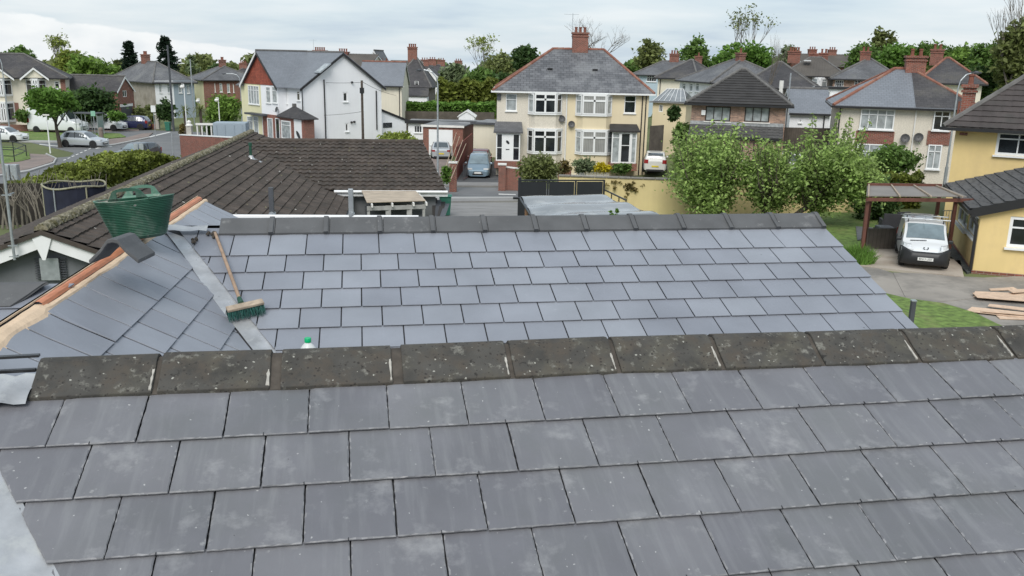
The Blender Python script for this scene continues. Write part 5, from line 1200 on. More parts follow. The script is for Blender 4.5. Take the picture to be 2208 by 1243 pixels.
# left side of the picture
h=far('cream double bay house with two white gables behind the parked vans',(-90,166,99),(140,171,103),7,2.3,wall='render_cream',roofm='slate_roof_dark',inset=(3,4.2),wins=[(117,176,129,192,dict(nx=1)),(-40,176,-28,192,dict(nx=1))],zb=.2)
def gbay(x0,x1,ypk,proj=1.0):
    a=HX(h,x0,168,1,-proj); b=HX(h,x1,168,1,-proj); w_=b.x-a.x; c=(a.x+b.x)/2; zp=HX(h,(x0+x1)/2,ypk,1,-proj).z
    for (yt,yb,m) in((172,206,'glass_dark'),(222,262,'glass_dark')):
        zz0=HX(h,x0,yb,1,-proj).z; zz1=HX(h,x0,yt,1,-proj).z; bay(h,a.x+.3,b.x-.3,zz0,zz1,proj=proj,nf=2,splay=.7,mt='upvc')
    z0=HX(h,x0,206,1,-proj).z; z1=HX(h,x0,222,1,-proj).z; mb=MB(); mb.prism([(a.x+.35,0,z1),(a.x+1,-proj+.1,z1),(b.x-1,-proj+.1,z1),(b.x-.35,0,z1)],(0,0,z0-z1)); mb.build('bay_apron','render_cream',h.root)
    ze=a.z; mb=MB(); mb.prism([(a.x+.1,-proj,ze),(b.x-.1,-proj,ze),(c,-proj,zp-.15)],(0,.2,0)); mb.build('gable_panel','render_cream',h.root)
    for e_ in(a.x-.15,b.x+.15):
        f=[Vector((e_,-proj-.2,ze-.1)),Vector((c,-proj-.2,zp)),Vector((c,3.5,zp)),Vector((e_,3.5,ze-.1))]; mb=MB(); mb.prism(f,(0,0,.1)); mb.build('bay_roof','slate_roof_dark',h.roof)
        mb=MB(); mb.prism([f[0]-Y_*.04,f[1]-Y_*.04,f[1]-Y_*.04-Z*.22,f[0]-Y_*.04-Z*.22],(0,.05,0)); mb.build('bargeboard','white_paint',h.root)
gbay(46,102,146); gbay(-30,27,146)
a=HX(h,31,222); b=HX(h,44,262); mb=MB(); mb.obox((a.x,-.03,b.z),(b.x-a.x,0,0),(0,.03,0),(0,0,a.z-b.z)); mb.build('brick_panel','brick_red',h.root)
a=HX(h,143,180); mb=MB(); mb.obox((h.W-.5,-.04,0),(.5,0,0),(0,.04,0),(0,0,h.E-.3)); mb.build('brick_quoin','brick_red',h.root)
h=far('hipped house with pebble-dashed side and white and blue front beyond the brick garage',(238,174,131),(333,177,120),5.4,2.3,wall='render_dash_grey',roofm='slate_roof_grey',inset=(5.5,5.5),
 winsR=[(342,180,349,201,dict(nx=1,gm='glass_net')),(360,181,369,201,dict(nx=1,gm='glass_net')),(384,183,393,201,dict(nx=1,gm='glass_net')),(402,184,409,202,dict(nx=1,gm='glass_net'))],chim=[(.42,.5,1.7,1.0,1.3,3)])
E=h.E; a=lpt(h,375,200,0,h.W); 
def skin(h,ya,yb,za,zb,m,holes=[],nm='painted_front',t=.015):
    mb=MB(); wallface(mb,(h.W+t,ya,0),Vector((0,1,0)),yb-ya,za,zb,[(c-ya,d-ya,e,f) for c,d,e,f in holes],X,rev=.008); mb.f=[f for f in mb.f if not all(abs(mb.v[i].x-(h.W+t-.008))<1e-4 for i in f)]; mb.build(nm,m,h.root)
def hole(h,r): p=lpt(h,r[0],r[1],0,h.W); q=lpt(h,r[2],r[3],0,h.W); return (min(p.y,q.y),max(p.y,q.y),min(p.z,q.z),max(p.z,q.z))
H1=[hole(h,r) for r in((342,180,349,201),(360,181,369,201))]; H2=[hole(h,r) for r in((384,183,393,201),(402,184,409,202))]
skin(h,0,a.y,-.5,E,'render_white',H1); skin(h,a.y+.001,5.4,-.5,E,'render_blue',H2)
h=far('red brick fronted house with cream side wall and white window heads beyond the palm trees',(407,171,146),(450,174,137),8.6,1.9,wall='render_lemon',roofm='slate_roof_grey',inset=(3,3),
 winsR=[(473,180,480,199,dict(nx=1,gm='glass_net')),(489,181,496,200,dict(nx=1,gm='glass_net')),(462,180,465,199,dict(nx=1,gm='glass_net')),(502,182,505,200,dict(nx=1,gm='glass_net'))],chim=[(.5,.5,1.6,1.0,1.3,4)],Wd=8)
skin(h,0,8.6,-.5,h.E,'brick_red',[hole(h,r) for r in((473,180,480,199),(489,181,496,200),(462,180,465,199),(502,182,505,200))],nm='brick_front')
h=far('dark slate roofed house left of the white corner house, behind the lamp arm',(482,172,178),(545,176,178),10,2.2,wall='render_taupe',roofm='slate_roof_dark',chim=[(.45,.5,2.0,1.0,1.2,4)])
h=far('red brick gabled garage block with dark roller door, left',(252,197,108),(288,198,112),11,1.6,wall='brick_red',roofm='slate_roof_dark',roof='gy',over=.2,wins=[(264,190+6,274,209,dict(nx=2,tr=0,sill=False))])
a=HX(h,263,256); b=HX(h,284,229); mb=MB(); mb.obox((a.x,-.04,0),(b.x-a.x,0,0),(0,.05,0),(0,0,b.z)); mb.build('roller_door','dark_grey',h.root); mb=MB(); mb.obox((a.x-.2,-.06,b.z),(b.x-a.x+.4,0,0),(0,.07,0),(0,0,.3)); mb.build('lintel','white_paint',h.root)
# low buildings between the bungalow and the cream pair
h=far('low flat-roofed white outbuilding behind the brick garage',(880,266,90),(1030,268,90),5,.0,wall='render_white',roofm='flat_roof',roof='flat',over=.25,wins=[(893,271,910,287,dict(nx=3,tr=0))])
mb=MB(); mb.obox((-.3,-.3,h.E-.02),(h.W+.6,0,0),(0,.1,0),(0,0,.32)); mb.build('fascia','gutter_black',h.root)
h=far('red brick single garage with a white up-and-over door',(912,272,84),(998,273,83.5),5.5,.0,wall='brick_red',roofm='flat_roof',roof='flat',over=.12,cat='garage')
a=HX(h,925,340); b=HX(h,976,281); mb=MB(); mb.obox((a.x,-.03,0),(b.x-a.x,0,0),(0,.05,0),(0,0,b.z)); mb.build('garage_door','upvc',h.root)
mb=MB(); mb.obox((-.15,-.16,h.E-.1),(h.W+.3,0,0),(0,.05,0),(0,0,.2)); mb.build('fascia','old_white',h.root)
h=far('cream flat-roofed garage wall between the red fence and the cream pair',(1021,268,84),(1076,269,83.5),6,.0,wall='render_cream',roofm='flat_roof',roof='flat',over=.2,cat='garage')
mb=MB(); mb.obox((-.25,-.25,h.E-.02),(h.W+.5,0,0),(0,.08,0),(0,0,.2)); mb.build('fascia','dark_grey',h.root)
# right side, second and third rows
h=far('pale blue rendered house with grey slate roof between the cream pair and a cream house',(1368,161,118),(1430,163,117),9,1.6,wall='render_blue_pale',roofm='slate_roof_grey',inset=(3,3),Wd=9,wins=[(1395,162,1415,177,dict(nx=4,tr=.4)),(1371,162,1378,177,dict(nx=2))],chim=[(.5,.5,1.6,.9,1.3,3),(.85,.5,1.2,.9,1.0,1)])
h=far('plain cream hipped house right of the pale blue house',(1419,168,100),(1500,172,98),9,1.8,wall='render_cream',roofm='slate_roof_dark',inset=(4,3.6)); pipe(h,.3,-.05,0,h.E-.2)
h=far('white fronted house with brick side and a large skylight in its hipped roof',(1466,176,95),(1528,177,88),8.5,2.0,wall='render_white',roofm='slate_roof_grey',inset=(3.5,3.0),Wd=8,
 wins=[(1471,180,1477,198,dict(nx=1,gm='glass_net')),(1487,180,1492,198,dict(nx=1,gm='glass_net')),(1500,180,1506,198,dict(nx=1,gm='glass_net'))],chim=[(.6,.5,1.2,.8,.9,1)])
skin(h,0,8.5,-.5,h.E,'brick_red',nm='brick_side')
n_=Vector((2.9,0,4.25)).normalized(); c=Vector((h.W-2.0,4.0,h.E+2.9*2.0/4.25*.8)); mb=MB(); 
tz=Vector((-4.25,0,2.0)).normalized(); nn=Vector((2.0,0,4.25)).normalized(); mb.obox(Vector((h.W-1.4,3.2,h.E+.70))+nn*.08,tz*1.5,Y_*1.7,nn*.12); f=mb.build('skylight','white_paint',h.roof); mb=MB(); mb.obox(Vector((h.W-1.4,3.2,h.E+.70))+nn*.205+tz*.15+Y_*.15,tz*1.2,Y_*1.4,nn*.01); mb.build('pane','glass_net',f)
h=far('taupe rendered house with broad dark hipped roof behind the white gabled annexe',(1600,189,84),(1757,193,82),8.5,2.1,wall='render_taupe',roofm='slate_roof_dark',inset=(3.7,4.2)); ta=h
mb=MB(); p=HX(h,1684,196,1,-.05); mb.tube((p.x,-.35,1.0),(p.x,-.35,p.z+.9),.2,.2,8); mb.build('flue','old_white',h.root)
h=far('brown tiled house with a round white bay window and a small skylight',(1690,163,100),(1822,167,98),9,1.8,wall='render_taupe',roofm='slate_roof_brown',inset=(2.5,2.6),wins=[(1801,170,1815,188,dict(nx=2))],chim=[(.12,.5,1.8,.9,.9,4),(.45,.62,1.3,.9,1.2,2),(.62,.62,1.3,.9,1.3,2)])
a=HX(h,1750,190); b=HX(h,1784,170); bay(h,a.x,b.x,a.z,b.z,proj=.8,nf=2,splay=.6,gm='glass_net')
mb=MB(); p=HX(h,1740,145,1,2.6); mb.box((p.x,2.4,h.E+2.4*.56+.15),(.75,1.0,.12)); mb.build('skylight','plastic_white',h.roof)
h=far('brown brick house with blue-grey hipped roof and bay windows left of the beige pair',(1797,170,90),(1942,175,88),8.5,1.8,wall='brick_mixed',roofm='slate_roof_grey',inset=(3.6,3.2),wins=[(1801,173,1818,190,dict(nx=4,tr=.4)),(1843,173,1868,189,dict(nx=4,tr=.4))],chim=[(.46,.5,1.3,.9,1.0,2)])
h=far('brown roofed terrace on the skyline behind the round bay house',(1735,143,160),(1845,146,160),10,1.9,wall='brick_red',roofm='slate_roof_brown',roof='gx',chim=[(.3,.5,1.9,.9,1.2,3),(.7,.5,1.9,.9,1.2,3)])
h=far('cream house with dark hipped roof rising behind the beige pair chimney',(1985,178,78),(2118,184,76),8,1.9,wall='render_cream',roofm='slate_roof_dark',inset=(2.6,4.2),ridgem='ridge_red',chim=[(.2,.5,1.4,.9,1.0,2)])
h=far('low white gabled annexe with slate roof left of the beige pair',(1704,245,66),(1790,247,65.5),5.5,1.55,wall='render_white',roofm='slate_roof_blue',roof='gx',over=.2,wins=[(1723,257,1728,265,dict(nx=1,tr=0))])
a=HX(h,1690,268,1,.4); pipe(h,2.4,-.06,0,h.E-.15)
h=far('white box dormer building with flat roof left of the beige pair',(1762,191,76),(1870,194,75),6,.0,wall='render_white',roofm='flat_roof',roof='flat',over=.15,wins=[(1773,197,1790,210,dict(nx=3,tr=0))])
mb=MB(); mb.obox((-.2,-.2,h.E-.02),(h.W+.4,0,0),(0,.08,0),(0,0,.2)); mb.build('fascia','gutter_black',h.root)
mb=MB(); p=HX(h,1730,216,1,-.5); mb.prism([(p.x,-.5,p.z-2),(0,-.5,p.z-2),(0,-.5,h.E),(-.1,-.5,h.E)],(0,5,0)); mb.build('side_slope','slate_roof_blue',h.root)
h=far('low yellow walled garden building with a glazed roof beside the cream pair',(1408,221,80),(1480,223,79),5,.0,wall='render_yellow_pale',roofm='flat_roof',roof='flat',over=.3,wins=[(1421,226,1429,242,dict(nx=2,tr=0,sill=False))])
mb=MB(); W=h.W; E=h.E; mb.add([(0,-.1,E+.1),(W,-.1,E+.1),(W*.75,2.5,E+1.1),(W*.25,2.5,E+1.1),(0,5,E+.1),(W,5,E+.1)],[(0,1,2,3),(1,5,2),(5,4,3,2),(4,0,3)]); lf_=mb.build('glazed_roof','polycarb',h.root)
mb=MB()
for i in range(7): t=i/6; mb.bar((W*t,-.12,E+.14),(W*(.25+.5*t),2.5,E+1.14),.035,.03)
mb.bar((W*.25,2.5,E+1.14),(W*.75,2.5,E+1.14),.05,.04); mb.build('glazing_bars','white_paint',lf_)
def wallthing(name,label,cat,pa,pb,Y1,Y2,ybot,m,th=.2,cap=None,group=None,zb=None):
    a=at(*pa,Y1); b=at(*pb,Y2); z0=zb if zb is not None else min(gz(a.x,a.y),gz(b.x,b.y))-.3; r=thing(name,label,cat,(a.x,a.y,z0+.3),0,group)
    d=Vector((b.x-a.x,b.y-a.y,0)); n=Vector((-d.y,d.x,0)).normalized(); p=Vector((a.x,a.y,0)); zt=(a.z+b.z)/2
    mb=MB(); vs=[p+Z*z0,p+d+Z*z0,p+d+Z*b.z,p+Z*a.z]; mb.prism(vs,n*th); mb.build('wall_body' if cat=='wall' else 'boards',m,r,world=True)
    if cap: mb=MB(); mb.prism([v-n*.04 for v in (p+Z*(a.z+.002),p+d+Z*(b.z+.002),p+d+Z*(b.z+.08),p+Z*(a.z+.08))],n*(th+.08)); mb.build('coping',cap,r,world=True)
    return r
mat('fence_dark',(.10,.085,.07),rough=.9,var=.25,vs=2,pat='board',pa=(.15,0,.45))
mat('fence_red',(.20,.045,.03),rough=.8,var=.15,vs=1,pat='board',pa=(.14,0,.5))
wallthing('garden_wall','low white wall beside the cream pair on the right','wall',(1408,248),(1462,249),98,98,262,'render_white')
wallthing('timber_fence','long dark timber fence below the clipped hedge, behind the outbuildings','fence',(862,240),(1066,243),104,104,262,'fence_dark')
wallthing('timber_fence','dark red stained timber fence beside the brick garage drive','fence',(984,318),(1019,287),66,83,380,'fence_red',th=.06)
wallthing('timber_fence','dark picket fence and gate right of the cream pair','fence',(1403,272),(1432,270),70,71,340,'fence_dark',th=.06)
wallthing('timber_fence','brown board fence between the brick house and the beige pair','fence',(1688,275),(1790,277),60,60,330,'fence_dark',th=.06)
# ================================================================ vegetation
def leafmat(n,col,isl=.35,var=.3,vs=.9,rough=.6,tr=.40): return mat(n,col,rough=rough,var=var,vs=vs,isl=isl,spec=.3,trans=tr)
leafmat('leaf_fresh',(0.169,0.275,0.056)); leafmat('leaf_mid',(0.131,0.219,0.056)); leafmat('leaf_dark',(0.063,0.115,0.037)); leafmat('leaf_yellowish',(0.250,0.300,0.069)); leafmat('leaf_olive',(0.188,0.219,0.081))
leafmat('leaf_bright',(0.138,0.256,0.050)); leafmat('leaf_conifer',(0.018,0.037,0.022)); leafmat('leaf_red',(0.085,0.025,0.028)); leafmat('leaf_hedge',(0.158,0.189,0.037)); leafmat('leaf_orchard',(0.304,0.420,0.138),isl=.5,tr=.38)
leafmat('flower_yellow',(0.600,0.500,0.020),isl=.2); leafmat('leaf_silver',(0.200,0.250,0.138)); leafmat('leaf_russet',(0.188,0.150,0.056))
mat('bark',(.075,.060,.048),rough=.95,var=.3,vs=6,bump=.01,bs=20); mat('bark_pale',(.19,.17,.14),rough=.95,var=.3,vs=6); mat('twig',(.15,.13,.11),rough=.95,var=.2,vs=4)
rs=np.random.RandomState(11)
def leaves(cent,size,asp=1.7,up=.35):
    n=len(cent); d=rs.normal(size=(n,3)); d/=np.linalg.norm(d,axis=1)[:,None]
    nm=rs.normal(size=(n,3)); nm[:,2]=np.abs(nm[:,2])+up; nm/=np.linalg.norm(nm,axis=1)[:,None]
    a=np.cross(nm,d); a/=np.linalg.norm(a,axis=1)[:,None]; b=np.cross(nm,a)
    s=size*rs.uniform(.6,1.35,size=(n,1)); a=a*s*.5*asp; b=b*s*.5
    c=nm*s*.12
    return np.stack([cent-a,cent+b*.9-a*.1+c,cent+a,cent-b*.9-a*.1+c],1).reshape(-1,3)
def leafobj(name,V,m,parent):
    n=len(V)//4; me=bpy.data.meshes.new(name); inv=XF[root_of(parent)].inverted() if parent else Matrix.Identity(4)
    M=np.array(inv); V=V@M[:3,:3].T+M[:3,3]
    me.vertices.add(n*4); me.vertices.foreach_set('co',V.ravel()); me.loops.add(n*4); me.loops.foreach_set('vertex_index',np.arange(n*4,dtype=np.int32))
    me.polygons.add(n); me.polygons.foreach_set('loop_start',np.arange(0,n*4,4,dtype=np.int32)); me.update(calc_edges=True); me.validate()
    me.materials.append(MT[m]); o=bpy.data.objects.new(name,me); C.objects.link(o)
    if parent: o.parent=parent; RT[o]=root_of(parent)
    return o
def blobpts(blobs,ncl,per,sig,shell=.55,flat=1.0):
    w=np.array([b[1][0]*b[1][1]*b[1][2] for b in blobs])**.8; w/=w.sum()
    ix=rs.choice(len(blobs),ncl,p=w); d=rs.normal(size=(ncl,3)); d/=np.linalg.norm(d,axis=1)[:,None]
    r=rs.uniform(shell**3,1,size=(ncl,1))**(1/3)
    c=np.array([blobs[i][0] for i in ix])+d*r*np.array([blobs[i][1] for i in ix])
    return c
def spread(c,per,sig):
    sg=sig*rs.uniform(.5,1.5,size=(len(c),1)); n=np.maximum(2,(per*rs.uniform(.4,1.6,size=len(c))).astype(int))
    P=np.repeat(c,n,axis=0); S=np.repeat(sg,n,axis=0)
    return P+rs.normal(size=P.shape)*S*np.array([1,1,.75])
def crownbox(x0,y0,x1,y1,Y,depth=None,lobes=5,seed=0,fill=.62):
    r=random.Random(seed); a=at(x0,(y0+y1)/2,Y); b=at(x1,(y0+y1)/2,Y); t=at((x0+x1)/2,y0,Y); q=at((x0+x1)/2,y1,Y)
    w=(b-a).length/2; hh=(t.z-q.z)/2; c=Vector(((a.x+b.x)/2,Y,(t.z+q.z)/2)); dp=depth or w*.9; bl=[]
    for i in range(lobes):
        f=fill*r.uniform(.75,1.15); an=2*math.pi*(i+r.random()*.6)/lobes; rr=(1-f)
        bl.append(((c.x+math.cos(an)*w*rr*r.uniform(.7,1.05),c.y+r.uniform(-1,1)*dp*rr,c.z+math.sin(an)*hh*rr*r.uniform(.7,1.05)),(w*f,dp*f,hh*f)))
    bl.append(((c.x,c.y,c.z),(w*.6,dp*.6,hh*.6)))
    return c,w,hh,dp,bl
def limbs(parent,base,cl,m='bark',r0=.16,n=10,fork=.4,name='trunk',lean=None):
    # tapered trunk with limbs reaching to clumps; one mesh
    mb=MB(); base=Vector(base); cs=[Vector(x) for x in cl]; cen=sum(cs,Vector())/len(cs)
    top=base.lerp(cen,.75); f=base.lerp(cen,fork); f.x+=rnd.uniform(-.1,.1)
    mb.path([base-Z*.2,base.lerp(f,.5)+Vector((rnd.uniform(-.05,.05),0,0)),f,top],[r0*1.25,r0,r0*.85,r0*.35],8)
    for c in cs[:n]:
        s=f.lerp(top,rnd.uniform(0,.8)); mid=s.lerp(c,.5)+Vector((rnd.uniform(-.1,.1),rnd.uniform(-.1,.1),.12))*((c-s).length*.4)
        mb.path([s,mid,c],[r0*.42,r0*.25,r0*.06],5)
    return mb.build(name,m,parent,world=True,smooth=True)
def tree(label,box,Y,m,name='tree',n=5200,size=.34,per=26,sig=None,shell=.5,trunk=True,base=None,r0=None,seed=1,lobes=6,group=None,fill=.62,cat='tree',depth=None,bark='bark',nl=12,extra=None):
    c,w,hh,dp,bl=crownbox(*box,Y,depth=depth,lobes=lobes,seed=seed,fill=fill)
    bz=gz(c.x,Y); bx=c.x if base is None else at(base[0],base[1],Y).x
    r=thing(name,label,cat,(bx,Y,bz),0,group)
    ncl=max(8,n//per); cl=blobpts(bl,ncl,per,0,shell); sg=sig or (w*dp*hh)**(1/3)*.14
    P=spread(cl,per,sg); P[:,2]=np.maximum(P[:,2],bz+.02)
    leafobj('crown' if trunk else 'foliage',leaves(P,size),m,r)
    if trunk: limbs(r,(bx,Y,bz),cl[rs.choice(len(cl),min(nl,len(cl)),replace=False)],bark,r0 or max(.12,hh*.05),nl)
    return r
def bush(label,box,Y,m,name='shrub',n=2600,size=.12,seed=1,cat='shrub',group=None,ground=True,**k):
    k.setdefault('per',22); return tree(label,box,Y,m,name=name,n=n,size=size,trunk=False,seed=seed,cat=cat,group=group,**k)
def bare(label,box,Y,name='bare_tree',seed=3,r0=.22,depth=5,m='twig',group=None,spread_=.55,lv=None,bleaf=0,base=None):
    r=random.Random(seed); c,w,hh,dp,bl=crownbox(*box,Y); bz=gz(c.x,Y); topz=c.z+hh; rt=thing(name,label,'tree',(c.x,Y,bz),0,group); mb=MB(); tips=[]
    def br(p,d,L,rad,k):
        n_=2; q=p
        for i in range(n_):
            d2=(d+Vector((r.uniform(-.15,.15),r.uniform(-.15,.15),.05))).normalized(); q2=q+d2*L/n_; mb.tube(q,q2,rad*(1-.25*i),rad*(1-.25*(i+1)),5 if k<3 else 3,cap=False); q=q2; d=d2
        if k>=depth: tips.append(q); return
        for i in range(3 if k<4 else 2):
            a=r.uniform(0,6.28); s=spread_*r.uniform(.5,1.2); nd=(d+Vector((math.cos(a)*s*w/hh*1.0,math.sin(a)*s*.6,r.uniform(-.05,.35)))).normalized(); br(q,nd,L*r.uniform(.62,.85),rad*.55,k+1)
    H_=topz-bz; br(Vector((c.x,Y,bz)),Vector((0,0,1)),H_*.34,r0,0)
    mb.build('branches',m,rt,world=True)
    if lv:
        t=np.array([tuple(x) for x in tips]); P=spread(t,bleaf,H_*.035); leafobj('crown',leaves(P,.28),lv,rt)
    return rt
# --- orchard trees beyond the new ridge: three spreading crowns with upright shoots
def orchard(label,box,Y,base,seed,shoots,n=15000):
    c,w,hh,dp,bl=crownbox(*box,Y,lobes=8,seed=seed,fill=.46,depth=2.4)
    bp=at(base[0],base[1],Y); bz=gz(bp.x,Y); r=thing('orchard_tree',label,'tree',(bp.x,Y,bz))
    cl=blobpts(bl,n//38,38,0,.10); P=spread(cl,38,.235); P[:,2]+=rs.normal(0,.16,len(P))
    mb=MB(); rr=random.Random(seed); sh=[]
    f=Vector((bp.x,Y,bz)).lerp(Vector((c.x,Y,c.z)),.42)
    mb.path([(bp.x,Y,bz-.2),(bp.x+.06,Y,(bz+f.z)/2),f],[.16,.13,.11],8)
    for i in rs.choice(len(cl),34,replace=False):
        t=Vector(cl[i]); mid=f.lerp(t,.55)+Vector((rr.uniform(-.25,.25),0,rr.uniform(-.1,.3))); mb.path([f,mid,t],[.07,.04,.012],5)
    shoots=list(shoots)+[(rr.uniform(box[0]+12,box[2]-12),box[1]+rr.uniform(-26,14)) for _ in range(26)]
    for (px,py) in shoots:
        t=at(px,py,Y+rr.uniform(-1.2,1.0)); s=Vector((t.x+(c.x-t.x)*.35+rr.uniform(-.1,.1),t.y,max(c.z,t.z-2.0))); mid=s.lerp(t,.5)+Vector((rr.uniform(-.1,.1),0,0)); mb.path([f,s,mid,t],[.05,.03,.018,.006],4)
        for q in range(40):
            u=rr.random()**.8; p=s.lerp(mid,u*2) if u<.5 else mid.lerp(t,u*2-1); sh.append([p.x+rr.gauss(0,.06),p.y+rr.gauss(0,.06),p.z+rr.gauss(0,.04)])
    mb.build('trunk','bark',r,world=True,smooth=True)
    P=np.vstack([P,np.array(sh)]) if sh else P
    P[:,2]=np.maximum(P[:,2],bz+.3)
    leafobj('crown',leaves(P,.105,asp=1.6),'leaf_orchard',r)
rr=random.Random(5)
orchard('leftmost of the three leafy orchard trees, its left edge over the yellow wall',(1434,292,1622,472),40.5,(1540,480),21,[(1446,300),(1473,268),(1500,272),(1530,262),(1560,258),(1592,262),(1603,270),(1485,290),(1535,262),(1552,270),(1568,280),(1521,290),(1580,280),(1545,276),(1612,285),(1460,286)],16000)
orchard('middle and narrowest of the three orchard trees, pale trunk showing below',(1610,322,1724,462),39.5,(1642,466),22,[(1625,282),(1634,290),(1650,300),(1662,305),(1680,310),(1610,300),(1700,305),(1640,320)],9500)
orchard('rightmost orchard tree with tall leafy upright shoots and a leaning dark trunk',(1690,302,1880,468),38.5,(1706,472),23,[(1716,305),(1730,290),(1745,268),(1752,244),(1757,255),(1770,285),(1790,290),(1806,244),(1812,236),(1800,265),(1826,262),(1833,250),(1838,256),(1820,285),(1863,272),(1855,290),(1880,258),(1876,285),(1780,300),(1840,300)],16000)
# --- right garden
bush('rounded dark green shrub clipped into a ball in front of the beige pair',(1868,316,1978,378),50,'leaf_mid',n=5200,size=.14,seed=2,fill=.75,lobes=4)
def hedge(label,pa,pb,Y1,Y2,zbot,m,th=1.0,n=9000,size=.13,name='hedge',wob=.12,m2=None,stems=False,top=None):
    a=at(*pa,Y1); b=at(*pb,Y2); g0=gz(a.x,a.y); r=thing(name,label,'hedge',(a.x,a.y,g0)); d=b-a; L=Vector((d.x,d.y,0)).length
    t=rs.uniform(0,1,n); s=rs.uniform(0,1,n); up=Vector((-d.y,d.x,0)).normalized()
    zt=a.z+(b.z-a.z)*t; wv=wob*(np.sin(t*L*1.9+1)+.6*np.sin(t*L*4.3)+.5*np.sin(t*L*9.1)); zt=zt+wv
    if top: zt=zt+np.interp(t,[x for x,_ in top],[y for _,y in top])
    face=rs.randint(0,3,n); u=rs.uniform(-.5,.5,n)*th; zz=zt.copy(); k=face!=0
    zlo=np.full(n,zbot) if not callable(zbot) else np.array([zbot(x) for x in t])
    zz[k]=zlo[k]+(zt[k]-zlo[k])*s[k]; sd=np.where(face==1,-.5,.5)*th; u=np.where(k,sd+rs.normal(0,.05,n)*th,u)
    # rounded shoulders
    P=np.stack([a.x+d.x*t+up.x*u,a.y+d.y*t+up.y*u,zz+rs.normal(0,.05,n)-np.where(~k,(np.abs(u)/th*2)**3*.16,0)],1)
    leafobj('foliage',leaves(P,size),m,r)
    if m2:
        kk=rs.rand(n)<.25; leafobj('new_growth',leaves(P[(face==0)&kk]+np.array([0,0,.06]),size),m2,r)
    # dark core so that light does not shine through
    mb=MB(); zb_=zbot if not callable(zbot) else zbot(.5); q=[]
    A_=Vector((a.x,a.y,0))-up*th*.33; core=[A_+Z*zb_,A_+Vector((d.x,d.y,0))+Z*zb_,A_+Vector((d.x,d.y,0))+Z*(b.z-.25),A_+Z*(a.z-.25)]; mb.prism(core,up*th*.66); mb.build('light_blocking_core','leaf_dark',r,world=True)
    return r
hedge('clipped bright yellow-green hedge left of the yellow house',(1850,375),(1986,378),44.5,44,1.9,'leaf_hedge',n=6500,th=1.2,size=.12,m2='leaf_yellowish')
bush('dark dense shrubs at the foot of the bright hedge, right of the orchard trees',(1842,385,1935,480),40.5,'leaf_dark',n=6500,size=.14,seed=5,depth=1.5)
def blades(label,box,Y,n,m,name='grass_tuft',cat='plant',wd=.012):
    a=at(box[0],box[3],Y); b=at(box[2],box[3],Y); t=at(box[0],box[1],Y); g=gz((a.x+b.x)/2,Y); hh=max(.3,t.z-g); o=thing(name,label,cat,((a.x+b.x)/2,Y,g)); mb=MB(); w_=(b.x-a.x)/2
    for i in range(n):
        r_=rnd.random()**.5; an=rnd.uniform(0,6.28); x=math.cos(an)*r_*w_; y=math.sin(an)*r_*.5; L=hh*rnd.uniform(.5,1.05)*(1-.35*r_); ln=Vector((rnd.gauss(0,.25)+x*.3,rnd.gauss(0,.25),1)).normalized(); p=Vector((x,y,0)); s_=Vector((wd,rnd.uniform(-wd,wd),0)); m1=p+ln*L*.6; e=p+ln*L+Vector((ln.x,ln.y,-.15))*L*.35
        mb.add([p-s_,p+s_,m1+s_*.8,m1-s_*.8,e],[(0,1,2,3),(3,2,4)])
    mb.build('blades',m,o)
blades('tuft of long unmown grass at the corner of the patio',(1812,512,1884,550),29.4,900,'leaf_bright')
# --- in front of the cream pair
bush('large mottled russet and green shrub in front of the cream pair, beside the black gate',(1118,333,1208,396),55,'leaf_olive',n=5200,size=.14,seed=3,fill=.7)
bush('pale leafy shrub under the right ground floor bay window',(1232,340,1290,378),63,'leaf_silver',n=1600,size=.15,seed=4,shell=.3)
bush('bright yellow flowering bush above the boundary wall',(1280,352,1318,373),62,'flower_yellow',n=1500,size=.10,seed=6,fill=.8)
bush('low green shrubs right of the yellow flowers',(1316,350,1362,376),62,'leaf_mid',n=1300,size=.14,seed=7)
bush('low russet shrub by the front step of the cream pair',(1196,345,1236,378),62,'leaf_russet',n=900,size=.14,seed=9)
bush('twiggy climber hanging over the yellow wall',(1300,382,1410,432),44.2,'leaf_russet',n=520,size=.10,seed=10,name='climber',cat='climber',depth=.2,shell=.1)
bush('yellow-green shrub behind the bungalow ridge, beside the black fence',(815,287,898,320),62,'leaf_yellowish',n=3600,size=.15,seed=12,fill=.7)
bush('small grassy shrub beside the brick gate pillar',(948,355,972,396),57,'leaf_bright',n=900,size=.12,seed=13,depth=.6)
bush('thin leafy weed poking up behind the canopy edge',(1312,450,1340,472),24.3,'leaf_bright',n=45,size=.06,seed=14,name='weed',cat='plant',shell=.1,depth=.1)
bush('tall green shrub with yellow blossom left of the brick house',(1452,262,1492,330),62,'leaf_mid',n=2400,size=.16,seed=16)
bush('dark conifer bushes behind the low yellow garden building',(1436,228,1468,262),76,'leaf_dark',n=1300,size=.2,seed=17)
# --- trees behind the middle
T=tree
T('bright rounded tree mass behind the trampoline-shaped hedge, left of the cream pair chimney side',(930,168,1072,216),118,'leaf_hedge',n=5200,size=.42,seed=31,depth=5,cat='tree',trunk=False,name='clipped_trees') if False else None
hedge('tall rounded yellow-green hedge behind the outbuildings',(946,182),(1072,178),116,116,1.5,'leaf_hedge',n=6500,size=.40,th=4,wob=.35)
hedge('long low clipped green hedge above the dark timber fence',(868,222),(1068,224),106,106,2.5,'leaf_bright',n=5200,size=.26,th=2,wob=.08)
T('dark upright evergreen standing above the roofs left of the cream pair',(1108,95,1158,158),128,'leaf_dark',n=5200,size=.42,seed=32,fill=.7,name='evergreen_tree')
T('grey-green broad tree just right of the lamp head',(948,138,1010,200),150,'leaf_silver',n=3200,size=.5,seed=33)
T('mid green tree between the broad grey-green tree and the dark evergreen',(1000,150,1075,200),142,'leaf_mid',n=3800,size=.5,seed=34)
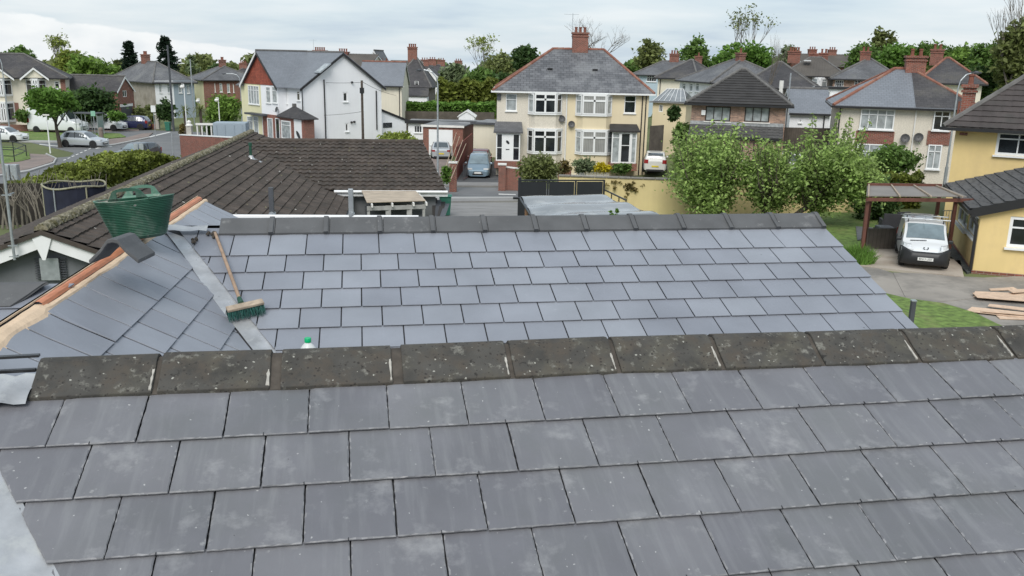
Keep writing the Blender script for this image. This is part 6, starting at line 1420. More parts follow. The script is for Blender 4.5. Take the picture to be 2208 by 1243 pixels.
T('olive hill-side tree mass behind the dark evergreen',(1030,118,1190,190),190,'leaf_olive',n=6000,size=.6,seed=35,depth=8)
T('dark shrubby tree left of the cream pair roof',(1050,160,1110,205),125,'leaf_dark',n=2600,size=.42,seed=36)
bare('thin bare poplar-like tree beyond the tall hedge',(1008,104,1060,170),170,seed=4,r0=.2,lv='leaf_yellowish',bleaf=3)
bare('wide bare-branched tree behind the cream pair chimney',(1180,62,1370,200),165,seed=8,r0=.45,depth=6,spread_=.75)
T('spring tree with thin foliage right of the cream pair roof',(1366,80,1436,165),150,'leaf_olive',n=1900,size=.42,seed=41,shell=.3,per=12,nl=24)
T('umbrella crowned tree with visible limbs, second right of the cream pair',(1462,80,1540,170),150,'leaf_mid',n=3400,size=.42,seed=42,shell=.5,nl=24)
T('largest skyline tree, broad bright crown behind the brick house',(1540,92,1668,188),140,'leaf_bright',n=8500,size=.42,seed=43,shell=.35,nl=30,lobes=8,fill=.45)
bare('bare topped tree rising out of the largest skyline tree',(1556,50,1640,150),143,seed=12,r0=.3,lv='leaf_olive',bleaf=2)
T('small round spring tree on the skyline left of the brown chimneys',(1680,97,1722,150),170,'leaf_silver',n=1700,size=.45,seed=44)
bare('tiny bare conifer stem in front of the taupe house roof',(1625,120,1650,215),84,seed=15,r0=.10,spread_=.2)
for i,(b_,Yd,m,n_,lab) in enumerate((((1828,92,1905,170),150,'leaf_mid',5200,'leftmost tree of the wooded skyline on the right'),((1880,58,1925,120),155,'leaf_olive',1500,'thin tall tree standing above the wooded skyline'),
 ((1890,95,1980,180),140,'leaf_bright',5600,'bright tree behind the beige pair left hip'),((1965,92,2060,180),138,'leaf_mid',6000,'broad tree above the beige pair chimney'),
 ((2040,98,2115,190),130,'leaf_fresh',4600,'fresh green tree behind the slim street lamp'),((2090,82,2175,215),120,'leaf_mid',7000,'tall dark green tree left of the yellow house ridge'),((2150,30,2260,200),105,'leaf_olive',7000,'tallest olive tree in the top right corner'),((2060,140,2150,215),110,'leaf_dark',3600,'dark low tree between the street lamp and the yellow house'))):
    T(lab,b_,Yd,m,n=n_,size=.40,seed=60+i,shell=.4,lobes=8,fill=.56)
bare('bare twigs standing out at the top right corner',(2150,15,2230,160),104,seed=19,r0=.3)
# --- left background
T('round green tree behind the cream double bay house',(8,103,76,150),150,'leaf_mid',n=3400,size=.42,seed=71,fill=.7)
bare('bare birch-like tree left of the olive tree mass',(82,95,150,190),150,seed=22,r0=.25,lv='leaf_yellowish',bleaf=3)
T('olive spring tree between the bare birch and the conifers',(118,106,180,190),145,'leaf_yellowish',n=3000,size=.42,seed=72,shell=.3)
T('broad green tree mass left of the hipped pebble-dashed house',(150,122,252,200),138,'leaf_fresh',n=6500,size=.42,seed=73,depth=6)
T('bare pale tree right of the spiky dark conifer',(392,105,430,170),160,'leaf_silver',n=350,size=.4,seed=74,shell=.1,nl=30,bark='twig')
bush('green bush behind the ridge between the two left slate roofs',(445,142,480,170),150,'leaf_dark',n=1200,size=.4,seed=75)
def conifer(label,px,ytop,ybot,wpx,Y,seed,droop=.25,m='leaf_conifer',dens=1.0):
    r=random.Random(seed); t=at(px,ytop,Y); b=at(px,ybot,Y); w=wpx/ppm(Y)/2; bz=gz(t.x,Y); rt=thing('conifer',label,'tree',(t.x,Y,bz)); mb=MB(); mb.tube((t.x,Y,bz),t,.22,.03,7); P=[]
    n=int(15*dens); 
    for i in range(n):
        f=(i+.4)/n; z=t.z+(b.z-t.z)*f**.95; L=w*(.12+.88*f**.8)
        for k in range(7):
            a=r.uniform(0,6.28); l=L*r.uniform(.6,1.15); e=Vector((t.x+math.cos(a)*l,Y+math.sin(a)*l,z-l*droop+r.uniform(-.1,.25))); s=Vector((t.x,Y,z)); mb.tube(s,e,.035,.01,4,cap=False)
            for q in range(16):
                u=r.random()**.6; p=s.lerp(e,u); P.append([p.x+r.gauss(0,.16),p.y+r.gauss(0,.16),p.z+r.gauss(0,.08)])
    mb.build('trunk','bark',rt,world=True); leafobj('crown',leaves(np.array(P),.30,asp=2.2),m,rt)
conifer('dark layered conifer left of the tall house chimney on the left',277,90,155,52,135,1)
conifer('spiky taller dark conifer right of the chimney on the left',355,80,165,72,135,2,droop=.0)
T('bright leafy street tree with dark trunk on the grass island before the vans',(60,192,162,246),84,'leaf_bright',n=9500,size=.24,seed=76,base=(128,290),nl=20,fill=.5,lobes=8,r0=.18)
T('dark evergreen shrubbery behind the white vans',(148,188,250,262),103,'leaf_dark',n=7500,size=.28,seed=77,trunk=False,name='shrubbery',cat='shrub',depth=2.5)
bush('small leafy shrub before the brick garage block',(228,240,268,262),101,'leaf_bright',n=1400,size=.2,seed=78)
bush('ivy and scrub along the foot of the pebble-dashed house',(285,232,345,272),112,'leaf_olive',n=2600,size=.24,seed=79)
bush('dark tree-like shrub in front of the white half of the hipped house',(336,215,378,266),106,'leaf_dark',n=2200,size=.24,seed=80)
bush('green bush left of the far-left house entrance',(33,232,62,266),98,'leaf_mid',n=1300,size=.2,seed=81)
T('fresh green rounded tree beside the lemon end of the white corner house',(442,208,518,272),98,'leaf_fresh',n=6500,size=.24,seed=82,fill=.6,depth=2.2)
def palm(label,px,ytop,ybot,Y,seed):
    r=random.Random(seed); c=at(px,ytop,Y); bz=gz(c.x,Y); rt=thing('palm_tree',label,'tree',(c.x,Y,bz)); mb=MB(); mb.tube((c.x,Y,bz),c,.18,.13,8); mb.build('trunk','bark',rt,world=True); mb=MB()
    for i in range(46):
        a=r.uniform(0,6.28); el=r.uniform(-.5,1.2); L=r.uniform(.9,1.5); d=Vector((math.cos(a)*math.cos(el),math.sin(a)*math.cos(el),math.sin(el))); p0=c; p1=c+d*L*.5; p2=c+d*L*.85-Z*.35*L; s=d.cross(Z).normalized()*.05
        mb.add([p0-s,p0+s,p1+s,p1-s,p2],[(0,1,2,3),(3,2,4)])
    mb.build('fronds','leaf_olive',rt,world=True)
palm('left of the two cordyline palms by the junction wall',398,240,290,92,1); palm('right of the two cordyline palms by the junction wall',432,238,290,90,2)
bush('dark garden shrubs below the palms, behind the brick wall',(440,262,470,292),84,'leaf_dark',n=1400,size=.18,seed=83)
bush('rockery plants at the left end of the junction brick wall',(384,268,402,290),82,'leaf_russet',n=500,size=.16,seed=84)
# --- the long hedge beside the bungalow
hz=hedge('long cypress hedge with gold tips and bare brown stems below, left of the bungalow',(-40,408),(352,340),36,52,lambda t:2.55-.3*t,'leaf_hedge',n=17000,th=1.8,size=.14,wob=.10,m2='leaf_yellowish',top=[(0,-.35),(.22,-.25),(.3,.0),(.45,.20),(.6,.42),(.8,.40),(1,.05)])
mb=MB()
for i in range(26):
    x=-30+11*i; p=at(x,470,33.5+rnd.uniform(-.6,.8)); g=gz(p.x,p.y); q=Vector((p.x,p.y,g)); mb=MB() if i==0 else mb
    t_=q+Vector((rnd.uniform(-.2,.2),0,rnd.uniform(.9,1.5))); mb.tube(q,t_,.05,.03,5,cap=False)
    for k in range(6): e=t_+Vector((rnd.uniform(-.6,.6),rnd.uniform(-.4,.3),rnd.uniform(.1,.8))); s_=q.lerp(t_,rnd.uniform(.4,1)); mb.tube(s_,e,.022,.008,4,cap=False)
o=mb.build('bare_stems','bark_pale',hz,world=True)
# far wooded band closing the horizon
def band(label,x0,x1,ytop,Y,n,m,h=6,seed=1):
    a=at(x0,ytop,Y); b=at(x1,ytop,Y); t=rs.uniform(0,1,n); zt=a.z+(b.z-a.z)*t+1.3*np.sin(t*37+seed)+1.0*np.sin(t*91)+.7*np.sin(t*13+seed); s=rs.uniform(0,1,n)**.7
    gx=a.x+(b.x-a.x)*t; g=np.array([gz(x,Y) for x in gx]); P=np.stack([gx,Y+rs.normal(0,3,n),g+(zt-g)*s],1)
    o=leafobj('far_woodland',leaves(P,1.1),m,None); tag(o,label,'woodland',kind='stuff')
band('distant tree line along the horizon on the left',-260,560,141,225,12000,'leaf_olive',seed=2)
band('distant tree line along the horizon in the middle',540,1250,150,225,11000,'leaf_mid',seed=5)
band('distant tree line along the horizon on the right',1180,2500,138,220,15000,'leaf_mid',seed=9)
band('scrubby gardens between the right hand houses',1380,2150,192,125,8000,'leaf_olive',seed=4)
band('scrubby gardens behind the left hand houses',-60,540,205,150,6000,'leaf_mid',seed=7)
# ================================================================ vehicles
def paint(n,c,metal=0.0): return mat(n,c,rough=.28,var=.02,spec=.5,metal=metal,coat=.7)
paint('paint_white',(.72,.74,.75)); paint('paint_silver',(.50,.53,.55),.35); paint('paint_navy',(.018,.022,.075),.2); paint('paint_bluegrey',(.20,.28,.34),.35); paint('paint_dark',(.10,.115,.125),.3); paint('paint_red',(.13,.012,.015),.1); paint('paint_cream',(.66,.65,.61))
mat('car_glass',(.035,.045,.05),rough=.05,spec=1.0,coat=1.0,var=.5,vs=1.2); mat('tyre',(.015,.015,.015),rough=.85,var=.2); mat('alloy',(.45,.46,.47),rough=.3,metal=.7,var=.1)
mat('headlamp',(.70,.72,.73),rough=.12,spec=1,coat=1,var=.15,vs=12); mat('tail_lamp',(.30,.012,.012),rough=.15,coat=1); mat('plate_white',(.75,.75,.72),rough=.5); mat('plate_yellow',(.70,.55,.05),rough=.5); mat('bumper_black',(.022,.023,.025),rough=.5,var=.1)
mat('screen_glass',(.15,.20,.22),rough=.05,spec=1.0,coat=1.0,var=.35,vs=1.5)
KINDS={ # stations: x fraction from the rear, lower-belt height, roof height, half width factor
'hatch':dict(st=[(0,.52,.54,.80),(.03,.58,.62,.93),(.10,.60,.86,.97),(.17,.60,.965,1),(.32,.60,1.0,1),(.50,.59,.985,1),(.60,.585,.90,1),(.745,.575,.60,.99),(.90,.50,.525,.95),(.975,.42,.44,.86),(1,.34,.36,.72)],ws=(.57,.745),rw=(.04,.16),sw=(.14,.64),wh=.315,wx=(.18,.82)),
'suv':dict(st=[(0,.55,.58,.82),(.03,.60,.66,.94),(.09,.62,.90,.97),(.16,.62,.97,1),(.32,.62,1.0,1),(.50,.61,.985,1),(.60,.60,.90,1),(.73,.60,.625,.99),(.90,.55,.575,.96),(.975,.46,.49,.88),(1,.38,.40,.76)],ws=(.57,.73),rw=(.03,.15),sw=(.13,.63),wh=.34,wx=(.18,.82)),
'saloon':dict(st=[(0,.50,.53,.82),(.03,.60,.63,.92),(.17,.62,.66,.98),(.30,.61,.94,1),(.42,.60,1.0,1),(.55,.59,.97,1),(.62,.585,.88,1),(.73,.575,.60,.99),(.90,.50,.52,.95),(.975,.42,.44,.86),(1,.34,.36,.72)],ws=(.56,.73),rw=(.17,.32),sw=(.26,.64),wh=.315,wx=(.19,.82)),
'mpv':dict(st=[(0,.52,.54,.82),(.03,.58,.66,.93),(.09,.60,.90,.97),(.18,.60,.975,1),(.36,.60,1.0,1),(.52,.59,.985,1),(.62,.585,.90,1),(.80,.56,.585,.99),(.91,.48,.50,.95),(.975,.40,.42,.86),(1,.32,.34,.74)],ws=(.56,.80),rw=(.03,.15),sw=(.12,.70),wh=.32,wx=(.19,.82)),
'van':dict(st=[(0,.50,.97,.96),(.012,.52,.985,.985),(.06,.52,.995,1),(.35,.52,1.0,1),(.62,.52,.985,1),(.70,.515,.93,1),(.83,.50,.525,.99),(.93,.43,.45,.96),(.98,.36,.38,.90),(1,.28,.30,.80)],ws=(.69,.83),rw=None,sw=(.66,.79),wh=.34,wx=(.17,.83)),
'bipper':dict(st=[(0,.50,.95,.94),(.012,.52,.975,.97),(.06,.53,.99,1),(.30,.53,1.0,1),(.52,.53,.985,1),(.60,.525,.945,1),(.77,.53,.60,.99),(.90,.46,.50,.97),(.965,.40,.43,.93),(1,.30,.33,.84)],ws=(.585,.77),rw=None,sw=(.52,.68),wh=.33,wx=(.18,.83))}
def car(label,P,head,L,W,Hh,kind,pt,name='parked_car',cat='car',group=None,glass='car_glass',plate='front',bump=None,lower=None,rimm='alloy'):
    K=KINDS[kind]; t=thing(name,label,cat,P,head,group); zl=.17*Hh/1.5
    S=[(-L/2+f*L,zb*Hh,zr*Hh,w_*W/2) for f,zb,zr,w_ in K['st']]
    def itp(x):
        for i in range(len(S)-1):
            if x<=S[i+1][0] or i==len(S)-2:
                u=(x-S[i][0])/(S[i+1][0]-S[i][0]); u=max(0,min(1,u)); return [S[i][k]*(1-u)+S[i+1][k]*u for k in range(4)]
    def sec(x):
        _,zb,zr,w_=itp(x); g=max(0,min(1,(zr-zb)/(.3*Hh))); tw=w_*(.93-.17*g if kind not in('van','bipper') else .95-.10*g)
        half=[(w_*.80,zl),(w_*.96,zl+.06),(w_*1.0,zl+.20),(w_*1.0,zb*.80),(w_*.975,zb),(tw,zr-.05*g),(tw*.88,zr),(tw*.4,zr+.018)]
        return half
    xs=sorted(set([s[0] for s in S]+[S[i][0]*.5+S[i+1][0]*.5 for i in range(len(S)-1)]))
    vs=[];
    for x in xs:
        h_=sec(x); ring=[(x,y,z) for y,z in h_]+[(x,-y,z) for y,z in reversed(h_)]; vs+=ring
    m=16; fs=[(i*m+j,i*m+(j+1)%m,(i+1)*m+(j+1)%m,(i+1)*m+j) for i in range(len(xs)-1) for j in range(m)]
    b=(len(xs)-1)*m; fs+=[tuple(range(m)),tuple(b+i for i in reversed(range(m)))]
    mb=MB(); mb.add(vs,fs); body=mb.build('body',pt,t,smooth=True,sharp=38)
    def top(x,s,off=.006): # point on the upper surface, s in -1..1
        h_=sec(x); y5,z5=h_[5]; y6,z6=h_[6]; y7,z7=h_[7]; a=abs(s); pts=[(0,z7+.004),(y7,z7),(y6,z6),(y5,z5)]; d=a*y5*.98
        for i in range(3):
            if d<=pts[i+1][0]: u=(d-pts[i][0])/(pts[i+1][0]-pts[i][0]); z=pts[i][1]*(1-u)+pts[i+1][1]*u; break
        else: z=z5
        return Vector((x,math.copysign(d,s) if s else 0,z+off))
    def glasspatch(x0,x1,sw_,nm,nrm):
        mb=MB(); nx_,ny_=7,8; v=[]
        for i in range(nx_+1):
            x=x0+(x1-x0)*i/nx_
            for j in range(ny_+1): s=(-1+2*j/ny_)*sw_; v.append(top(x,s)+nrm*.012)
        mb.add(v,[(i*(ny_+1)+j,(i+1)*(ny_+1)+j,(i+1)*(ny_+1)+j+1,i*(ny_+1)+j+1) for i in range(nx_) for j in range(ny_)]); mb.build(nm,glass if nm=='windscreen' else 'car_glass',t,smooth=True)
    X0=lambda f:-L/2+f*L
    glasspatch(X0(K['ws'][0]+.02),X0(K['ws'][1]-.015),.90,'windscreen',Vector((.5,0,.85)))
    if K['rw']: glasspatch(X0(K['rw'][0]+.01),X0(K['rw'][1]-.01),.86,'rear_window',Vector((-.6,0,.8)))
    for sg in(-1,1):
        mb=MB(); a,bb=X0(K['sw'][0]),X0(K['sw'][1]); v=[]; n_=10
        for i in range(n_+1):
            x=a+(bb-a)*i/n_; h_=sec(x); (y4,z4),(y5,z5)=h_[4],h_[5]
            lo=.06; hi=.90; 
            if z5-z4<.1: hi=.5
            for q in(lo,hi): v.append(Vector((x,sg*(y4+(y5-y4)*q+.006),z4+(z5-z4)*q)))
        f=[(2*i,2*i+2,2*i+3,2*i+1) for i in range(n_)]; mb.add(v,[tuple(reversed(q)) for q in f] if sg>0 else f); sw=mb.build('side_window','car_glass',t)
        if K['rw']:
            x=(a+bb)/2+.05; h_=sec(x); mb=MB(); mb.bar((x,sg*(h_[4][0]+.005),h_[4][1]),(x-.03,sg*(h_[5][0]+.012),h_[5][1]),.06,.02,up=(0,1,0)); mb.build('door_pillar','bumper_black',sw)
        # door seams and handles
        x,mz=X0(K['ws'][1]-.07),K['st'][5][1]*Hh; h_=sec(x); mb=MB(); mb.box((x,sg*(W/2+.06),mz+.08),(.16,.18,.13)); mb.build('mirror',pt if kind!='bipper' else 'bumper_black',t,bevel=.03)
        r=K['wh']*1.0
        for wx in K['wx']:
            c=Vector((X0(wx),sg*(W/2-.10),r)); mb=MB(); mb.tube((c.x,sg*(W/2-.20),r+.02),(c.x,sg*(W/2+.004),r+.02),r*1.14,r*1.14,22); mb.build('wheel_arch','bumper_black',t)
            mb=MB(); mb.lathe((c.x,sg*(W/2-.19),r),[(r*.6,0),(r*.95,.01),(r,.04),(r,.17),(r*.94,.205),(r*.68,.21)],22,axis=(0,sg,0)); w_=mb.build('wheel','tyre',t,smooth=True)
            mb=MB(); mb.lathe((c.x,sg*(W/2-.05),r),[(r*.66,0),(r*.68,.065),(r*.60,.07),(r*.55,.045),(r*.15,.055),(.02,.06)],22,axis=(0,sg,0)); rm=mb.build('rim',rimm,w_,smooth=True)
            mb=MB()
            for k in range(5): a_=k*1.2566; a2=Vector((math.cos(a_),0,math.sin(a_))); mb.tube(Vector((c.x,sg*(W/2+.012),r))+a2*r*.30,Vector((c.x,sg*(W/2+.008),r))+a2*r*.5,.03*r/.3,.045*r/.3,5)
            mb.build('rim_gaps','bumper_black',rm)
        # lamps follow the corners
        def lampy(x0,x1,z0,z1,mt,nm,inn=.62):
            mb=MB(); v=[]; n_=5
            for i in range(n_+1):
                x=x0+(x1-x0)*i/n_; y=itp(x)[3]
                for z in(z0,z1): v.append(Vector((x+ (.012 if x>0 else -.012),sg*(y+.014),z)))
            xe=x1; y=itp(xe)[3]
            for z in(z0,z1): v.append(Vector((xe+(.02 if xe>0 else -.02),sg*y*inn,z)))
            n_+=1; f=[(2*i,2*i+2,2*i+3,2*i+1) for i in range(n_)]; fl=(sg>0)!=(x0>0)
            mb.add(v,f if fl else [tuple(reversed(q)) for q in f]); o=mb.build(nm,mt,t); md=o.modifiers.new('t','SOLIDIFY'); md.thickness=.02
        zb=K['st'][-3][1]*Hh; lampy(X0(.90),X0(.985),zb*.86,zb*1.02,'headlamp','headlight',.58)
        zr=K['st'][1][1]*Hh; lampy(X0(.05),X0(.002),zr*.80,zr*1.12 if kind!='saloon' else zr*.98,'tail_lamp','tail_light',.72)
    if bump is None: bump=pt
    zf=K['st'][-1][1]*Hh; wf=K['st'][-1][3]*W
    mb=MB(); mb.box((L/2+.0,0,zl+.17),(.06,wf*.60,.13)); mb.build('grille','bumper_black',t,bevel=.02)
    mb=MB(); mb.box((L/2+.005,0,zf*.97),(.05,wf*.5,.07)); mb.build('grille','bumper_black',t,bevel=.02)
    mb=MB(); mb.box((L/2+.045,0,zl+.27),(.02,.52,.115)); fp=mb.build('number_plate','plate_white',t)
    mb=MB(); mb.box((-L/2-.02,0,zl+.35),(.02,.52,.115)); mb.build('number_plate','plate_yellow',t)
    mb=MB(); mb.box((-L/2+.0,0,zl+.05),(.05,K['st'][0][3]*W*.9,.14)); mb.build('rear_bumper_trim','bumper_black',t)
    t['_s']=1; del t['_s']
    return t,fp,top,sec,X0
def nose(px,py,deg,L,dz=.03):
    p=G(px,py); d=Vector((math.cos(R(deg)),math.sin(R(deg)),0)); c=p-d*L/2; return Vector((c.x,c.y,gz(c.x,c.y)+dz))
def tail(px,py,deg,L,dz=.03):
    p=G(px,py); d=Vector((math.cos(R(deg)),math.sin(R(deg)),0)); c=p+d*L/2; return Vector((c.x,c.y,gz(c.x,c.y)+dz))
def onroad(px,py): 
    p=G(px,py); return Vector((p.x,p.y,p.z+.03))
car('silver five door hatchback waiting side on at the junction',onroad(173,319)+Vector((0,.9,0)),R(-6),4.25,1.75,1.46,'hatch','paint_silver')
car('dark grey hatchback seen from the front, half hidden by the long hedge',onroad(281,352)+Vector((0,1.5,0)),R(-112),4.1,1.78,1.5,'suv','paint_dark',glass='screen_glass')
car('white hatchback cut off by the left edge of the picture',onroad(2,307)+Vector((0,.9,0)),R(-4),4.1,1.74,1.45,'hatch','paint_white')
car('navy blue crossover parked across from the brick garage',Vector((0,0,0))+onroad(276,281)+Vector((0,.9,0)),R(-178),4.35,1.8,1.6,'suv','paint_navy')
car('large white panel van with rear corner towards the viewer, left of the street tree',onroad(122,289)+Vector((-.3,1.2,0)),R(-5),6.0,2.05,2.65,'van','paint_white',name='panel_van',cat='van')
car('smaller white panel van parked between the big van and the navy car',onroad(210,284)+Vector((0,1.6,0)),R(-3),5.0,1.95,1.98,'van','paint_white',name='panel_van',cat='van')
a=nose(1030,387,-90,4.45); car('pale blue people carrier parked nose out on the cream pair drive',a,R(-90),4.45,1.83,1.66,'mpv','paint_bluegrey',glass='screen_glass')
car('dark red car with pale roof parked behind the people carrier',Vector((a.x-.1,a.y+4.9,gz(a.x,a.y+5)+.03)),R(-92),4.2,1.75,1.52,'hatch','paint_red',glass='screen_glass')
car('silver saloon parked facing the brick garage door',tail(951,345,95,4.6),R(95),4.6,1.8,1.44,'saloon','paint_silver')
car('white hatchback seen from behind, right of the cream pair porch',tail(1411,384,82,4.1,.3),R(82),4.1,1.77,1.52,'suv','paint_cream')
car('white car glimpsed through the leaves of the orchard trees',onroad(1690,392)+Vector((0,2,.2)),R(175),4.2,1.76,1.48,'hatch','paint_white')
# the small white van on the pad: black lower body, roof bars, plate
vt,fp,top,sec,X0=car('small white van with black bumper and roof bars parked on the concrete pad',nose(1991,586,-110,3.4,.08),R(-110),3.86,1.69,1.53,'bipper','paint_white',name='small_van',cat='van',glass='screen_glass',rimm='bumper_black')
Lv,Wv=3.86,1.69
def frontprof(z): # x of the nose at height z
    st=KINDS['bipper']['st']; pts=sorted([(zr*1.70,-Lv/2+f*Lv) for f,zb,zr,w_ in st[-5:]]); 
    if z<pts[0][0]: return Lv/2+.0
    for i in range(len(pts)-1):
        if z<=pts[i+1][0]: u=(z-pts[i][0])/(pts[i+1][0]-pts[i][0]); return pts[i][1]*(1-u)+pts[i+1][1]*u
    return pts[-1][1]
mb=MB(); n=16; v=[]
vt.scale=(.88,.88,.88)
for j,(z,ex) in enumerate(((.15,.02),(.20,.10),(.42,.13),(.60,.11),(.65,.0))):
    for i in range(n+1):
        s=-1+2*i/n; y=s*Wv/2*.985; cur=(abs(s)**5)*.20; zz=z+(.16*max(0,abs(s)-.55)/.45 if j>=3 else 0); v.append((Lv/2+ex-cur,y,zz))
mb.add(v,[(j*(n+1)+i,j*(n+1)+i+1,(j+1)*(n+1)+i+1,(j+1)*(n+1)+i) for j in range(4) for i in range(n)]); o=mb.build('bumper','bumper_black',vt,smooth=True,sharp=60); md=o.modifiers.new('t','SOLIDIFY'); md.thickness=.05; md.offset=-1
bpy.data.objects.remove(fp)
mb=MB(); mb.box((Lv/2+.138,0,.40),(.02,.53,.115)); fp=mb.build('number_plate','plate_white',vt)
fc=bpy.data.curves.new('plate_text','FONT'); fc.body='BN13 USX'; fc.size=.115; fc.extrude=.002; fc.align_x='CENTER'; fc.align_y='CENTER'
fo=bpy.data.objects.new('plate_text',fc); C.objects.link(fo); dg=bpy.context.evaluated_depsgraph_get(); me=bpy.data.meshes.new_from_object(fo.evaluated_get(dg)); bpy.data.objects.remove(fo)
me.transform(Matrix.Translation((Lv/2+.150,0,.40))@Matrix(((0,0,1,0),(.86,0,0,0),(0,.92,0,0),(0,0,0,1)))); me.name='plate_text'; to=bpy.data.objects.new('plate_lettering',me); C.objects.link(to); me.materials.append(MT['black_plastic']); to.parent=fp; RT[to]=vt
for sg in(-1,1):
    # big teardrop headlamps above the bumper
    mb=MB(); v=[]
    for j in range(6):
        for i in range(6):
            u=i/5; w_=j/5; y=sg*(.50+.26*u); z=.64+.05*u+.20*w_*(1-.25*u); x=frontprof(z)-.30*u*u+.025-.05*w_*u; v.append((x,y,z))
    f=[(j*6+i,j*6+i+1,(j+1)*6+i+1,(j+1)*6+i) for j in range(5) for i in range(5)]; mb.add(v,f if sg>0 else [tuple(reversed(q)) for q in f]); o=mb.build('headlight','headlamp',vt,smooth=True); md=o.modifiers.new('t','SOLIDIFY'); md.thickness=.03; md.offset=1
mb=MB(); z=.76; x=frontprof(z)+.03
for s_ in(-1,1): mb.path([(x,s_*.02,z-.05),(x,s_*.075,z-.03),(x+.0,s_*.085,z+.03),(x,s_*.04,z+.01)],.014,5)
mb.build('badge','bumper_black',vt)
mb=MB(); mb.bar(top(X0(.80),-.7)+Vector((.0,0,.02)),top(X0(.79),.05)+Vector((.02,0,.03)),.03,.02); mb.build('wiper','bumper_black',vt)
for f_ in(.34,.57):
    mb=MB(); z=1.53*.995+.09; mb.tube((X0(f_),-.86,z),(X0(f_),.86,z),.022,.022,8)
    rb=mb.build('roof_bar','galv',vt)
    for s_ in(-.62,.62): mb=MB(); mb.tube((X0(f_),s_,z-.16),(X0(f_),s_,z),.02,.02,6); mb.build('bar_foot','bumper_black',rb)
mb=MB(); mb.tube(top(X0(.52),0),top(X0(.50),0)+Vector((0,0,.16)),.008,.005,5); mb.build('aerial','bumper_black',vt)
# ================================================================ street furniture
def lamp(label,px,pb,ytop,Y,arm=-1,r=.075,reach=1.3,mt='galv',name='street_lamp',curve=True,armv=None):
    b=at(pb[0],pb[1],Y); g=gz(b.x,Y); t=at(px,ytop,Y); o=thing(name,label,'street lamp',(b.x,Y,g)); H_=t.z-g
    mb=MB(); mb.tube((0,0,0),(0,0,1.4),r*1.5,r*1.5,10); mb.tube((0,0,1.4),(0,0,H_-.9 if curve else H_),r,r*.62,10); mb.build('pole',mt,o)
    A=Vector(armv).normalized() if armv else Vector((arm,0,0)); mb=MB()
    pts=[Vector((0,0,H_-.9)),Vector((0,0,H_-.45))+A*.08,Vector((0,0,H_-.12))+A*.35,Vector((0,0,H_))+A*.8,Vector((0,0,H_))+A*reach] if curve else [Vector((0,0,H_-.05)),Vector((0,0,H_))+A*.2]
    mb.path(pts,r*.55,8); mb.build('arm',mt,o)
    mb=MB(); e=pts[-1]; mb.lathe(e+A*.28,[(.05,-.10),(.14,-.07),(.16,0),(.10,.06),(.03,.08)],12,sx=1.0); mb.bar(e,e+A*.5,.2,.09); mb.build('lamp_head','dark_grey' if curve else 'old_white',o)
    return o
lamp('tall grey street lamp with curved arm in front of the cream pair drive, dark head',938,(944,400),152,59,arm=-1,reach=.9)
lamp('slim grey street lamp with flat head leaning over the beige pair',2062,(2046,330),156,50,arm=1,reach=.6,r=.06)
lamp('tall street lamp on the far left beside the cream double bay house',10,(22,290),120,90,arm=-1,reach=1.0)
lamp('street lamp with long arm above the red brick fronted house',516,(520,215),160,108,arm=-1,reach=1.6)
def post(label,px,y0,y1,Y,r=.06,mt='white_paint',name='post',cat='post',head=None):
    b=at(px,y1,Y); t=at(px,y0,Y); g=min(gz(b.x,Y),b.z); o=thing(name,label,cat,(b.x,Y,g)); mb=MB(); mb.tube((0,0,0),(0,0,t.z-g),r,r*.8,8); mb.build('pole',mt,o)
    if head: head(o,t.z-g)
    return o
def globe(o,z): mb=MB(); mb.lathe((-.18,0,z-.25),[(.05,-.2),(.2,-.12),(.24,0),(.14,.12),(.04,.16)],12); mb.build('lamp_head','old_white',o); mb=MB(); mb.bar((-.25,0,z),(0,0,z),.06,.05); mb.build('arm','white_paint',o)
post('white lamp post left of the palms with a round head',404,182,292,90,.055,name='lamp_post',cat='lamp post',head=globe)
post('white lamp post right of the palms leaning slightly, round head',474,211,268,94,.055,name='lamp_post',cat='lamp post',head=globe)
post('short white lamp post right of the tall pole, in front of the palms',432,213,250,100,.05,name='lamp_post',cat='lamp post',head=globe)
post('wooden telegraph pole against the white corner house gable',783,174,310,83,.13,'bark','telegraph_pole','pole',head=lambda o,z:(lambda mb:(mb.box((0,0,z-.9),(.35,.35,.5)),mb.build('junction_box','black_plastic',o)))(MB()))
post('dark telegraph pole in front of the blue and white hipped house',375,98,285,104,.13,'dark_grey','telegraph_pole','pole')
post('grey pole crossing the red brick fronted house',419,128,262,112,.08,'galv','pole','pole')
post('slim pale pole in front of the taupe house, right of the brick house roof',1699,158,225,62,.06,'galv','pole','pole')
def plate(w_,h_,mt,dz=0): 
    def f(o,z): mb=MB(); mb.box((0,-.06,z-h_/2+dz),(w_,.03,h_)); mb.build('sign_plate',mt,o,bevel=.01)
    return f
mat('sign_green',(.25,.48,.36),rough=.4); mat('sign_white',(.72,.74,.74),rough=.4)
post('white post on the grass island in front of the panel van',106,247,306,79,.06,head=plate(.6,.12,'old_white'))
post('bus stop flag on a slim post behind the bus shelter',205,240,286,90,.04,'galv','bus_stop_sign','sign',head=plate(.45,.5,'sign_green'))
post('white notice on a post beside the dark tree-like shrub',334,228,278,96,.04,'galv','road_sign','sign',head=plate(.5,.7,'sign_white'))
post('thin grey road sign post on the tarmac right of the dark hatchback',374,288,345,72,.04,'galv','road_sign','sign')
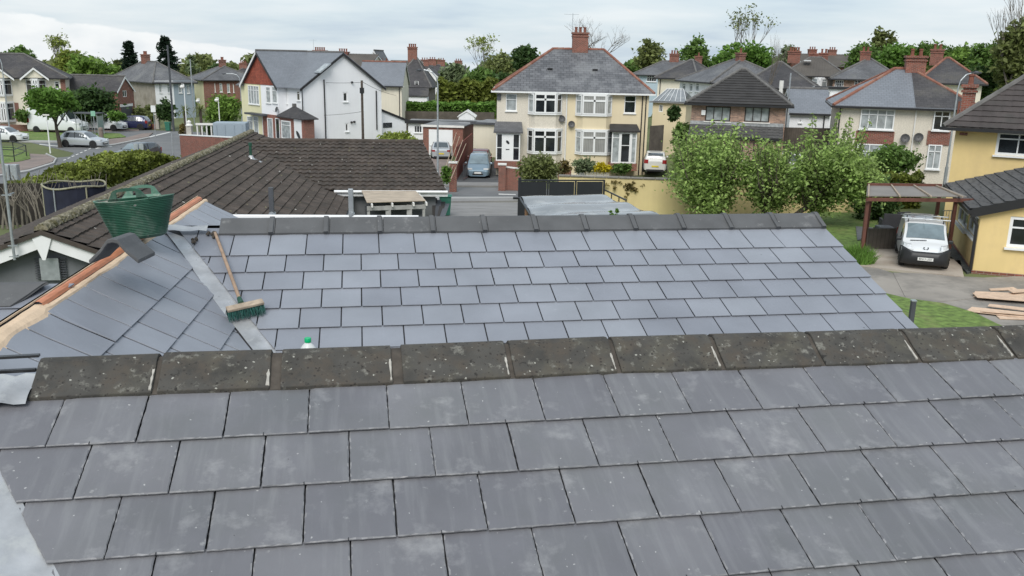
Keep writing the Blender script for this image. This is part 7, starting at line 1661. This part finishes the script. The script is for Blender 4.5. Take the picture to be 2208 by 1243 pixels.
# bus shelter
p=G(196,292); bs=thing('bus_shelter','small bus shelter with flat dark roof and clear sides on the grass island','bus shelter',(p.x,p.y,p.z),R(-4))
mat('clear_panel',(.30,.34,.35),rough=.1,spec=1,coat=.5)
mb=MB(); mb.box((0,0,2.35),(2.7,1.5,.14)); mb.build('roof','dark_grey',bs,bevel=.03)
for x in(-1.2,-.1,1.2):
    for y in(-.6,.6): mb=MB(); mb.tube((x,y,0),(x,y,2.3),.04,.04,6); mb.build('post','galv',bs)
mb=MB(); mb.box((1.2,0,1.25),(.02,1.1,1.7)); mb.build('side_panel','clear_panel',bs)
mb=MB(); mb.box((.3,.6,.55),(1.6,.3,.06)); mb.build('bench','dark_grey',bs)
mb=MB(); p=G(219,300); pr=thing('litter_bin','pinkish pillar box shaped bin beside the bus shelter','bin',(p.x,p.y,p.z)); mb.lathe((0,0,0),[(.22,0),(.22,.95),(.26,.96),(.2,1.15),(.03,1.2)],12); mb.build('bin_body','pavement_pink',pr)
# black railings on the left verge
for nm,pts,lab in(('a',[(-30,318),(38,318),(60,328),(63,332)],''),):
    rl=thing('railing','black guard rail curving round the left grass verge','railing',G(38,345))
    W_=[G(-40,336),G(22,336),G(36,345),G(57,345),G(57,358)] 
    W_=[G(-30,330),G(30,332),G(58,340),G(32,352),G(-30,350)]
    for q in W_: mb=MB(); mb.tube(q,q+Z*1.05,.04,.04,6); mb.build('post','black_metal',rl,world=True)
    for h_ in(1.05,.55): mb=MB(); mb.path([q+Z*h_ for q in W_],.035,6); mb.build('rail','black_metal',rl,world=True)
# backs of two signs over the hedge, and control cabinets
for i,(px,lab) in enumerate(((292,'left of the twin grey sign backs in front of the dark hatchback'),(304,'right of the twin grey sign backs in front of the dark hatchback'))):
    t=at(px,309,58); g=gz(t.x,58); o=thing('road_sign',lab,'sign',(t.x,58,g)); mb=MB(); mb.tube((0,.03,0),(0,.03,t.z-g),.035,.035,6); mb.build('pole','galv',o); mb=MB(); mb.box((0,0,t.z-g-.75),(.28,.04,1.4)); mb.build('sign_plate','galv',o,bevel=.01)
for px,lab in((14,'left of two grey roadside cabinets above the hedge end'),(31,'right of two grey roadside cabinets above the hedge end')):
    t=at(px,355,56); g=gz(t.x,56); o=thing('roadside_cabinet',lab,'cabinet',(t.x,56,g)); mb=MB(); mb.box((0,0,(t.z-g)/2),(.42,.4,t.z-g)); mb.build('cabinet_body','galv',o,bevel=.02); mb=MB(); mb.box((0,-.21,(t.z-g)*.5),(.34,.02,(t.z-g)*.8)); mb.build('door','galv',o)
# brick wall of the corner plot with white coping, grey container, white balustrade
A=G(388,330); B=at(535,330,70)
wallthing('brick_wall','red brick wall along the road, left of the bungalow ridge end','wall',(387,292),(540,300),77,66,330,'brick_red',th=.25,cap='white_paint')
p=at(408,272,76); pil=thing('pillar','tall white and red weathered gate pillar on the brick wall','pillar',(p.x,76,gz(p.x,76))); mb=MB(); mb.box((0,0,(p.z-gz(p.x,76))/2),(.42,.42,p.z-gz(p.x,76))); mb.build('shaft','mortar',pil); mb=MB(); mb.lathe((0,0,p.z-gz(p.x,76)),[(.3,0),(.3,.08),(.16,.16),(.2,.35),(.02,.5)],10); mb.build('cap','old_white',pil)
p=at(498,264,80); g=gz(p.x,80); ct=thing('skip_container','plain grey metal container beside the white corner house','container',(p.x,80,g),R(8)); mb=MB(); mb.box((0,0,(p.z-g)/2),(2.8,2.0,p.z-g)); mb.build('container_body','render_blue',ct,bevel=.03)
mb=MB()
for x in(-1.1,-.4,.4,1.1): mb.box((x,-1.02,(p.z-g)/2),(.08,.06,(p.z-g)*.9))
mb.build('ribs','render_blue',ct)
p=at(455,266,79); g=gz(p.x,79); bl=thing('balustrade','low white balustrade wall between the palms and the grey container','wall',(p.x,79,g),R(6)); mb=MB(); mb.box((0,0,(p.z-g)-.1),(2.6,.3,.16)); mb.box((0,0,.35),(2.6,.3,.7)); mb.build('rails','old_white',bl)
for i in range(7): mb=MB(); mb.lathe((-1.2+.4*i,0,.7),[(.07,0),(.11,.15),(.05,.4),(.08,p.z-g-.85)],8); mb.build('baluster','old_white',bl)
# gate pillars, red fence pillar, wall of the cream pair
def brickpillar(label,px,y0,y1,Y,w_=.5):
    p=at(px,y0,Y); g=gz(p.x,Y); o=thing('brick_pillar',label,'pillar',(p.x,Y,g)); mb=MB(); mb.box((0,0,(p.z-g)/2-.1),(w_,w_,p.z-g+.2)); mb.build('shaft','brick_red',o); mb=MB(); mb.box((0,0,p.z-g+.05),(w_+.1,w_+.1,.09)); mb.build('cap','old_white',o); return o
brickpillar('brick gate pillar with pale cap left of the people carrier',977,352,395,61)
brickpillar('brick gate pillar right of the people carrier',1083,356,396,62)
wallthing('brick_wall','low brick garden wall between the gate pillar and the mottled shrub','wall',(1090,362),(1122,366),62,62,396,'brick_red',th=.25,cap='old_white')
wallthing('brick_wall','short brick step wall in front of the cream pair middle','wall',(1204,364),(1232,366),64,64,380,'brick_red',th=.3)
p=G(996,392); gg=thing('driveway_gate','small rusty iron gate folded back against the drive pillar','gate',p); mb=MB(); 
for i in range(6): mb.tube((.1+.05*i,.25*i,.1),(.1+.05*i,.25*i,1.35+.08*math.sin(i*.6)),.018,.018,5)
mb.build('bars','dark_grey',gg); mb=MB(); mb.bar((.1,0,.2),(.35,1.25,.2),.03,.03); mb.bar((.1,0,1.25),(.35,1.25,1.25),.03,.03); mb.build('frame','brick_red',gg)
mb=MB(); q=thing('garden_cane','long pale canes leaning against the dark red fence','canes',at(968,398,60)); 
for i in range(4): mb.tube(at(952+6*i,392,60),at(984+7*i,286+8*i,62),.03,.02,5)
mb.build('canes','wood_pale',q,world=True)
p=at(1018,250,100)
gh=thing('greenhouse','small white gabled summerhouse beyond the flat white outbuilding','summerhouse',(at(1006,262,97).x,97,1.0)); zt=at(1006,241,97).z-1; ze_=at(1006,252,97).z-1; mb=MB(); mb.prism([(-.85,0,0),(.85,0,0),(.85,0,ze_),(0,0,zt),(-.85,0,ze_)],(0,3,0)); mb.build('wall','white_paint',gh); mb=MB(); mb.prism([(-1,-.1,ze_-.1),(0,-.1,zt),(0,3.1,zt),(-1,3.1,ze_-.1)],(0,0,.08)); mb.prism([(1,-.1,ze_-.1),(0,-.1,zt),(0,3.1,zt),(1,3.1,ze_-.1)],(0,0,.08)); mb.build('roof','old_white',gh)
# dark trade bin and wheelie bins
p=at(800,284,80); bb=thing('trade_bin','black sheet metal bin store at the foot of the telegraph pole','bin',(at(815,284,80).x,80,.1)); mb=MB(); mb.box((0,0,.75),(2.2,1,1.5)); mb.build('bin_body','black_metal',bb,bevel=.05); mb=MB(); mb.box((0,0,1.55),(2.3,1.1,.08)); mb.build('lid','black_metal',bb)
p=G(363,283); bin_('wheelie_bin','green wheelie bin beyond the junction, by the two gate posts',(p.x,p.y,p.z),'bin_green')
for px,lab in((341,'left stone gatepost beyond the junction'),(371,'right stone gatepost beyond the junction')):
    p=G(px,279); o=thing('gatepost',lab,'gatepost',p); mb=MB(); mb.box((0,0,.85),(.4,.4,1.7)); mb.build('shaft','mortar',o); mb=MB(); mb.box((0,0,1.75),(.5,.5,.12)); mb.build('cap','old_white',o)
wallthing('brick_wall','low red brick garden wall behind the white vans','wall',(-30,268),(60,270),97,99,285,'brick_red',th=.25)
wallthing('brick_wall','low brick wall right of the navy crossover','wall',(312,268),(340,268),106,106,280,'brick_red',th=.25)
# ================================================================ bits around the new ridge
for px,y0,lab in((586,405,'left of the two upright scaffold brackets behind the new ridge'),(757,408,'right of the two upright scaffold brackets behind the new ridge')):
    a=at(px,467,9.2); b=at(px,y0,9.2); o=thing('scaffold_bracket',lab,'bracket',a); mb=MB(); mb.obox(a-Vector((.025,0,.5)),(.05,0,0),(0,.03,0),(0,0,b.z-a.z+.5)); mb.build('upright','dark_grey' if px<600 else 'galv',o,world=True,bevel=.004); mb=MB(); mb.tube(a+Vector((0,-.02,.02)),a+Vector((0,.06,.02)),.03,.03,8); mb.tube(a+Vector((0,-.03,.02)),a+Vector((0,-.045,.02)),.018,.018,6); mb.build('bolt','galv',o,world=True)
a=at(512,469,8.9); b=at(902,470,9.35); o=thing('scaffold_tube','pale scaffold tube running just behind the left half of the new ridge','scaffold tube',a); mb=MB(); mb.tube(a-Vector((.2,0,0)),b,.026,.026,10); mb.build('tube','white_paint',o,world=True)
a=at(1970,650,14.5); o=thing('fence_post','grey square post standing on the lawn past the slate roof verge','post',(a.x,a.y,2.5)); mb=MB(); mb.box((0,0,(a.z-2.5)/2),(.075,.075,a.z-2.5)); mb.build('shaft','dark_grey',o,bevel=.005); mb=MB(); mb.box((0,0,a.z-2.5+.01),(.085,.085,.02)); mb.build('cap','galv',o)
# ================================================================ trampoline behind the bungalow ridge
c=at(160,402,33); tr=thing('trampoline','old trampoline enclosure with faded foam rim and dark netting behind the bungalow ridge','trampoline',(c.x,c.y,2.5))
mat('net_dark',(.015,.018,.035),rough=.9,var=.3); mat('foam_rim',(.30,.29,.20),rough=.8,var=.2)
rx,ry=1.08,1.08; zr=at(160,398,33).z-2.5
mb=MB(); mb.path([(rx*math.cos(i*.2618+3.14),ry*math.sin(i*.2618+3.14),zr+.05*math.sin(i*.9)) for i in range(0,25)],.035,7); mb.build('rim','foam_rim',tr)
mb=MB(); n=24; v=[(rx*.98*math.cos(2*math.pi*i/n),ry*.98*math.sin(2*math.pi*i/n),z) for z in(.35,zr-.02) for i in range(n)]; mb.add(v,[(i,(i+1)%n,n+(i+1)%n,n+i) for i in range(n)]); mb.build('netting','net_dark',tr)
for i in range(6): a_=i*1.047+.3; mb=MB(); mb.tube((rx*math.cos(a_),ry*math.sin(a_),0),(rx*math.cos(a_),ry*math.sin(a_),zr),.028,.028,7); mb.build('pole','foam_rim' if i%2 else 'galv',tr)
mat('hedge_shade_dark',(.030,.026,.022),rough=.9,var=.4,vs=3)  # near black: shade inside the hedge is put into this panel colour
wallthing('timber_fence','dark backing panel standing for the shaded hedge core behind the bare stems','fence',(-60,397),(215,395),34.5,36,470,'hedge_shade_dark',th=.06)
# ================================================================ pergola by the yellow house
PZ=2.6+2.15
pc=[atz(1870,402,PZ),atz(2030,404,PZ),atz(2085,426,PZ),atz(1868,424,PZ)]
pg=thing('pergola','red-brown timber pergola with grey corrugated roof beside the yellow extension','pergola',pc[3]-Z*2.2)
mat('timber_red',(.13,.050,.034),rough=.6,var=.2,vs=4); mat('roof_sheet',(.21,.19,.17),rough=.6,var=.12,vs=1.5,pat='board',pa=(.25,1,.6))
mb=MB(); mb.prism(pc,Z*.03); mb.build('roof_sheet','roof_sheet',pg,world=True)
f0,f1=pc[3]-Z*.10,pc[2]-Z*.10+Vector((.25,0,0)); mb=MB(); mb.bar(f0,f1,.05,.12); mb.build('front_beam','timber_red',pg,world=True)
mb=MB(); mb.bar(pc[0]-Z*.02+Z*.06,pc[1]+Z*.04,.06,.15); mb.build('back_beam','timber_red',pg,world=True)
for i in range(4):
    t=.02+.30*i; a=pc[3].lerp(pc[2],t); b=pc[0].lerp(pc[1],t); d=(b-a).normalized(); mb=MB(); mb.bar(a-d*.32+Z*.06,b+d*.12+Z*.06,.045,.05); mb.build('rafter','wood_pale',pg,world=True)
for px,Yo in((0.04,0),(.92,0)):
    a=pc[3].lerp(pc[2],px)+Vector((0,.12,0)); mb=MB(); mb.obox(Vector((a.x-.05,a.y,2.3)),(.1,0,0),(0,.1,0),(0,0,PZ-2.5)); mb.build('post','timber_red',pg,world=True)
for px in(.04,.96):
    a=pc[0].lerp(pc[1],px); mb=MB(); mb.obox(Vector((a.x-.05,a.y-.2,1.8)),(.1,0,0),(0,.1,0),(0,0,PZ-2.0)); mb.build('post','timber_red',pg,world=True)
a=pc[0]+Vector((.1,-.3,0)); b=pc[1]+Vector((-.2,-.3,0)); mb=MB(); mb.obox(Vector((a.x,a.y,2.2)),Vector((b.x-a.x,b.y-a.y,0)),(0,.04,0),(0,0,1.05)); mb.build('back_screen','fence_dark',pg,world=True)
mat('rattan',(.045,.045,.05),rough=.8,var=.2,pat='board',pa=(.04,1,.5))
def chair_(label,px,py,rz,kind='chair'):
    p=G(px,py); o=thing('garden_chair' if kind=='chair' else 'garden_stool',label,kind,(p.x,p.y,p.z+.1),rz); w_=.6
    mb=MB(); mb.box((0,0,.20),(w_,w_,.34)); mb.build('base','rattan',o); mb=MB(); mb.box((0,-.02,.43),(w_*.96,w_*.9,.10)); mb.build('cushion','dark_grey',o,bevel=.03)
    if kind=='chair': 
        mb=MB(); mb.box((0,.28,.62),(w_,.09,.55)); mb.build('backrest','rattan',o)
        for s_ in(-1,1): mb=MB(); mb.box((s_*.31,0,.42),(.08,w_,.44)); mb.build('armrest','rattan',o)
    for x in(-.25,.25):
        for y in(-.25,.25): mb=MB(); mb.box((x,y,.02),(.05,.05,.06)); mb.build('leg','dark_grey',o)
chair_('dark rattan garden chair with grey cushion under the pergola',1914,512,R(170)); chair_('dark rattan stool in front of the garden chair under the pergola',1903,519,0,'stool'); chair_('dark rattan garden chair half hidden behind the van bonnet',1932,507,R(200))
p=G(2046,520); o=thing('iron_gate','small grey metal gate between the van and the yellow extension','gate',p); mb=MB()
for i in range(8): mb.tube((.1*i-.35,0,.05),(.1*i-.35,0,1.2),.012,.012,5)
mb.build('bars','galv',o); mb=MB(); mb.bar((-.4,0,.1),(.4,0,.1),.03,.03); mb.bar((-.4,0,1.2),(.4,0,1.2),.03,.03); mb.build('rails','galv',o)
# ================================================================ sheets of board lying on the yard
mat('board_pale',(.60,.44,.32),rough=.8,var=.15,vs=4,dirt=((.42,.31,.23),5,.55,.75))
BD=[((2145,628),1.1,.30,10,.02,'small pale board offcut lying alone, furthest of the boards on the yard'),
((2150,640),2.2,.55,-8,.02,'long pale board at the back of the upper pile'),((2168,650),2.4,.9,-14,.10,'widest pale board with printed marks on top of the upper pile'),((2190,636),1.3,.35,20,.14,'short pale board crossing the upper pile at the right edge'),
((2140,648),1.6,.3,-22,.05,'narrow pale board under the left side of the upper pile'),
((2150,684),2.4,.28,-24,.02,'front most pale plank of the lower pile'),((2168,680),2.6,.30,-20,.05,'second pale plank of the lower pile'),((2185,684),2.4,.34,-14,.09,'third pale plank of the lower pile'),((2190,676),2.0,.3,-28,.13,'top pale plank of the lower pile'),((2200,690),1.8,.4,-6,.02,'pale plank at the right edge of the lower pile')]
for i,((px,py),L_,w_,a_,hz_,lab) in enumerate(BD):
    px+=14; L_*=.85; w_*=.85; hz_*=.6; p=G(px,py); o=thing('wooden_board',lab,'board',(p.x,p.y,p.z+.03+hz_),R(a_)); mb=MB(); r=random.Random(i); 
    pts=[(-L_/2,-w_/2),(L_/2,-w_/2*r.uniform(.7,1)),(L_/2+r.uniform(-.2,.1),w_/2),(-L_/2+r.uniform(0,.25),w_/2*r.uniform(.6,1))]; mb.prism([(x,y,.03*r.uniform(-.5,1)) for x,y in pts],(0,0,.02)); mb.build('board','board_pale',o)
# cables
def cable(label,a,b,sag,r=.012):
    o=thing('overhead_cable',label,'cable',a); mb=MB(); n=12; pts=[Vector(a).lerp(Vector(b),i/n)-Z*sag*4*(i/n)*(1-i/n) for i in range(n+1)]; mb.path(pts,r,4); mb.build('wire','black_plastic',o,world=True)
tp=at(783,178,83)
cable('upper thin wire crossing the white gable from the telegraph pole leftwards',tp,at(668,176,90),.1,.02); cable('thin wire running right from the telegraph pole to the grey brick house',tp,at(900,205,118),.6,.02)
cable('long thin wire from the telegraph pole down to the lemon end of the corner house',tp-Z*2.6,at(560,236,96),.5,.02)
